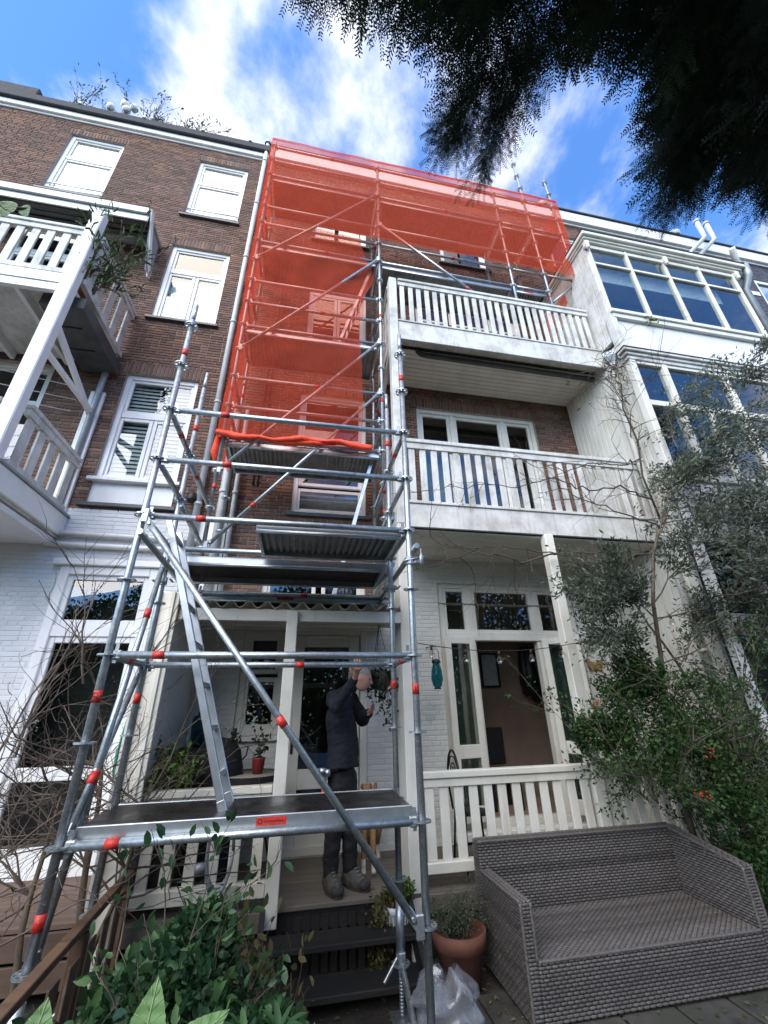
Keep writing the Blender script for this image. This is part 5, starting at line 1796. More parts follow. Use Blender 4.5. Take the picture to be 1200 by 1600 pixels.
for s_, x in ((-1, sx0), (1, sx1 - th)):
    zf, zr = (za, za - .01) if s_ < 0 else (za + .06, zk - .005)
    mb = MB()
    y0, y1 = sy0, sy1 - .091
    mb.add([(x, y0, zb), (x + th, y0, zb), (x + th, y1, zb), (x, y1, zb), (x, y0, zf), (x + th, y0, zf), (x + th, y1, zr), (x, y1, zr)],
           [(3, 2, 1, 0), (4, 5, 6, 7), (0, 1, 5, 4), (2, 3, 7, 6), (0, 4, 7, 3), (1, 2, 6, 5)])
    p = mb.build("armrest", "wicker_core", SOFA)
    zl = min(zf, zr)
    fcs = [((x, y1, zb), (0, y0 - y1, 0), (0, 0, zl - zb), (-1, 0, 0)), ((x + th, y0, zs), (0, y1 - y0, 0), (0, 0, zl - zs), (1, 0, 0)), ((x + th, y0, zb), (0, y1 - y0, 0), (0, 0, zs - zb), (1, 0, 0)),
           ((x, y0, zb), (th, 0, 0), (0, 0, zf - zb), (0, -1, 0))]
    d_ = Vector((0, y1 - y0, zr - zf)); nn = Vector((1, 0, 0)).cross(d_).normalized()
    fcs.append(((x, y0, zf), tuple(d_), (th, 0, 0), tuple(nn)))
    if abs(zf - zr) > .02:
        # slanting strip between the level rows and the raked top
        n = 6
        for k in range(n):
            ya, yb = y0 + (y1 - y0) * k / n, y0 + (y1 - y0) * (k + 1) / n
            zt = zf + (zr - zf) * (k + .5) / n
            if zt - zl > .01:
                fcs.append(((x, yb, zl), (0, ya - yb, 0), (0, 0, zt - zl), (-1, 0, 0)))
                fcs.append(((x + th, ya, zl), (0, yb - ya, 0), (0, 0, zt - zl), (1, 0, 0)))
    weave(p, fcs)
for x in (sx0 + .06, 2.28, 2.92, sx1 - .06):
    for y in (sy0 + .05, sy1 - .06):
        MB().tube([(x, y, zb + .02), (x, y, GZ + .036)], .016, 8).build("leg", "pressed_steel", SOFA)
eb_ = MB()
for a, b in (((sx0 + th, sy0, zs), (sx1 - th, sy0, zs)), ((sx0, sy1 - .09, zk), (sx1, sy1 - .09, zk)), ((sx0, sy1, zk), (sx1, sy1, zk)),
             ((sx0, sy0, za), (sx0, sy1 - .1, za - .01)), ((sx0 + th, sy0, za), (sx0 + th, sy1 - .1, za - .01)), ((sx1 - th, sy0, za + .06), (sx1 - th, sy1 - .1, zk - .005)), ((sx1, sy0, za + .06), (sx1, sy1 - .1, zk - .005)),
             ((sx0, sy0, zb), (sx0, sy0, za)), ((sx0 + th, sy0, zs), (sx0 + th, sy0, za)), ((sx1, sy0, zb), (sx1, sy0, za + .06)), ((sx1 - th, sy0, zs), (sx1 - th, sy0, za + .06)), ((sx0, sy1, zb), (sx0, sy1, zk))):
    a, b = Vector(a), Vector(b)
    n_ = max(4, int((b - a).length / .022))
    eb_.tube([a.lerp(b, i / n_) for i in range(n_ + 1)], [.0105 + (.0022 if i % 2 else -.001) for i in range(n_ + 1)], 7)
eb_.build("edge_binding", "wicker_edge", SOFA)
nl = 130
P = np.stack([rng.uniform(1.72, 3.45, nl), rng.uniform(3.5, 4.1, nl), np.full(nl, zs + .009)], 1)
P[:, 1] = np.where(rng.random(nl) < .5, 4.13 - rng.random(nl) ** 2 * .3, P[:, 1])
D = uvec(nl); D[:, 2] *= .1
o = link("fallen_leaves", instances("fallen_leaves", THIN_V, THIN_F, rotmats(D, rng.normal(0, .3, nl), np.stack([rng.uniform(.006, .026, nl)] * 3, 1) * np.array([1, .5, .5])), P, "leaf_dry", rng.random(nl) * .6))
tag(o, "dead leaf crumbs scattered on the wicker sofa seat", "leaves", kind="stuff")

# ------------------------------------------------------------------ pots, bag, small things
def pot_soil(root, c, r):
    q = MB(); q.lathe([(0, 0), (r, 0), (r, -.01)], c, 18); q.build("soil", "ground_soil", root)


def bush_points(n, c, r, shell=.55):
    P = uvec(n) * (rng.random((n, 1)) ** (1 / 3) * (1 - shell) + shell * rng.random((n, 1)) ** .25)
    P = P * np.array(r) + np.array(c)
    return P


tpt = thing("terracotta_pot", "terracotta flower pot with a small grey shrub between scaffold leg and sofa", "flower pot", (1.335, 4.02, GZ))
q = MB(); q.lathe([(0, 0), (.135, 0), (.175, .235), (.198, .24), (.21, .335), (.196, .34), (.188, .30), (.165, .26), (0, .255)], (1.335, 4.02, GZ + .012), 32)
q.build("pot", "terracotta", tpt)
sh = thing("heather_shrub", "small grey green heather growing in the terracotta pot", "shrub", (1.335, 4.02, GZ + .28))
tw = MB(); ends = []
for k in range(26):
    a = random.uniform(0, 6.28)
    twigs(tw, (1.30, 4.0, GZ + .27), (math.cos(a) * .55, math.sin(a) * .55, 1), random.uniform(.14, .30), .004, 1, 4, .25, ends=ends)
tw.build("stems", "twig", sh)
E_ = np.array([tuple(e[0]) for e in ends]); Dd = np.array([tuple(e[1]) for e in ends])
kk = rng.integers(0, len(E_), 4200)
leaves(sh, E_[kk] + rng.normal(0, .014, (4200, 3)), Dd[kk] + rng.normal(0, .7, (4200, 3)), "grey", .021, .45, thin=True)

pb = thing("planter_bucket", "white ribbed hanging planter behind the rear scaffold leg", "planter", (.93, 4.36, -1.70))
q = MB(); q.lathe([(0, 0), (.085, 0), (.10, .16), (.115, .165), (.118, .21), (.105, .212), (.1, .16), (0, .15)], (.93, 4.36, -1.70), 24)
for k in range(18):
    a = k * math.pi / 9
    q.obox((.93 + .087 * math.cos(a), 4.36 + .087 * math.sin(a), -1.695), (.93 + .101 * math.cos(a), 4.36 + .101 * math.sin(a), -1.545), .008, .008)
q.build("pot", "white_plastic", pb)
q = MB(); q.tube([(.83, 4.36, -1.5), (.84, 4.42, -1.40), (.93, 4.44, -1.36), (1.02, 4.42, -1.40), (1.03, 4.36, -1.5)], .006, 6); q.build("bracket", "black_iron", pb)
tp_ = thing("trailing_plant", "half dried trailing plant spilling from the white planter", "plant", (.88, 4.34, -1.5))
P = np.concatenate([bush_points(420, (.93, 4.36, -1.44), (.14, .10, .08)), np.stack([.78 + rng.normal(0, .045, 420), 4.30 + rng.normal(0, .04, 420), rng.uniform(-1.86, -1.40, 420)], 1)])
leaves(tp_, P, uvec(len(P)) + np.array([0, -.3, -.5]), "dry", .034, .9)
P = bush_points(260, (.97, 4.36, -1.40), (.13, .09, .07))
leaves(tp_, P, uvec(260) + np.array([0, -.3, .3]), "light", .04, .8)

bag = MB()
bagc = np.array((1.06, 3.52, GZ + .16))
n, m = 40, 26
vs_ = []
for i in range(m + 1):
    for j in range(n):
        t_ = i / m; a = 2 * math.pi * j / n
        r0 = .20 * math.sin(math.pi * min(.97, t_ * .9 + .05)) ** .6
        w_ = mnoise.noise(Vector((math.cos(a) * 1.6, math.sin(a) * 1.6, t_ * 3.4))) * .09 + mnoise.noise(Vector((math.cos(a) * 5, math.sin(a) * 5, t_ * 8))) * .035
        rr = max(.02, r0 + w_)
        z = t_ * .31 + mnoise.noise(Vector((math.cos(a) * 2, math.sin(a) * 2, 7))) * .09 * t_
        vs_.append((bagc[0] + math.cos(a) * rr, bagc[1] + math.sin(a) * rr * .8, GZ + .02 + z))
fs_ = [(i * n + j, i * n + (j + 1) % n, (i + 1) * n + (j + 1) % n, (i + 1) * n + j) for i in range(m) for j in range(n)]
bag.add(vs_, fs_, False)
bag.s = [True] * len(bag.s)
tag(bag.build("plastic_bag", "clear_plastic"), "crumpled clear plastic bag on the ground beside the front scaffold leg", "plastic bag")

# porch things
tbl = thing("bistro_table", "round mosaic bistro table on the left porch", "table", (-.42, 5.0, DZ))
q = MB(); q.lathe([(0, .0), (.32, .0), (.325, -.02), (.0, -.02)], (-.40, 5.0, -.60), 30); q.build("tabletop", "mosaic", tbl)
q = MB(); q.lathe([(.322, .006), (.338, .006), (.338, -.045), (.322, -.045), (.322, .006)], (-.40, 5.0, -.60), 30, False); q.build("rim", "black_iron", tbl)
for k in range(3):
    a = k * 2.094 + .4
    MB().tube([(-.40 + .30 * math.cos(a), 5.0 + .30 * math.sin(a), -.63), (-.40 + .2 * math.cos(a), 5.0 + .2 * math.sin(a), -1.1), (-.40 + .30 * math.cos(a), 5.0 + .30 * math.sin(a), DZ)], .011, 7).build("leg", "black_iron", tbl)
rp = thing("red_pot", "small dark red pot on the bistro table holding a dried plant", "flower pot", (-.33, 4.98, -.60))
q = MB(); q.lathe([(0, 0), (.05, 0), (.065, .13), (.07, .14), (.06, .14), (0, .12)], (-.33, 4.98, -.60), 16); q.build("pot", "red_plastic", rp)
pl = thing("potted_plant", "dried dark plant standing in the small red pot", "plant", (-.33, 4.98, -.48))
tw = MB(); ends = []
for k in range(7):
    twigs(tw, (-.33, 4.98, -.5), (random.uniform(-.4, .4), random.uniform(-.3, .3), 1), random.uniform(.15, .36), .005, 1, 2, .3, ends=ends)
tw.build("stems", "twig", pl)
E_ = np.array([tuple(e[0]) for e in ends]); kk = rng.integers(0, len(E_), 90)
leaves(pl, E_[kk], uvec(90), "ivy", .05, .8)
cnd = thing("candle_holder", "curly dark candle holder beside the red pot", "candle holder", (-.52, 5.02, -.60))
q = MB(); q.tube([(-.52, 5.02, -.60), (-.52, 5.02, -.5), (-.57, 5.02, -.42), (-.62, 5.02, -.36), (-.60, 5.02, -.28)], .008, 6)
q.tube([(-.52, 5.02, -.5), (-.46, 5.02, -.44), (-.45, 5.02, -.36)], .008, 6); q.lathe([(0, 0), (.022, 0), (.022, .09), (0, .09)], (-.60, 5.02, -.28), 10); q.lathe([(0, 0), (.05, 0), (.045, .015), (0, .02)], (-.52, 5.02, -.60), 14)
q.build("holder", "black_iron", cnd)
bq = MB()
bq.lathe([(.25, 0), (.26, .25), (.24, .7), (.26, .92), (.22, 1.08), (.14, 1.18), (0, 1.20)], (-.74, 5.05, DZ), 20)
bqo = bq.build("covered_barbecue", "tarpaulin"); tag(bqo, "barbecue under a black cover in the corner of the left porch", "barbecue")
q = MB(); q.lathe([(0, 0), (.085, 0), (.10, .25), (.085, .29), (.05, .3), (.05, .33), (0, .34)], (-.98, 5.25, -.36), 16)
tag(q.build("watering_can", "teal_glass"), "dark teal canister behind the porch plant", "canister")
q = MB(); q.box(-1.15, -.72, 5.12, 5.4, DZ, -.362, .01); tag(q.build("porch_cabinet", "black_plastic"), "black cabinet in the back corner of the left porch", "cabinet")
pp_ = thing("porch_plant", "light green bushy plant hanging over the left porch rail", "plant", (-1.05, 4.75, -.7))
tw = MB(); ends = []
for k in range(14):
    twigs(tw, (-1.03, 4.72, -.60), (random.uniform(-.6, .5), random.uniform(-.6, .1), random.uniform(-.1, 1)), random.uniform(.2, .42), .005, 1, 3, .3, droop=.12, ends=ends)
tw.build("stems", "twig", pp_)
E_ = np.array([tuple(e[0]) for e in ends]); kk = rng.integers(0, len(E_), 900)
leaves(pp_, E_[kk] + rng.normal(0, .02, (900, 3)), uvec(900) + np.array([0, -.2, -.3]), "light", .058, .75)
q = MB(); q.lathe([(0, 0), (.10, 0), (.13, .2), (.12, .2), (0, .18)], (-1.03, 4.76, -.78), 16); q.box(-1.16, -.9, 4.64, 4.89, DZ, -.782, .01)
tag(q.build("plant_stand", "dark_underside"), "dark pot stand under the light green porch plant", "plant stand")

hb = thing("hanging_basket", "dark round hanging basket of ivy behind the man's head", "hanging basket", (.90, 4.85, .25))
q = MB(); q.lathe([(0, -.12), (.09, -.1), (.135, -.02), (.14, .06), (.10, .08), (0, .08)], (.90, 4.85, .26), 18); q.build("basket", "dark_underside", hb)
q = MB()
for a in (0, 2.1, 4.2): q.tube([(.90 + .13 * math.cos(a), 4.85 + .13 * math.sin(a), .32), (.90, 4.85, .86)], .003, 5)
q.build("chain", "black_iron", hb)
iv = thing("ivy_plant", "dark ivy trailing from the hanging basket", "ivy", (.90, 4.85, .2))
st = MB(); P = []
for k in range(18):
    a = random.uniform(0, 6.28)
    pts = [(.90 + .12 * math.cos(a), 4.85 + .12 * math.sin(a), .32)]
    L = random.uniform(.15, .62) * (1.0 if math.cos(a) > -.2 else .5)
    for i in range(1, 9):
        pts.append((pts[0][0] + math.cos(a) * .03 * min(i, 3) + random.gauss(0, .012) - (.01 * i if k % 3 == 0 else 0), pts[0][1] + math.sin(a) * .03 * min(i, 3) + random.gauss(0, .012), .34 - L * i / 8))
    st.tube(pts, .0025, 4, caps=False)
    for p in pts:
        for _ in range(4): P.append((p[0] + random.gauss(0, .02), p[1] + random.gauss(0, .02), p[2] + random.gauss(0, .02)))
st.build("stems", "twig", iv)
P = np.concatenate([np.array(P), bush_points(160, (.90, 4.85, .30), (.16, .15, .09))])
leaves(iv, P, uvec(len(P)) + np.array([0, -.4, -.5]), "ivy", .042, .95)

ch = thing("bistro_chair", "black wrought iron bistro chair behind the right porch railing", "chair", (1.72, 4.86, DZ))
q = MB()
pts = [(1.66 + .0, 4.72 + .19 - .19 * math.cos(math.pi * i / 16), -.78 + .32 * math.sin(math.pi * i / 16)) for i in range(17)]
pts = [(1.70, p[1] - .0, p[2]) for p in pts]
q.tube([(1.73, 4.72, DZ + .45)] + pts + [(1.73, 5.10, DZ + .45)], .012, 8)
ring_ = lambda r, c: [(1.70, c[0] + r * math.cos(i * math.pi / 12), c[1] + r * math.sin(i * math.pi / 12)) for i in range(25)]
q.tube(ring_(.085, (4.91, -.66)), .006, 6); q.tube(ring_(.04, (4.91, -.66)), .005, 6)
for k in range(8):
    a = k * math.pi / 4
    q.tube([(1.70, 4.91 + .04 * math.cos(a), -.66 + .04 * math.sin(a)), (1.70, 4.91 + .085 * math.cos(a), -.66 + .085 * math.sin(a))], .004, 5)
q.tube([(1.70, 4.78, -.62), (1.70, 4.85, -.52), (1.70, 4.97, -.52), (1.70, 5.04, -.62)], .006, 6)
q.build("backrest", "black_iron", ch)
q = MB(); q.lathe([(0, .02), (.17, .02), (.18, .01), (.17, 0), (0, 0)], (1.88, 4.91, DZ + .44), 20); q.build("seat", "black_iron", ch)
for x in (1.74, 2.02):
    for y in (4.76, 5.06):
        MB().tube([(x, y, DZ + .45), (x + (x - 1.88) * .25, y + (y - 4.91) * .25, DZ)], .010, 6).build("leg", "black_iron", ch)

ln = thing("lantern", "teal glass lantern hanging on the porch wall beside the garden doors", "lantern", (1.70, 5.25, .35))
q = MB(); q.lathe([(.03, 0), (.055, .02), (.075, .10), (.065, .20), (.045, .27), (.05, .29)], (1.70, 5.25, .18), 16); q.build("glass", "teal_glass", ln)
q = MB(); q.lathe([(0, 0), (.045, 0), (.045, .015), (0, .02)], (1.70, 5.25, .165), 14); q.lathe([(.052, 0), (.054, .03), (.03, .045), (.03, .0)], (1.70, 5.25, .465), 14)
q.tube([(1.655, 5.25, .49), (1.66, 5.25, .60), (1.70, 5.25, .66), (1.74, 5.25, .60), (1.745, 5.25, .49)], .004, 6); q.tube([(1.70, YF, .70), (1.70, 5.25, .67)], .006, 6)
q.build("holder", "black_iron", ln)
bf = MB()
for s in (-1, 1):
    bf.add([(4.22, YF - .03, .48), (4.22 + s * .13, YF - .05, .56), (4.22 + s * .12, YF - .05, .46), (4.22 + s * .08, YF - .04, .38), (4.22, YF - .03, .42),
            (4.22, YF - .024, .48), (4.22 + s * .13, YF - .044, .56), (4.22 + s * .12, YF - .044, .46), (4.22 + s * .08, YF - .034, .38), (4.22, YF - .024, .42)],
           [(0, 1, 2, 3, 4), (9, 8, 7, 6, 5)])
bf.tube([(4.22, YF - .035, .37), (4.22, YF - .035, .52)], .01, 6)
tag(bf.build("butterfly_ornament", "gold_metal"), "gold butterfly ornament on the white porch wall", "ornament")
rb = MB(); rb.box(4.05, 4.30, 4.42, 4.56, -.585, -.47, .01); rb.box(4.03, 4.32, 4.40, 4.58, -.47, -.45, .006)
tag(rb.build("flower_box", "red_plastic"), "small red flower box on the right porch rail", "flower box")
wl_ = MB(); wl_.box(3.85, 4.5, YF - .06, YF - .01, .80, .93, .02)
tag(wl_.build("wall_heater", "white_plastic"), "long white wall fitting behind the string lights", "wall fitting")

# string lights
def string(name, label, pts, bulbs, rb_, sag):
    root = thing(name, label, "string lights", pts[0])
    q = MB(); path = []
    for a, b_ in zip(pts, pts[1:]):
        a, b_ = Vector(a), Vector(b_)
        for i in range(9):
            t_ = i / 8
            p = a.lerp(b_, t_); p.z -= sag * 4 * t_ * (1 - t_)
            path.append(p)
    q.tube(path, .0045, 5); q.build("cable", "cable_black", root)
    Ls = [0]
    for a, b_ in zip(path, path[1:]): Ls.append(Ls[-1] + (b_ - a).length)
    for k in range(bulbs):
        s_ = (k + .5) / bulbs * Ls[-1]
        i = max(j for j in range(len(Ls)) if Ls[j] <= s_)
        p = path[i].lerp(path[min(i + 1, len(path) - 1)], (s_ - Ls[i]) / max(1e-6, Ls[min(i + 1, len(Ls) - 1)] - Ls[i]))
        s = MB().lathe([(0, 0), (.35 * rb_, 0), (.40 * rb_, -1.3 * rb_), (0, -1.35 * rb_)], p, 10).build("socket", "cable_black", root)
        q = MB().lathe([(.3 * rb_, -1.3 * rb_), (.55 * rb_, -1.7 * rb_), (1.0 * rb_, -2.5 * rb_), (.85 * rb_, -3.2 * rb_), (.4 * rb_, -3.6 * rb_), (0, -3.7 * rb_)], p, 12)
        q.build("bulb", "bulb_glass", root)
        f_ = MB(); f_.tube([(p.x - .3 * rb_, p.y, p.z - 1.5 * rb_), (p.x - .25 * rb_, p.y, p.z - 2.6 * rb_), (p.x + .25 * rb_, p.y, p.z - 2.6 * rb_), (p.x + .3 * rb_, p.y, p.z - 1.5 * rb_)], .05 * rb_, 4)
        f_.build("filament", "gold_metal", root)


string("string_lights", "clear bulb string lights from the corner post past the open doors", [(1.2, 4.42, .60), (3.09, 4.42, .60), (4.6, 4.30, 1.02)], 9, .036, .085)
string("string_lights", "string of small clear bulbs hanging farther back along the porch wall", [(3.15, 4.62, .86), (4.3, 5.2, .86), (4.85, 5.4, .80)], 8, .026, .12)

# hose on the white wall
hs = MB(); pts = []
for i in range(150):
    a = i * .42
    pts.append((-1.35 + .11 * math.cos(a) + random.gauss(0, .010), YF - 1.16 + .0 - .0008 * i, -.35 + .34 * math.sin(a) + random.gauss(0, .01)))
hs.tube(pts, .008, 5); hs.tube([(-1.28, 4.47, -.3), (-1.24, 4.40, -.9), (-1.27, 4.38, -1.5)], .008, 5); hs.tube([(-1.35, 4.52, .02), (-1.35, 4.36, .02)], .008, 6)
tag(hs.build("garden_hose", "hose_green"), "coiled green garden hose hanging at the end of the porch partition", "hose")
# coiled tube on the porch rail
cp = MB()
for k in range(3):
    cp.tube([(-.52 + .10 * math.cos(i * .42), BF - .12 - .02 * k, -1.05 + (.24 + .02 * k) * math.sin(i * .42)) for i in range(16)], .012, 6)
cp.lathe([(0, 0), (.04, 0), (.045, .06), (0, .07)], (-.66, BF - .15, -1.18), 12)
tag(cp.build("hose_reel", "zinc_sheet"), "grey hose coil hooked on the left porch railing", "hose reel")

# boundary fence: rail and posts
bf_ = thing("garden_fence", "low brown wooden fence running from the camera to the porch corner", "fence", (-1.12, 3.4, GZ))
MB().obox((-1.0, 2.2, -1.03), (-1.17, 4.36, -1.14), .060, .040, bev=.004).build("top_rail", "fence_wood", bf_)
MB().obox((-1.0, 2.2, -1.62), (-1.17, 4.36, -1.70), .04, .08, bev=.004).build("bottom_rail", "fence_wood", bf_)
for k in range(16):
    t_ = (k + .5) / 16
    x, y = -1.0 - .17 * t_, 2.2 + 2.16 * t_
    if k in (0, 8, 15):
        MB().box(x - .035, x + .035, y - .035, y + .035, GZ, -1.07 - .1 * t_, .005).build("post", "fence_wood", bf_)
    elif k % 2:
        MB().box(x + .022, x + .036, y - .05, y + .05, GZ, -1.10 - .1 * t_ - random.random() * .05, .003).build("slat", "brown_deck_wood", bf_)

# ------------------------------------------------------------------ the man on the porch
def skin_mesh(name, J, Ed, mat, parent, sub=2, root=0):
    """J: list of (x, y, z, rx, ry); one continuous skinned surface over the joints"""
    me = bpy.data.meshes.new(name)
    me.from_pydata([j[:3] for j in J], Ed, [])
    o = bpy.data.objects.new(name, me); COL.objects.link(o)
    md = o.modifiers.new("skin", 'SKIN')
    md.use_smooth_shade = True
    md.branch_smoothing = .6
    for i, j in enumerate(J):
        sv = me.skin_vertices[0].data[i]
        sv.radius = (j[3], j[4] if len(j) > 4 else j[3])
        sv.use_root = i == root
    ms = o.modifiers.new("sub", 'SUBSURF'); ms.levels = ms.render_levels = sub
    dg = bpy.context.evaluated_depsgraph_get()
    m2 = bpy.data.meshes.new_from_object(o.evaluated_get(dg))
    m2.name = name
    m2.materials.clear(); m2.materials.append(M[mat])
    m2.polygons.foreach_set("use_smooth", [True] * len(m2.polygons))
    bpy.data.objects.remove(o)
    return link(name, m2, parent)


MAN = thing("person", "man in dark work clothes and grey boots reaching up to a scaffold rail", "person", (.50, 4.68, DZ))
# joints (metres): facing right and towards the camera
hipc = (.49, 4.74, -.56); wai = (.47, 4.72, -.36); che = (.45, 4.66, -.06); upc = (.47, 4.65, .08); nek = (.56, 4.63, .155); nk2 = (.60, 4.62, .20)
hR, kR, aR = (.42, 4.69, -.62), (.40, 4.665, -1.0), (.40, 4.69, -1.36)
hL, kL, aL = (.555, 4.80, -.62), (.575, 4.72, -1.0), (.585, 4.74, -1.36)
shR, elR, wrR = (.36, 4.52, .075), (.375, 4.23, .0), (.515, 3.965, .225)
shL, elL, wrL = (.57, 4.79, .075), (.72, 4.86, -.14), (.75, 4.63, -.06)
body_J = [(*hipc, .12, .10), (*wai, .11, .09), (*che, .085, .07), (*upc, .07, .06), (*nek, .055, .055), (*nk2, .052, .052),
          (*shR, .06), (*elR, .042), (*wrR, .030), (*shL, .06), (*elL, .042), (*wrL, .030),
          (*hR, .08), (*kR, .058), (*aR, .045), (*hL, .08), (*kL, .058), (*aL, .045), (.45, 4.60, -1.42, .04), (.66, 4.66, -1.42, .04)]
Ed = [(0, 1), (1, 2), (2, 3), (3, 4), (4, 5), (3, 6), (6, 7), (7, 8), (3, 9), (9, 10), (10, 11), (0, 12), (12, 13), (13, 14), (0, 15), (15, 16), (16, 17), (14, 18), (17, 19)]


def hand(J, E, wrist_i, base, fwd, side, curl, thumb_side, flat=.0):
    """palm and five fingers of different lengths chained from the wrist; curl bends each knuckle"""
    base, fwd, side = Vector(base), Vector(fwd).normalized(), Vector(side).normalized()
    nrm = fwd.cross(side).normalized()
    palm = len(J)
    c = base + fwd * .05
    J.append((*c, .038, .022)); E.append((wrist_i, palm))
    c2 = base + fwd * .078
    k2 = len(J); J.append((*c2, .040, .018)); E.append((palm, k2))
    for f, (off, L) in enumerate(((-.036, .074), (-.012, .085), (.012, .080), (.035, .062))):
        p = c2 + side * off + fwd * .012
        prev = len(J); J.append((*p, .0095)); E.append((k2, prev))
        d = fwd.copy()
        for s_ in range(3):
            d = (d * math.cos(curl) + nrm * math.sin(curl)).normalized()
            p = p + d * L * (.45, .31, .24)[s_]
            i = len(J); J.append((*p, (.0105, .0096, .0082)[s_])); E.append((prev, i)); prev = i
    p = base + fwd * .03 + side * thumb_side * .034
    prev = len(J); J.append((*p, .012)); E.append((palm, prev))
    d = (fwd * .75 + side * thumb_side * .6 + nrm * .3).normalized()
    for s_, L in enumerate((.034, .028)):
        p = p + d * L
        i = len(J); J.append((*p, (.0105, .0088)[s_])); E.append((prev, i)); prev = i
        d = (d + fwd * .4 + nrm * .25).normalized()


# raised hand lies over the rear rail, fingers up and closing over the tube; other hand in front of the chest
hand(body_J, Ed, 8, wrR, (.14, -.42, .88), (.95, .1, -.1), .20, -1)
hand(body_J, Ed, 11, wrL, (.15, -.85, .25), (.4, .2, .8), .35, -1)
# head: skull, jaw, nose, ears as one surface grown from the neck
body = skin_mesh("body", body_J, Ed, "skin", MAN, 2)


def head_mesh(c, fw, up):
    """sculpted head: ellipsoid rings shaped into brow, nose, mouth, chin, ears"""
    c, fw, up = Vector(c), Vector(fw).normalized(), Vector(up).normalized()
    rt = fw.cross(up).normalized(); up = rt.cross(fw).normalized()
    n, m = 40, 34
    vs_, fs_ = [], []
    for i in range(m + 1):
        t_ = math.pi * i / m
        z = math.cos(t_)
        for j in range(n):
            a = 2 * math.pi * j / n
            x, y = math.cos(a), math.sin(a)
            r = math.sin(t_)
            fx = .098 * r * x; sy = .076 * r * y; hz = .118 * z
            if z < 0:                       # narrow to the jaw
                sy *= 1 + .25 * z; fx = fx * (1 + .12 * z) + (.012 * -z if x > 0 else .02 * -z)
            if x < -.2: fx *= 1.08
            f = max(0, x) ** 2 * r
            g_ = lambda z0, w, s0, ws: math.exp(-((z - z0) / w) ** 2) * math.exp(-((y - s0) / ws) ** 2) * (1 if x > 0 else 0)
            fx += .026 * g_(-.18, .13, 0, .16) + .012 * g_(.0, .12, 0, .10)              # nose
            fx += .007 * g_(.22, .08, .0, .6)                                              # brow
            fx -= .010 * (g_(.07, .09, .36, .17) + g_(.07, .09, -.36, .17))                # eye sockets
            fx += .004 * (g_(.07, .05, .36, .09) + g_(.07, .05, -.36, .09))                # eyes
            fx += .009 * g_(-.45, .05, 0, .26) - .005 * g_(-.50, .02, 0, .26) + .008 * g_(-.55, .05, 0, .22)   # lips
            fx += .010 * g_(-.85, .12, 0, .3)                                              # chin
            e = math.exp(-((z + .02) / .17) ** 2) * math.exp(-((x + .08) / .16) ** 2)
            sy += (.018 if y > 0 else -.018) * e * r                                      # ears
            vs_.append(c + fw * fx + rt * sy + up * hz)
    for i in range(m):
        for j in range(n):
            fs_.append((i * n + j, i * n + (j + 1) % n, (i + 1) * n + (j + 1) % n, (i + 1) * n + j))
    return vs_, fs_, (c, fw, rt, up)


hc = Vector((.668, 4.60, .252)); hf = Vector((.90, -.30, -.22)); hu = Vector((.24, -.02, .97))
v_, f_, fr = head_mesh(hc, hf, hu)
mb = MB().add(v_, f_, True)
# join head into the body mesh so the figure stays one surface object
bm0 = body.data
vs0 = [tuple(v.co) for v in bm0.vertices]; fs0 = [tuple(p.vertices) for p in bm0.polygons]
full = MB().add(vs0, fs0, True)
full.add(v_, f_, True)
me = full.mesh("body", "skin"); body.data = me
hair = MB()
hv = []
c, fw, rt, up = fr
for i in range(len(v_)):
    p = v_[i]; q_ = p - c
    hv.append(c + q_ * 1.05 + up * .004)
n = 40
hf_ = []
for i in range(34):
    for j in range(n):
        q_ = (v_[i * n + j] - c)
        z, x = q_.dot(up), q_.dot(fw)
        if z > .05 - 1.1 * max(0, -x) and x < .07 and z > -.06:
            hf_.append((i * n + j, i * n + (j + 1) % n, (i + 1) * n + (j + 1) % n, (i + 1) * n + j))
hair.add(hv, hf_, True).build("hair", "grey_hair", MAN)
ey = MB()
for s in (-1, 1):
    p = c + fw * .083 + rt * s * .029 + up * .008
    ey.blob(p, .009, 8, 6)
ey.build("eyes", "black_plastic", MAN)
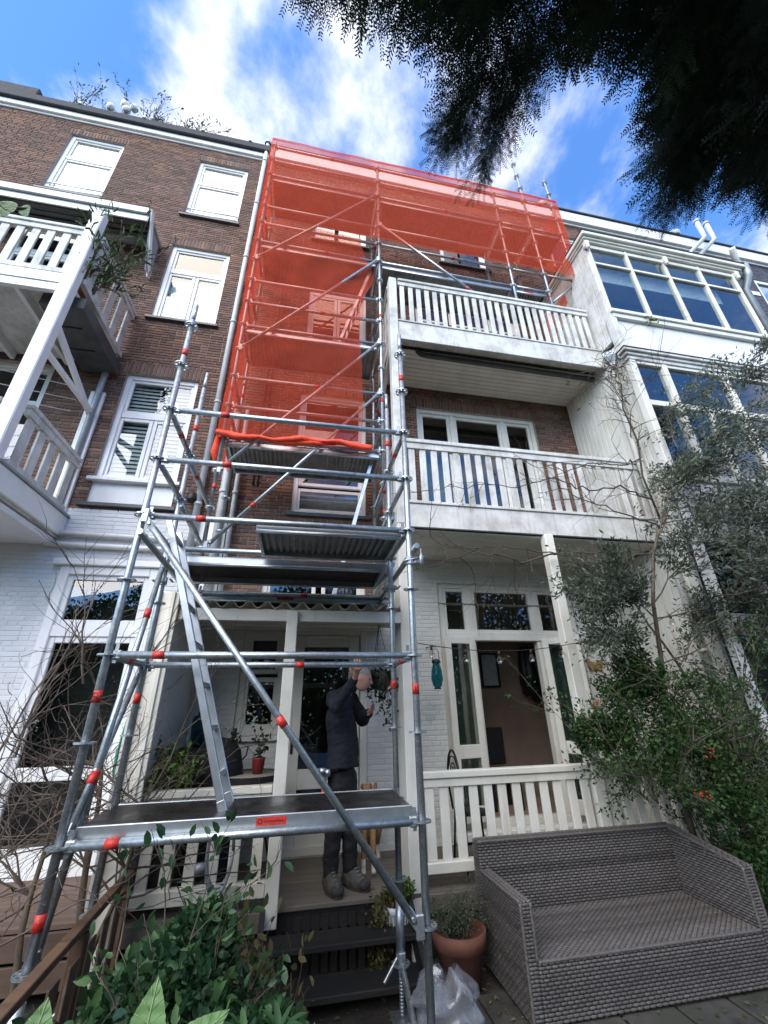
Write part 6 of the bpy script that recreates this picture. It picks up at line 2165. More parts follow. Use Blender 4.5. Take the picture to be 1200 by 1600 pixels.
# clothes: surfaces of smoothly joined tapering limbs
def soft_body(name, segs, mat, parent, res=.011, k=.035, wrinkle=None, zcut=None):
    """one continuous surface round tapered capsules (p0, p1, r0, r1), extracted with surface nets"""
    A0 = np.array([s_[0] for s_ in segs], float); B0 = np.array([s_[1] for s_ in segs], float)
    R0 = np.array([s_[2] for s_ in segs]); R1 = np.array([s_[3] for s_ in segs])
    lo = np.minimum(A0, B0).min(0) - R0.max() - .05; hi = np.maximum(A0, B0).max(0) + R0.max() + .05
    n = np.ceil((hi - lo) / res).astype(int) + 1
    ax = [lo[i] + res * np.arange(n[i]) for i in range(3)]
    X, Y, Z = np.meshgrid(*ax, indexing='ij')
    acc = np.zeros(n)
    for a_, b_, r0, r1 in zip(A0, B0, R0, R1):
        d_ = b_ - a_
        t_ = np.clip(((X - a_[0]) * d_[0] + (Y - a_[1]) * d_[1] + (Z - a_[2]) * d_[2]) / max(1e-9, d_ @ d_), 0, 1)
        f = np.sqrt((X - a_[0] - t_ * d_[0]) ** 2 + (Y - a_[1] - t_ * d_[1]) ** 2 + (Z - a_[2] - t_ * d_[2]) ** 2) - (r0 + (r1 - r0) * t_)
        acc += np.exp(-np.clip(f, -.3, .3) / k)
    F_ = -k * np.log(acc + 1e-12)
    if zcut is not None:
        F_ = np.maximum(F_, zcut - Z)
    S_ = F_ < 0
    c8 = [(i, j, l) for i in (0, 1) for j in (0, 1) for l in (0, 1)]
    sl = lambda i, j, l: (slice(i, n[0] - 1 + i), slice(j, n[1] - 1 + j), slice(l, n[2] - 1 + l))
    cnt = sum(S_[sl(*c)].astype(int) for c in c8)
    act = (cnt > 0) & (cnt < 8)
    P = np.zeros(act.shape + (3,)); W = np.zeros(act.shape)
    for c in c8:
        for a_ in range(3):
            if c[a_]: continue
            c2 = list(c); c2[a_] = 1
            f0, f1 = F_[sl(*c)], F_[sl(*c2)]
            m = ((f0 < 0) != (f1 < 0)) & act
            t_ = np.where(m, f0 / np.where(m, f0 - f1, 1), 0)
            for q_ in range(3):
                P[..., q_] += np.where(m, c[q_] + (t_ if q_ == a_ else 0), 0)
            W += m
    idx = np.full(act.shape, -1); idx[act] = np.arange(act.sum())
    ijk = np.argwhere(act)
    V = lo + res * (ijk + P[act] / np.maximum(W[act], 1)[:, None])
    faces = []
    for a_ in range(3):
        o1, o2 = (a_ + 1) % 3, (a_ + 2) % 3
        s0 = [slice(1, n[q_] - 1) for q_ in range(3)]; s0[a_] = slice(0, n[a_] - 1)
        s1 = list(s0); s1[a_] = slice(1, n[a_])
        b0, b1 = S_[tuple(s0)], S_[tuple(s1)]
        for flip, mask in ((False, b0 & ~b1), (True, ~b0 & b1)):
            e = np.argwhere(mask)
            off_ = np.array([1, 1, 1]); off_[a_] = 0
            e = e + off_
            q_ = []
            for d1, d2 in ((1, 1), (0, 1), (0, 0), (1, 0)):
                p_ = e.copy(); p_[:, o1] -= d1; p_[:, o2] -= d2
                q_.append(idx[p_[:, 0], p_[:, 1], p_[:, 2]])
            q_ = np.stack(q_, 1)
            if flip: q_ = q_[:, ::-1]
            faces.append(q_[(q_ >= 0).all(1)])
    me = npmesh(name, V, np.concatenate(faces), mat, None, True)
    o = link(name, me, parent)
    if wrinkle:
        for v in me.vertices:
            v.co += v.normal * wrinkle(v.co)
    return o


top = [((.487, 4.735, -.62), (.475, 4.725, -.38), .128, .126), ((.475, 4.725, -.38), (.45, 4.68, -.12), .126, .135), ((.45, 4.68, -.12), (.465, 4.65, .07), .135, .09),
       ((.44, 4.64, -.62), (.48, 4.68, -.20), .112, .11), ((.555, 4.73, -.62), (.52, 4.70, -.20), .108, .11),
       ((.39, 4.56, .06), (.55, 4.76, .06), .085, .085), ((.48, 4.645, .09), (.555, 4.63, .165), .085, .062),
       ((.375, 4.53, .06), (.378, 4.24, .0), .078, .058), ((.378, 4.24, .0), (.500, 3.99, .205), .058, .041),
       ((.56, 4.78, .06), (.71, 4.85, -.13), .085, .068), ((.71, 4.85, -.13), (.748, 4.66, -.07), .064, .043)]
soft_body("sweater", top, "navy_sweater", MAN, .010, .014,
          lambda c: mnoise.noise(Vector((c.x * 9 + c.z * 4, c.y * 9, c.z * 9))) * .009 + mnoise.noise(Vector((c.x * 14 - c.z * 22, c.y * 14, c.z * 26))) * .007, -.545)
trs = [((.49, 4.74, -.48), (.49, 4.745, -.68), .122, .120), ((.45, 4.70, -.66), (.415, 4.675, -1.0), .100, .074), ((.415, 4.675, -1.0), (.402, 4.69, -1.34), .078, .066),
       ((.55, 4.79, -.66), (.575, 4.725, -1.0), .100, .074), ((.575, 4.725, -1.0), (.585, 4.742, -1.34), .078, .066)]
soft_body("trousers", trs, "work_trousers", MAN, .011, .014,
          lambda c: mnoise.noise(Vector((c.x * 9, c.y * 9, c.z * 20))) * .011 + mnoise.noise(c * 26) * .004)


def boot(ank, toe_dir):
    a = Vector(ank); d = Vector((*toe_dir, 0)).normalized(); s = Vector((-d.y, d.x, 0))
    z0 = DZ
    g_ = Vector((a.x, a.y, z0))
    up_ = lambda h_, f_: tuple(g_ + d * f_ + Vector((0, 0, h_)))
    o = soft_body("boot", [(up_(.235, -.012), up_(.10, -.01), .066, .058), (up_(.06, -.03), up_(.055, .09), .052, .052), (up_(.11, .02), up_(.06, .12), .050, .048),
                           (up_(.05, .09), up_(.046, .185), .050, .044), (up_(.045, -.02), up_(.045, .1), .05, .052)], "boot_leather", MAN, .008, .010)
    for v in o.data.vertices:
        v.co += v.normal * mnoise.noise(v.co * 30) * .004
        if v.co.z < z0 + .012: v.co.z = z0 + .012
    so = MB(); prof = []
    for i in range(24):
        t_ = 2 * math.pi * i / 24
        L = .075 + .145 * (math.cos(t_) * .5 + .5) if True else 0
        q_ = d * (.074 + .162 * math.cos(t_)) + s * (.060 * math.sin(t_) * (1.0 if math.cos(t_) > -.3 else .85))
        prof.append((a.x + q_.x, a.y + q_.y))
    vs_ = [(x, y, z0 + .001) for x, y in prof] + [(x, y, z0 + .026) for x, y in prof]
    so.add(vs_, [tuple(range(23, -1, -1)), tuple(range(24, 48))] + [(i, (i + 1) % 24, 24 + (i + 1) % 24, 24 + i) for i in range(24)])
    so.build("sole", "boot_sole", o)
    lc = MB()
    for i in range(5):
        b_ = Vector((a.x, a.y, 0)) + d * (.052 + .026 * i); z = z0 + .163 - .019 * i
        lc.tube([b_ - s * .030 + Vector((0, 0, z)), b_ + d * .014 + Vector((0, 0, z + .008)), b_ + s * .030 + Vector((0, 0, z))], .003, 5)
    lc.build("laces", "pressed_steel", o)
    cl_ = MB(); cl_.lathe([(.060, -.02), (.074, -.012), (.074, .012), (.060, .02)], (a.x - d.x * .012, a.y - d.y * .012, z0 + .225), 16)
    cl_.build("collar", "black_plastic", o)
    tc = MB(); tc.blob(tuple(g_ + d * .175 + Vector((0, 0, .045))), (.062, .062, .046), 12, 8)
    tc.build("toe_cap", "boot_sole", o)


boot(aR, (.28, -.95))
boot(aL, (.62, -.78))
tb_ = MB(); tb_.box(.27, .34, 4.60, 4.72, -.64, -.55, .01); tb_.lathe([(.0, 0), (.035, 0), (.035, .05), (0, .05)], (.29, 4.58, -.58), 10); tb_.lathe([(.0, 0), (.025, 0), (.025, .06), (0, .06)], (.34, 4.57, -.60), 10)
tag(tb_.build("tool_holder", "aluminium", MAN))
MB().obox((.30, 4.58, -.62), (.31, 4.57, -.92), .028, .028, bev=.006).build("orange_handle", "orange_plastic", MAN)

# ------------------------------------------------------------------ dog behind the platform
DOG = thing("dog", "brown dog with white paws standing close to the man, mostly hidden by the platform", "dog", (.80, 4.98, DZ))
dj = [(.90, 5.32, -.98, .085, .09), (.84, 5.14, -.97, .09, .10), (.79, 4.98, -.93, .10, .115), (.765, 4.90, -.84, .065), (.755, 4.86, -.77, .055), (.75, 4.80, -.79, .042), (.745, 4.745, -.82, .027), (.745, 4.715, -.825, .02),
      (.74, 4.95, -1.06, .045), (.735, 4.93, -1.25, .026), (.735, 4.92, -1.42, .022), (.735, 4.89, -1.445, .026),
      (.83, 4.96, -1.06, .045), (.83, 4.92, -1.25, .026), (.83, 4.91, -1.42, .022), (.83, 4.88, -1.445, .026),
      (.85, 5.30, -1.08, .055), (.845, 5.24, -1.20, .033), (.85, 5.33, -1.32, .022), (.85, 5.31, -1.43, .02), (.85, 5.28, -1.447, .024),
      (.95, 5.32, -1.08, .055), (.95, 5.26, -1.20, .033), (.95, 5.35, -1.32, .022), (.95, 5.33, -1.43, .02), (.95, 5.30, -1.447, .024),
      (.93, 5.42, -.92, .03), (.96, 5.50, -.80, .02), (.715, 4.87, -.72, .018), (.70, 4.86, -.755, .012), (.795, 4.87, -.72, .018), (.81, 4.86, -.755, .012)]
de = [(0, 1), (1, 2), (2, 3), (3, 4), (4, 5), (5, 6), (6, 7), (2, 8), (8, 9), (9, 10), (10, 11), (2, 12), (12, 13), (13, 14), (14, 15), (0, 16), (16, 17), (17, 18), (18, 19), (19, 20),
      (0, 21), (21, 22), (22, 23), (23, 24), (24, 25), (0, 26), (26, 27), (4, 28), (28, 29), (4, 30), (30, 31)]
o = skin_mesh("body", dj, de, "dog_fur", DOG, 2, 2)
o.data.materials.append(M["dog_white_fur"])
for p in o.data.polygons:
    if p.center.z < -1.33: p.material_index = 1
MB().blob((.745, 4.70, -.822), (.014, .012, .011), 8, 6).build("nose", "black_plastic", DOG)

# ------------------------------------------------------------------ vegetation
def ends_arrays(ends, n, jit=.012, mind=0):
    E_ = [e for e in ends if e[2] <= mind] if mind is not None else ends
    P = np.array([tuple(e[0]) for e in E_]); D = np.array([tuple(e[1]) for e in E_])
    k = rng.integers(0, len(P), n)
    return P[k] + rng.normal(0, jit, (n, 3)), D[k]


# yew: limbs reaching over the garden, flat drooping sprays of needles
YEW = thing("yew_tree", "dark yew tree hanging its needle sprays over the garden from the upper right", "tree", (3.6, .1, GZ))
tk = MB()
tk.tube([(3.6, .1, GZ), (3.55, .12, -.5), (3.45, .1, 1.0), (3.4, .15, 2.4), (3.2, .2, 3.8), (3.1, .2, 5.2)], [.22, .18, .16, .14, .10, .04], 14)
tk.build("trunk", "bark", YEW)
lim = MB()
for a, b_, c_, r in (((3.4, .15, 2.2), (2.2, .30, 2.55), (.9, .45, 2.30), .07), ((3.4, .1, 2.5), (2.3, -.1, 2.9), (.6, .1, 2.7), .07), ((3.4, .15, 1.9), (2.6, .5, 2.3), (1.8, .75, 2.1), .05),
                     ((3.3, .2, 2.9), (1.9, .4, 3.2), (.0, .5, 2.9), .06), ((3.4, .2, 2.0), (2.9, .6, 2.2), (2.3, .9, 2.0), .04)):
    A_, B_, C_ = Vector(a), Vector(b_), Vector(c_)
    lim.tube([A_.lerp(B_, t_).lerp(B_.lerp(C_, t_), t_) + Vector((0, 0, .04 * math.sin(t_ * 9))) for t_ in [i / 10 for i in range(11)]], [r * (1 - .8 * i / 10) for i in range(11)], 8)
lim.build("limb", "bark", YEW)
# footprint of the canopy at 2 m above eye level, in metres
FP = 0.97 * np.array([(-.27, .30), (-.29, .42), (-.27, .45), (-.25, .47), (-.22, .455), (-.19, .49), (-.02, .545), (.03, .565), (.10, .525), (.26, .515), (.35, .575), (.42, .66), (.50, .79), (.59, .83), (.62, .70), (.65, .62),
               (.71, .55), (.80, .46), (.95, .45), (1.04, .50), (1.15, .53), (1.21, .64), (1.33, .77), (1.51, .86), (1.60, .79), (1.71, .80), (1.74, .70), (1.90, .70), (2.10, .66), (2.3, .50), (1.9, .0), (.9, -.2), (-.2, .05)])


def inside(P, poly):
    x, y = P[:, 0], P[:, 1]; r = np.zeros(len(P), bool)
    n = len(poly)
    for i in range(n):
        x0, y0 = poly[i]; x1, y1 = poly[(i + 1) % n]
        c = ((y0 > y) != (y1 > y)) & (x < (x1 - x0) * (y - y0) / (y1 - y0 + 1e-12) + x0)
        r ^= c
    return r


def edge_distance(P, poly):
    d = np.full(len(P), 9.)
    n = len(poly)
    for i in range(n):
        a = poly[i]; b_ = poly[(i + 1) % n]
        ab = b_ - a
        t_ = np.clip(((P - a) @ ab) / (ab @ ab), 0, 1)
        d = np.minimum(d, np.linalg.norm(P - (a + t_[:, None] * ab), axis=1))
    return d


# spray template: a twig with side twigs, needles in two ranks, unit length along +X
sv_, sf_ = [], []
def needle(p, d, L, w):
    d = Vector(d).normalized(); s = d.cross(Vector((0, 0, 1))).normalized() * w
    p = Vector(p); k = len(sv_)
    sv_.extend([p, p + d * L * .5 + s, p + d * L, p + d * L * .5 - s])
    sf_.append((k, k + 1, k + 2, k + 3))
def twig_needles(p, d, L, n, nl):
    p, d = Vector(p), Vector(d).normalized()
    s = d.cross(Vector((0, 0, 1))).normalized()
    for i in range(n):
        t_ = (i + .5) / n
        q_ = p + d * L * t_ + Vector((0, 0, -.10 * t_ * t_ * L))
        for sg in (-1, 1):
            needle(q_, d * .55 + s * sg * .85 + Vector((0, 0, random.uniform(-.15, .15))), nl * (1 - .45 * t_) * random.uniform(.85, 1.1), nl * .095)
    k = len(sv_)
    sv_.extend([p + s * .004, p - s * .004, p + d * L - s * .002 + Vector((0, 0, -.10 * L)), p + d * L + s * .002 + Vector((0, 0, -.10 * L))])
    sf_.append((k, k + 1, k + 2, k + 3))
twig_needles((0, 0, 0), (1, 0, 0), 1.0, 26, .105)
for t_, sg in ((.12, 1), (.2, -1), (.34, 1), (.45, -1), (.6, 1), (.7, -1)):
    L = .5 * (1 - t_) + .12
    twig_needles((t_, 0, -.10 * t_ * t_), (.72, sg * .7, 0), L, max(5, int(22 * L)), .095)
SPV = np.array([tuple(p) for p in sv_]); SPF = np.array(sf_)


def sprays(n, zlo, zhi, inset, lo, hi, droop, name, edge_out=False, poly=FP):
    out = []
    while sum(len(o) for o in out) < n:
        Q = np.stack([rng.uniform(poly[:, 0].min(), poly[:, 0].max(), n * 3), rng.uniform(poly[:, 1].min(), poly[:, 1].max(), n * 3)], 1)
        ok = inside(Q, poly)
        d = edge_distance(Q, poly)
        ok &= (d > inset) if not edge_out else ((d < .23) & (d > inset))
        out.append(Q[ok])
    Q = np.concatenate(out)[:n]
    z = rng.uniform(zlo, zhi, n)
    P = np.stack([Q[:, 0] * z / 2.0, Q[:, 1] * z / 2.0, z], 1)
    # sprays point away from the trunk, at the rim outwards, and hang
    D = P - np.array((2.9, .0, 2.4)); D[:, 2] = 0
    if edge_out:
        e = 1e-3
        d0 = edge_distance(Q, poly)
        gx = (edge_distance(Q + (e, 0), poly) - d0) / e; gy = (edge_distance(Q + (0, e), poly) - d0) / e
        D = -np.stack([gx, gy, np.zeros(n)], 1) + .001
    D /= np.linalg.norm(D, axis=1, keepdims=True)
    D = D + rng.normal(0, .35 if edge_out else .55, (n, 3)); D[:, 2] = -rng.uniform(.1, droop, n)
    L = rng.uniform(lo, hi, n)
    R = rotmats(D, rng.normal(0, .5, n), np.stack([L, L, L], 1))
    me = instances(name, SPV, SPF, R, P, "leaf_yew", np.clip(rng.beta(2, 3, n), 0, 1))
    o = link(name, me, YEW); o["kind"] = "stuff"


sprays(1250, 2.0, 2.9, .21, .20, .36, .5, "foliage")
sprays(560, 1.95, 2.3, .11, .15, .27, .55, "foliage", True)
sprays(480, 2.6, 3.4, .22, .24, .38, .4, "foliage")
BACK_SHADE = np.array([(-1.2, .25), (.2, .2), (2.4, .35), (3.6, .6), (3.6, -2.2), (1.5, -2.8), (-.6, -2.4), (-1.4, -1.0)])
def hang(pts, n, lo, hi):
    """sprays along a drooping branchlet"""
    P = []; D = []
    for _ in range(n):
        t_ = random.random() * (len(pts) - 1.001); i = int(t_); f = t_ - i
        a, b_ = Vector(pts[i]), Vector(pts[i + 1])
        P.append(a.lerp(b_, f) + Vector((random.gauss(0, .022), random.gauss(0, .018), random.gauss(0, .05))))
        d = (b_ - a).normalized() + Vector((random.gauss(0, .5), random.gauss(0, .35), random.uniform(-.5, .1)))
        D.append(d)
    P = np.array([tuple(p) for p in P]); D = np.array([tuple(d) for d in D])
    L = rng.uniform(lo, hi, n)
    o = link("foliage", instances("foliage", SPV, SPF, rotmats(D, rng.normal(0, .5, n), np.stack([L] * 3, 1)), P, "leaf_yew", rng.beta(2, 3, n)), YEW)
    o["kind"] = "stuff"


hang([(.68, .42, 2.1), (.63, .62, 2.05), (.60, .80, 1.97)], 80, .09, .16)
hang([(.60, .45, 2.1), (.52, .60, 2.05), (.46, .71, 2.0)], 70, .10, .18)
hang([(1.5, .45, 2.1), (1.48, .65, 2.05), (1.47, .80, 2.0)], 70, .10, .18)
hang([(1.85, .40, 2.1), (1.88, .55, 2.05), (1.9, .66, 2.0)], 60, .10, .18)
sprays(260, 2.2, 3.0, .05, .35, .55, .5, "foliage", False, BACK_SHADE)  # unseen canopy behind the camera, added to shade the lower foreground

# olive tree on the right
OLV = thing("olive_tree", "grey green olive tree with slim leaves in front of the right bay", "tree", (3.95, 4.36, GZ))
tk = MB(); ends = []
path = [(3.95, 4.36, GZ), (3.93, 4.34, -1.0), (3.90, 4.25, -.2), (3.86, 4.05, .35), (3.78, 3.85, .95), (3.88, 3.75, 1.5), (4.3, 3.66, 2.3)]
tk.tube(path, [.034, .03, .027, .024, .02, .017, .013], 9)
tk.build("trunk", "bark", OLV)
br = MB()
random.seed(21)
for p, d, L, r in (((3.88, 4.1, .25), (-.75, -.35, .55), .75, .013), ((3.80, 3.9, .8), (-.55, -.2, .75), .75, .014), ((3.78, 3.85, .95), (.75, -.2, .7), 1.0, .015), ((3.85, 3.75, 1.5), (.55, -.1, .9), 1.2, .014),
                   ((3.85, 3.75, 1.5), (-.4, -.2, .8), .65, .011), ((4.05, 3.66, 2.2), (.35, -.15, 1), 1.1, .013), ((4.05, 3.66, 2.2), (.9, -.1, .55), 1.1, .013), ((3.9, 3.72, 1.8), (.95, -.05, .25), 1.2, .014),
                   ((3.86, 4.05, .35), (.9, -.35, .35), 1.1, .014), ((3.80, 3.9, .8), (1, -.1, .25), 1.3, .015), ((4.0, 3.68, 2.1), (.6, -.1, .95), 1.7, .013), ((3.8, 3.85, .9), (-.7, -.1, .35), .6, .011),
                   ((4.3, 3.6, 2.8), (.5, 0, 1), 1.0, .010), ((4.3, 3.62, 1.4), (.8, -.05, .4), 1.0, .011), ((4.4, 3.6, 1.0), (.9, -.1, .2), 1.0, .011), ((4.5, 3.6, 2.3), (.9, -.05, .6), 1.2, .011),
                   ((4.7, 3.6, 1.9), (.9, 0, .3), 1.1, .010), ((4.9, 3.55, 2.7), (.8, 0, .7), 1.2, .010), ((5.3, 3.5, 3.2), (.6, 0, 1), 1.1, .009), ((4.6, 3.6, 2.9), (.4, 0, 1), 1.3, .010), ((4.2, 3.7, .7), (.9, -.1, .3), 1.0, .010),
                   ((4.6, 3.6, .5), (.9, 0, .5), 1.0, .010), ((5.2, 3.5, 1.9), (.8, 0, .5), 1.1, .009), ((4.1, 3.66, 1.9), (.1, -.05, 1), 1.0, .011)):
    twigs(br, p, d, L, r * .65, 2, 6, .25, n=6, spread=.75, ends=ends)
ok_ = lambda p: p[2] < 1.75 or p[0] > 4.05 + .50 * (p[2] - 2.0)
kf = [i for i, f in enumerate(br.f) if all(ok_(br.v[j]) for j in f)]
br.f = [br.f[i] for i in kf]; br.s = [br.s[i] for i in kf]
br.build("branches", "bark", OLV)
P, D = ends_arrays(ends, 34000, .045, 1)
kp = (P[:, 2] < 1.75) | (P[:, 0] > 4.10 + .50 * (P[:, 2] - 2.0))
P, D = P[kp], D[kp]
D = D + rng.normal(0, .65, D.shape)
leaves(OLV, P, D, "olive", .068, .31, "leaf", 280, thin=True)

# pyracantha behind the sofa
PYR = thing("firethorn_bush", "dense dark green firethorn bush with a few red berries behind the sofa", "bush", (4.1, 3.9, GZ))
st = MB(); ends = []
random.seed(33)
for p, d, L, r in (((3.85, 4.32, GZ), (-.28, -.1, 1), 1.8, .014), ((3.8, 4.3, GZ), (-.1, -.15, 1), 2.0, .015), ((4.0, 4.2, GZ), (.0, -.2, 1), 1.8, .014), ((4.1, 4.1, GZ), (.15, -.3, 1), 1.5, .014),
                   ((3.9, 4.2, GZ), (.0, -.4, 1), 1.2, .012), ((4.2, 4.2, GZ), (.3, -.1, 1), 1.9, .014), ((3.9, 4.3, -.6), (-.9, -.2, .35), .8, .010), ((3.95, 4.3, -.3), (-.95, -.25, .5), .85, .010), ((3.9, 4.25, -.75), (-1, -.2, .12), .7, .010),
                   ((4.0, 4.2, .0), (-.5, -.1, .8), .7, .008)):
    twigs(st, p, d, L, r, 2, 6, .25, n=6, spread=.9, ends=ends)
kf = [i for i, f in enumerate(st.f) if not (st.v[f[0]][0] < 3.62 and st.v[f[0]][1] < 4.24 and st.v[f[0]][2] < -.85)]
st.f = [st.f[i] for i in kf]; st.s = [st.s[i] for i in kf]
st.build("branches", "twig", PYR)
P, D = ends_arrays(ends, 12000, .035, 1)
blob_c = [((3.48, 4.0, -.28), (.45, .28, .42)), ((3.22, 4.1, -.04), (.33, .2, .32)), ((3.78, 3.85, -.58), (.50, .35, .45)), ((4.0, 3.7, -.98), (.40, .33, .35)), ((4.1, 3.7, -1.45), (.40, .3, .45)), ((4.1, 3.95, -.2), (.45, .3, .5)), ((2.98, 4.2, -.32), (.26, .12, .20)), ((3.52, 4.05, .26), (.34, .22, .25)), ((4.4, 4.0, -.7), (.45, .4, .6))]
Pb = np.concatenate([bush_points(4200, c, r, .55) for c, r in blob_c])
# keep the crown uneven: thin it where a slow noise is low
keep = np.array([mnoise.noise(Vector(p) * 4.2) + .5 * mnoise.noise(Vector(p) * 9) > -.10 for p in Pb])
Pb = Pb[keep]
P = np.concatenate([P, Pb]); D = np.concatenate([D + rng.normal(0, .8, D.shape), uvec(len(Pb)) + np.array([0, -.2, .2])])
kp = ~((P[:, 0] < 3.62) & (P[:, 1] < 4.24) & (P[:, 2] < -.85))
P, D = P[kp], D[kp]
leaves(PYR, P, D, "pyracantha", .040, .55, "leaf", 0, thin=True)
bm_ = MB()
for c in ((2.93, 4.0, -.02), (3.62, 3.55, -.42), (3.42, 3.6, -.74), (3.48, 3.6, -.76)):
    for _ in range(9):
        bm_.blob((c[0] + random.gauss(0, .028), c[1] + random.gauss(0, .02), c[2] + random.gauss(0, .02)), .008, 6, 4)
bm_.build("berries", "berry", PYR)["kind"] = "stuff"

# laurel-like bush at lower left
LAU = thing("laurel_bush", "glossy dark green broad leaved bush beside the wooden fence, lower left", "bush", (-.55, 2.6, GZ))
st = MB(); ends = []
random.seed(5)
for k in range(17):
    x0, y0 = random.uniform(-.80, -.15), random.uniform(2.3, 3.1)
    twigs(st, (x0, y0, GZ), (random.uniform(-.2, .2), random.uniform(-.2, .15), 1), random.uniform(.42, .72), .009, 2, 5, .22, n=6, spread=.85, ends=ends)
for p in ((-.50, 2.62, -1.0), (-.70, 2.65, -1.0), (-.42, 2.7, -1.05)):
    twigs(st, p, (random.uniform(-.1, .15), 0, 1), random.uniform(.33, .45), .006, 1, 3, .2, n=5, spread=.6, ends=ends)
st.build("branches", "twig", LAU)
P, D = ends_arrays(ends, 2600, .02, 1)
blob_c = [((-.50, 2.6, -1.22), (.34, .35, .28)), ((-.30, 2.5, -1.40), (.34, .3, .32)), ((-.60, 2.3, -1.38), (.28, .25, .28)), ((-.1, 2.65, -1.6), (.28, .25, .3)), ((-.40, 2.9, -1.1), (.2, .2, .2)), ((-.02, 2.5, -1.42), (.24, .25, .28))]
Pb = np.concatenate([bush_points(2100, c, r, .45) for c, r in blob_c])
P = np.concatenate([P, Pb]); D = np.concatenate([D + rng.normal(0, .7, D.shape), uvec(len(Pb)) + np.array([0, -.35, .35])])
kp = P[:, 1] > 1.75
leaves(LAU, P[kp], D[kp], "laurel", .060, .80, "leaf", 290)

RHO = thing("rhododendron", "bluish green whorled shrub at the bottom of the picture, in front of the laurel bush", "shrub", (-.2, 2.0, GZ))
Pl, Dl = [], []
st = MB()
for c in ((-.10, 2.15, -1.05), (-.22, 2.1, -1.12), (-.02, 2.2, -1.2), (.02, 2.25, -1.10), (-.66, 1.85, -.95), (-.60, 1.9, -1.02), (-.14, 2.0, -1.2), (-.3, 2.0, -1.05)):
    st.tube([(c[0] * .8 - .05, c[1] + .05, GZ), c], [.008, .004], 5)
    for k in range(11):
        a = k * 2.4; el = .2 + .12 * (k % 4)
        Pl.append(c); Dl.append((math.cos(a), math.sin(a), el + .25 * random.random()))
st.build("branches", "twig", RHO)
leaves(RHO, np.array(Pl), np.array(Dl), "laurel", .10, .40, "leaf", 88, roll=.3)

# dark leafy plant under the porch edge
DKP = thing("shade_plant", "yellowish green leafy plant in the shade beside the garden steps", "plant", (-.1, 3.5, GZ))
st = MB(); ends = []
for k in range(9):
    twigs(st, (random.uniform(-.25, .02), random.uniform(3.35, 3.6), GZ), (random.uniform(-.2, .2), random.uniform(-.2, .1), 1), random.uniform(.35, .68), .007, 1, 4, .25, n=5, ends=ends)
st.build("branches", "twig", DKP)
P, D = ends_arrays(ends, 260, .03, 1)
leaves(DKP, P, D + rng.normal(0, .8, D.shape), "dry", .07, .75, "leaf", 0)

# hydrangea with large leaves close to the camera
HYD = thing("hydrangea", "large fresh green serrated leaves close to the camera at the bottom edge", "plant", (-.25, 1.4, GZ))
st = MB()
for b_ in ((-.24, 1.42, -.84), (-.50, 1.45, -.80)):
    st.tube([(b_[0], b_[1] + .05, GZ), b_], [.008, .006], 6)
st.build("stems", "twig", HYD)


def big_leaf(base, tip, nrm, W, fold=.16):
    base, tip, nrm = Vector(base), Vector(tip), Vector(nrm).normalized()
    d = tip - base; L = d.length; d.normalize()
    s = d.cross(nrm).normalized(); nrm = s.cross(d).normalized()
    n = 26
    mb = MB(); vs_ = []; fs_ = []
    for i in range(n + 1):
        t_ = i / n
        w = W * (math.sin(math.pi * t_ ** .75) ** .85) * (1 + .05 * (i % 2))
        for k, u in enumerate((-1, -.55, 0, .55, 1)):
            z = fold * w * abs(u) ** 1.5 - .10 * L * t_ * t_ + .010 * L * math.cos(i * 1.6) * (1 - abs(u)) * abs(u) * 4
            vs_.append(base + d * (L * t_ - abs(u) * .0) + s * u * w + nrm * z)
    for i in range(n):
        for k in range(4):
            a = i * 5 + k
            fs_.append((a, a + 1, a + 6, a + 5))
    mb.add(vs_, fs_, True)
    o = mb.build("leaf", "big_leaf", HYD)
    v = MB()
    v.tube([vs_[i * 5 + 2] + nrm * .0012 for i in range(0, n + 1, 2)], .0016, 5)
    for i in range(3, n - 3, 3):
        for sg, k in ((-1, 0), (1, 4)):
            v.tube([vs_[i * 5 + 2] + nrm * .001, vs_[min(n, i + 2) * 5 + (1 if k == 0 else 3)] + nrm * .001, vs_[min(n, i + 3) * 5 + k] + nrm * .0006], .0007, 4)
    v.build("vein", "leaf_vein", o)


big_leaf((-.30, 1.46, -.78), (-.295, 1.50, -.605), (-.1, -1, .35), .048)
big_leaf((-.27, 1.44, -.76), (-.115, 1.50, -.672), (.2, -.6, .9), .040)
big_leaf((-.20, 1.40, -.80), (-.13, 1.42, -.70), (.0, -.8, .6), .042)
big_leaf((-.12, 1.40, -.80), (-.06, 1.43, -.70), (.3, -.8, .6), .036)
big_leaf((-.54, 1.46, -.76), (-.535, 1.50, -.615), (.0, -1, .3), .046)
big_leaf((-.58, 1.46, -.76), (-.66, 1.50, -.655), (-.3, -.8, .6), .040)
big_leaf((-.50, 1.42, -.80), (-.42, 1.46, -.72), (.2, -.7, .7), .036)

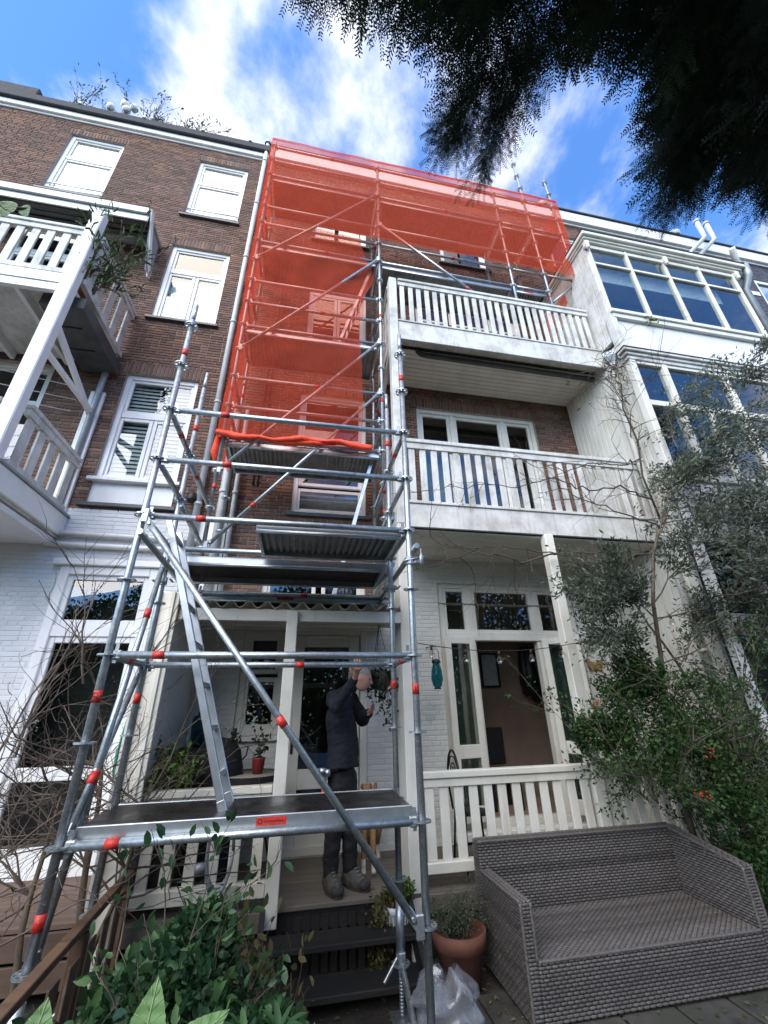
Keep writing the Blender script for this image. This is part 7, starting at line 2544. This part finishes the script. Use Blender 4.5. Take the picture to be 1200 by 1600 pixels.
# bare shrub on the left
BAR = thing("bare_shrub", "leafless brown shrub with tangled twigs before the white garden door", "shrub", (-1.5, 4.1, GZ))
st = MB(); tw = MB()
random.seed(14)
for p, d, L, r in (((-1.36, 4.2, GZ), (-.12, .05, 1), 1.5, .032), ((-1.62, 4.1, GZ), (-.1, 0, 1), 1.35, .026), ((-1.30, 4.1, GZ), (.04, .0, 1), 1.3, .022), ((-1.75, 3.9, GZ), (-.3, -.1, 1), 1.0, .018)):
    pts = branch_path(p, d, L, 7, .22)
    st.tube(pts, [r * (1 - .55 * i / 7) for i in range(8)], 7)
    for i in range(4, 8):
        for k in range(4):
            o_ = Vector((random.gauss(0, 1), random.gauss(0, .6), random.uniform(.05, 1.2))).normalized()
            twigs(tw, pts[i], o_, random.uniform(.5, 1.1), .008, 2, 3, .34, n=6, spread=.8)
for p, d, L in (((-2.1, 3.9, -.5), (-.1, 0, 1), 1.5), ((-2.0, 3.95, -.3), (.15, .0, 1), 1.4), ((-1.7, 4.0, .2), (.0, 0, 1), 1.0), ((-1.4, 4.0, .0), (.4, .1, 1), 1.0), ((-1.35, 4.2, -1.2), (.85, .05, .75), 1.25), ((-1.3, 4.2, -.9), (.6, -.1, .9), 1.1)):
    twigs(tw, p, d, L, .010, 2, 4, .25, n=7, spread=.7)
st.build("trunk", "bark", BAR)
tw.build("twigs", "twig", BAR)["kind"] = "stuff"

# climber on the balconies
VIN = thing("bare_climber", "leafless twisted climber spread over the lower balcony and the downpipe", "climber", (4.75, 4.36, GZ))
st = MB()
random.seed(9)
st.tube(branch_path((4.74, 4.28, GZ), (0, 0, 1), 4.2, 16, .22), [.018] * 9 + [.014] * 8, 7)
st.tube([(4.74, 4.30, 2.2), (4.66, 4.28, 2.9), (4.78, 4.28, 3.5), (4.70, 4.27, 4.1), (4.80, 4.25, 4.6)], [.015, .014, .014, .012, .01], 7)
st.build("trunk", "vine_bark", VIN)
tw = MB()
main = [[(4.7, 4.28, 2.5), (4.3, 4.30, 2.72), (3.8, 4.36, 2.62), (3.3, 4.36, 2.78), (2.7, 4.38, 2.62), (2.1, 4.38, 2.58), (1.5, 4.38, 2.45)],
        [(4.7, 4.28, 3.2), (4.4, 4.3, 3.05), (4.0, 4.36, 3.1), (3.5, 4.36, 2.9), (3.0, 4.36, 2.95)],
        [(4.7, 4.28, 2.1), (4.2, 4.34, 2.3), (3.6, 4.36, 2.5), (3.2, 4.36, 2.75)],
        [(4.6, 4.30, 1.7), (3.9, 4.32, 1.72), (3.0, 4.34, 1.66), (2.2, 4.36, 1.75), (1.5, 4.36, 1.45)],
        [(3.2, 4.34, 1.68), (2.6, 4.36, 1.55), (2.0, 4.36, 1.62), (1.3, 4.3, 1.78)]]
for m_l in main:
    pts = []
    for a, b_ in zip(m_l, m_l[1:]):
        for i in range(5):
            pts.append(Vector(a).lerp(Vector(b_), i / 5) + Vector((random.gauss(0, .02), random.gauss(0, .01), random.gauss(0, .022))))
    pts.append(Vector(m_l[-1]))
    tw.tube(pts, [max(.004, .013 * (1 - .75 * i / len(pts))) for i in range(len(pts))], 6)
    for i in range(2, len(pts), 2):
        twigs(tw, pts[i], (random.gauss(-.3, .7), random.gauss(-.1, .2), random.gauss(0, .7)), random.uniform(.25, .7), .006, 1, 3, .4, n=6, spread=.8)
# the tangle under the hopper
for k in range(60):
    c = Vector((4.72 + random.gauss(0, .12), 4.16 + random.gauss(0, .10), 4.78 + random.gauss(0, .15)))
    twigs(tw, c, (random.gauss(0, 1), random.gauss(0, .6), random.gauss(0, .8)), random.uniform(.2, .5), .005, 1, 2, .8, n=6)
for k in range(24):
    twigs(tw, (4.68 + random.gauss(0, .1), 4.2, random.uniform(3.3, 4.9)), (random.uniform(-1, .6), random.uniform(-.5, .0), random.uniform(-.4, .6)), random.uniform(.5, .95), .006, 1, 3, .45, n=7)
tw.build("twigs", "vine_bark", VIN)["kind"] = "stuff"
P = np.array([(4.05 + random.gauss(0, .10), 4.3 + random.gauss(0, .05), random.choice((4.55, 4.2, 4.0)) + random.gauss(0, .06)) for _ in range(14)])
leaves(VIN, P, uvec(14), "dry", .07, .7, "leaf", 14)
sp = MB(); tws = []
twigs(sp, (5.55, 4.04, 5.15), (.1, -.1, 1), .85, .006, 1, 3, .35, n=7, ends=tws)
sp.build("tendril", "vine_bark", VIN)
P = np.array([(5.62 + random.gauss(0, .06), 4.0, 5.95 + random.gauss(0, .05)) for _ in range(12)])
leaves(VIN, P, uvec(12), "light", .09, .6, "leaf", 12)

# balcony and roof plants of the left house
OLE = thing("oleander", "green oleander reaching over the corner of the upper left balcony", "plant", (-3.2, 4.6, 5.1))
st = MB(); ends = []
random.seed(44)
for k in range(12):
    twigs(st, (-3.32 + random.gauss(0, .1), 4.55 + random.gauss(0, .1), 5.15), (random.uniform(-.1, .55), random.uniform(-.3, .4), 1), random.uniform(.8, 1.5), .009, 1, 4, .22, n=6, spread=.6, ends=ends)
st.build("stems", "twig", OLE)
P, D = ends_arrays(ends, 650, .02, 1)
kp = (P[:, 2] > 5.3)
leaves(OLE, P[kp], (D + rng.normal(0, .6, D.shape))[kp], "oleander", .13, .32, "leaf", 180)
q = MB(); q.lathe([(0, 0), (.15, 0), (.19, .32), (.18, .32), (0, .28)], (-3.42, 4.62, 5.05), 18); q.build("pot", "terracotta", OLE)
HOU = thing("broadleaf_climber", "few large green leaves reaching into the picture at the left edge", "plant", (-2.1, 2.0, 2.9))
st = MB(); st.tube([(-2.6, 1.9, 3.0), (-2.3, 1.98, 3.05), (-2.02, 2.0, 2.98), (-1.92, 2.0, 3.0)], .008, 6); st.build("stems", "twig", HOU)
for b_, t_, n_, w in (((-2.06, 1.99, 3.02), (-2.01, 1.99, 2.93), (.4, -1, -.4), .045), ((-1.97, 2.0, 3.02), (-1.93, 2.0, 2.92), (-.2, -1, -.3), .040), ((-2.08, 1.98, 2.94), (-2.02, 1.98, 2.86), (.4, -1, .4), .045)):
    HYD2 = HYD; HYD = HOU
    big_leaf(b_, t_, n_, w)
    HYD = HYD2
for x, zt, kind, n, lab, L in ((-5.5, .42, "light", 170, "yellowish roof plant at the left end of the roof edge", .09), (-4.15, .50, "grey", 420, "bushy grey green roof plant beside the white plumes", .08),
                               (-3.4, .22, "grey", 60, "small spiky roof plant right of the bushy one", .08), (-3.0, .34, "olive", 70, "short roof plant nearest the downpipe", .09)):
    t0 = thing("roof_plant", lab, "plant", (x, YF - .10, 12.09), "plants along the roof edge")
    st = MB(); ends = []
    for k in range(9):
        twigs(st, (x + random.gauss(0, .1), YF - .10, 12.09), (random.gauss(0, .4), random.gauss(0, .2), 1), zt * 1.5 * random.uniform(.7, 1.2), .007, 1, 3, .2, n=4, ends=ends)
    st.build("stems", "twig", t0)
    P, D = ends_arrays(ends, n, .03, 1)
    leaves(t0, P, D + rng.normal(0, .5, D.shape), kind, L, .3, thin=True)
t0 = thing("plume_plant", "white plume heads on thin stems above the roof edge", "plant", (-4.8, YF - .10, 12.09))
st = MB()
for x, z in ((-5.0, 12.38), (-4.76, 12.62), (-4.68, 12.42), (-4.55, 12.54)):
    st.tube([(-4.72, YF - .10, 12.09), (x, YF - .08, z)], .006, 5)
    f_ = MB(); f_.blob((x, YF - .08, z), (.085, .08, .10), 12, 9, .12); f_.build("plume", "flower_white", t0)
st.build("stems", "twig", t0)

# gardens behind the camera: a belt of trees, seen only in the window panes
P = []
random.seed(77)
for k in range(20):
    far_right = 1.0 if k >= 11 else 0.0
    c = np.array((-22 + k * 2.6 + random.uniform(-.8, .8), -9 - random.uniform(0, 4), random.uniform(1.3, 2.6)))
    r = np.array((2.3, 1.9, random.uniform(3.4, 4.4) + 3.2 * far_right))
    P.append(bush_points(6000, c, r, .4))
P = np.concatenate(P)
me = instances("tree_belt", LEAF_V, LEAF_F, rotmats(uvec(len(P)), rng.normal(0, 1, len(P)), np.full((len(P), 3), .22)), P, "leaf_pyracantha", rng.random(len(P)), True)
o = link("tree_belt", me); tag(o, "belt of garden trees reflected in the lower panes", "trees", kind="stuff")
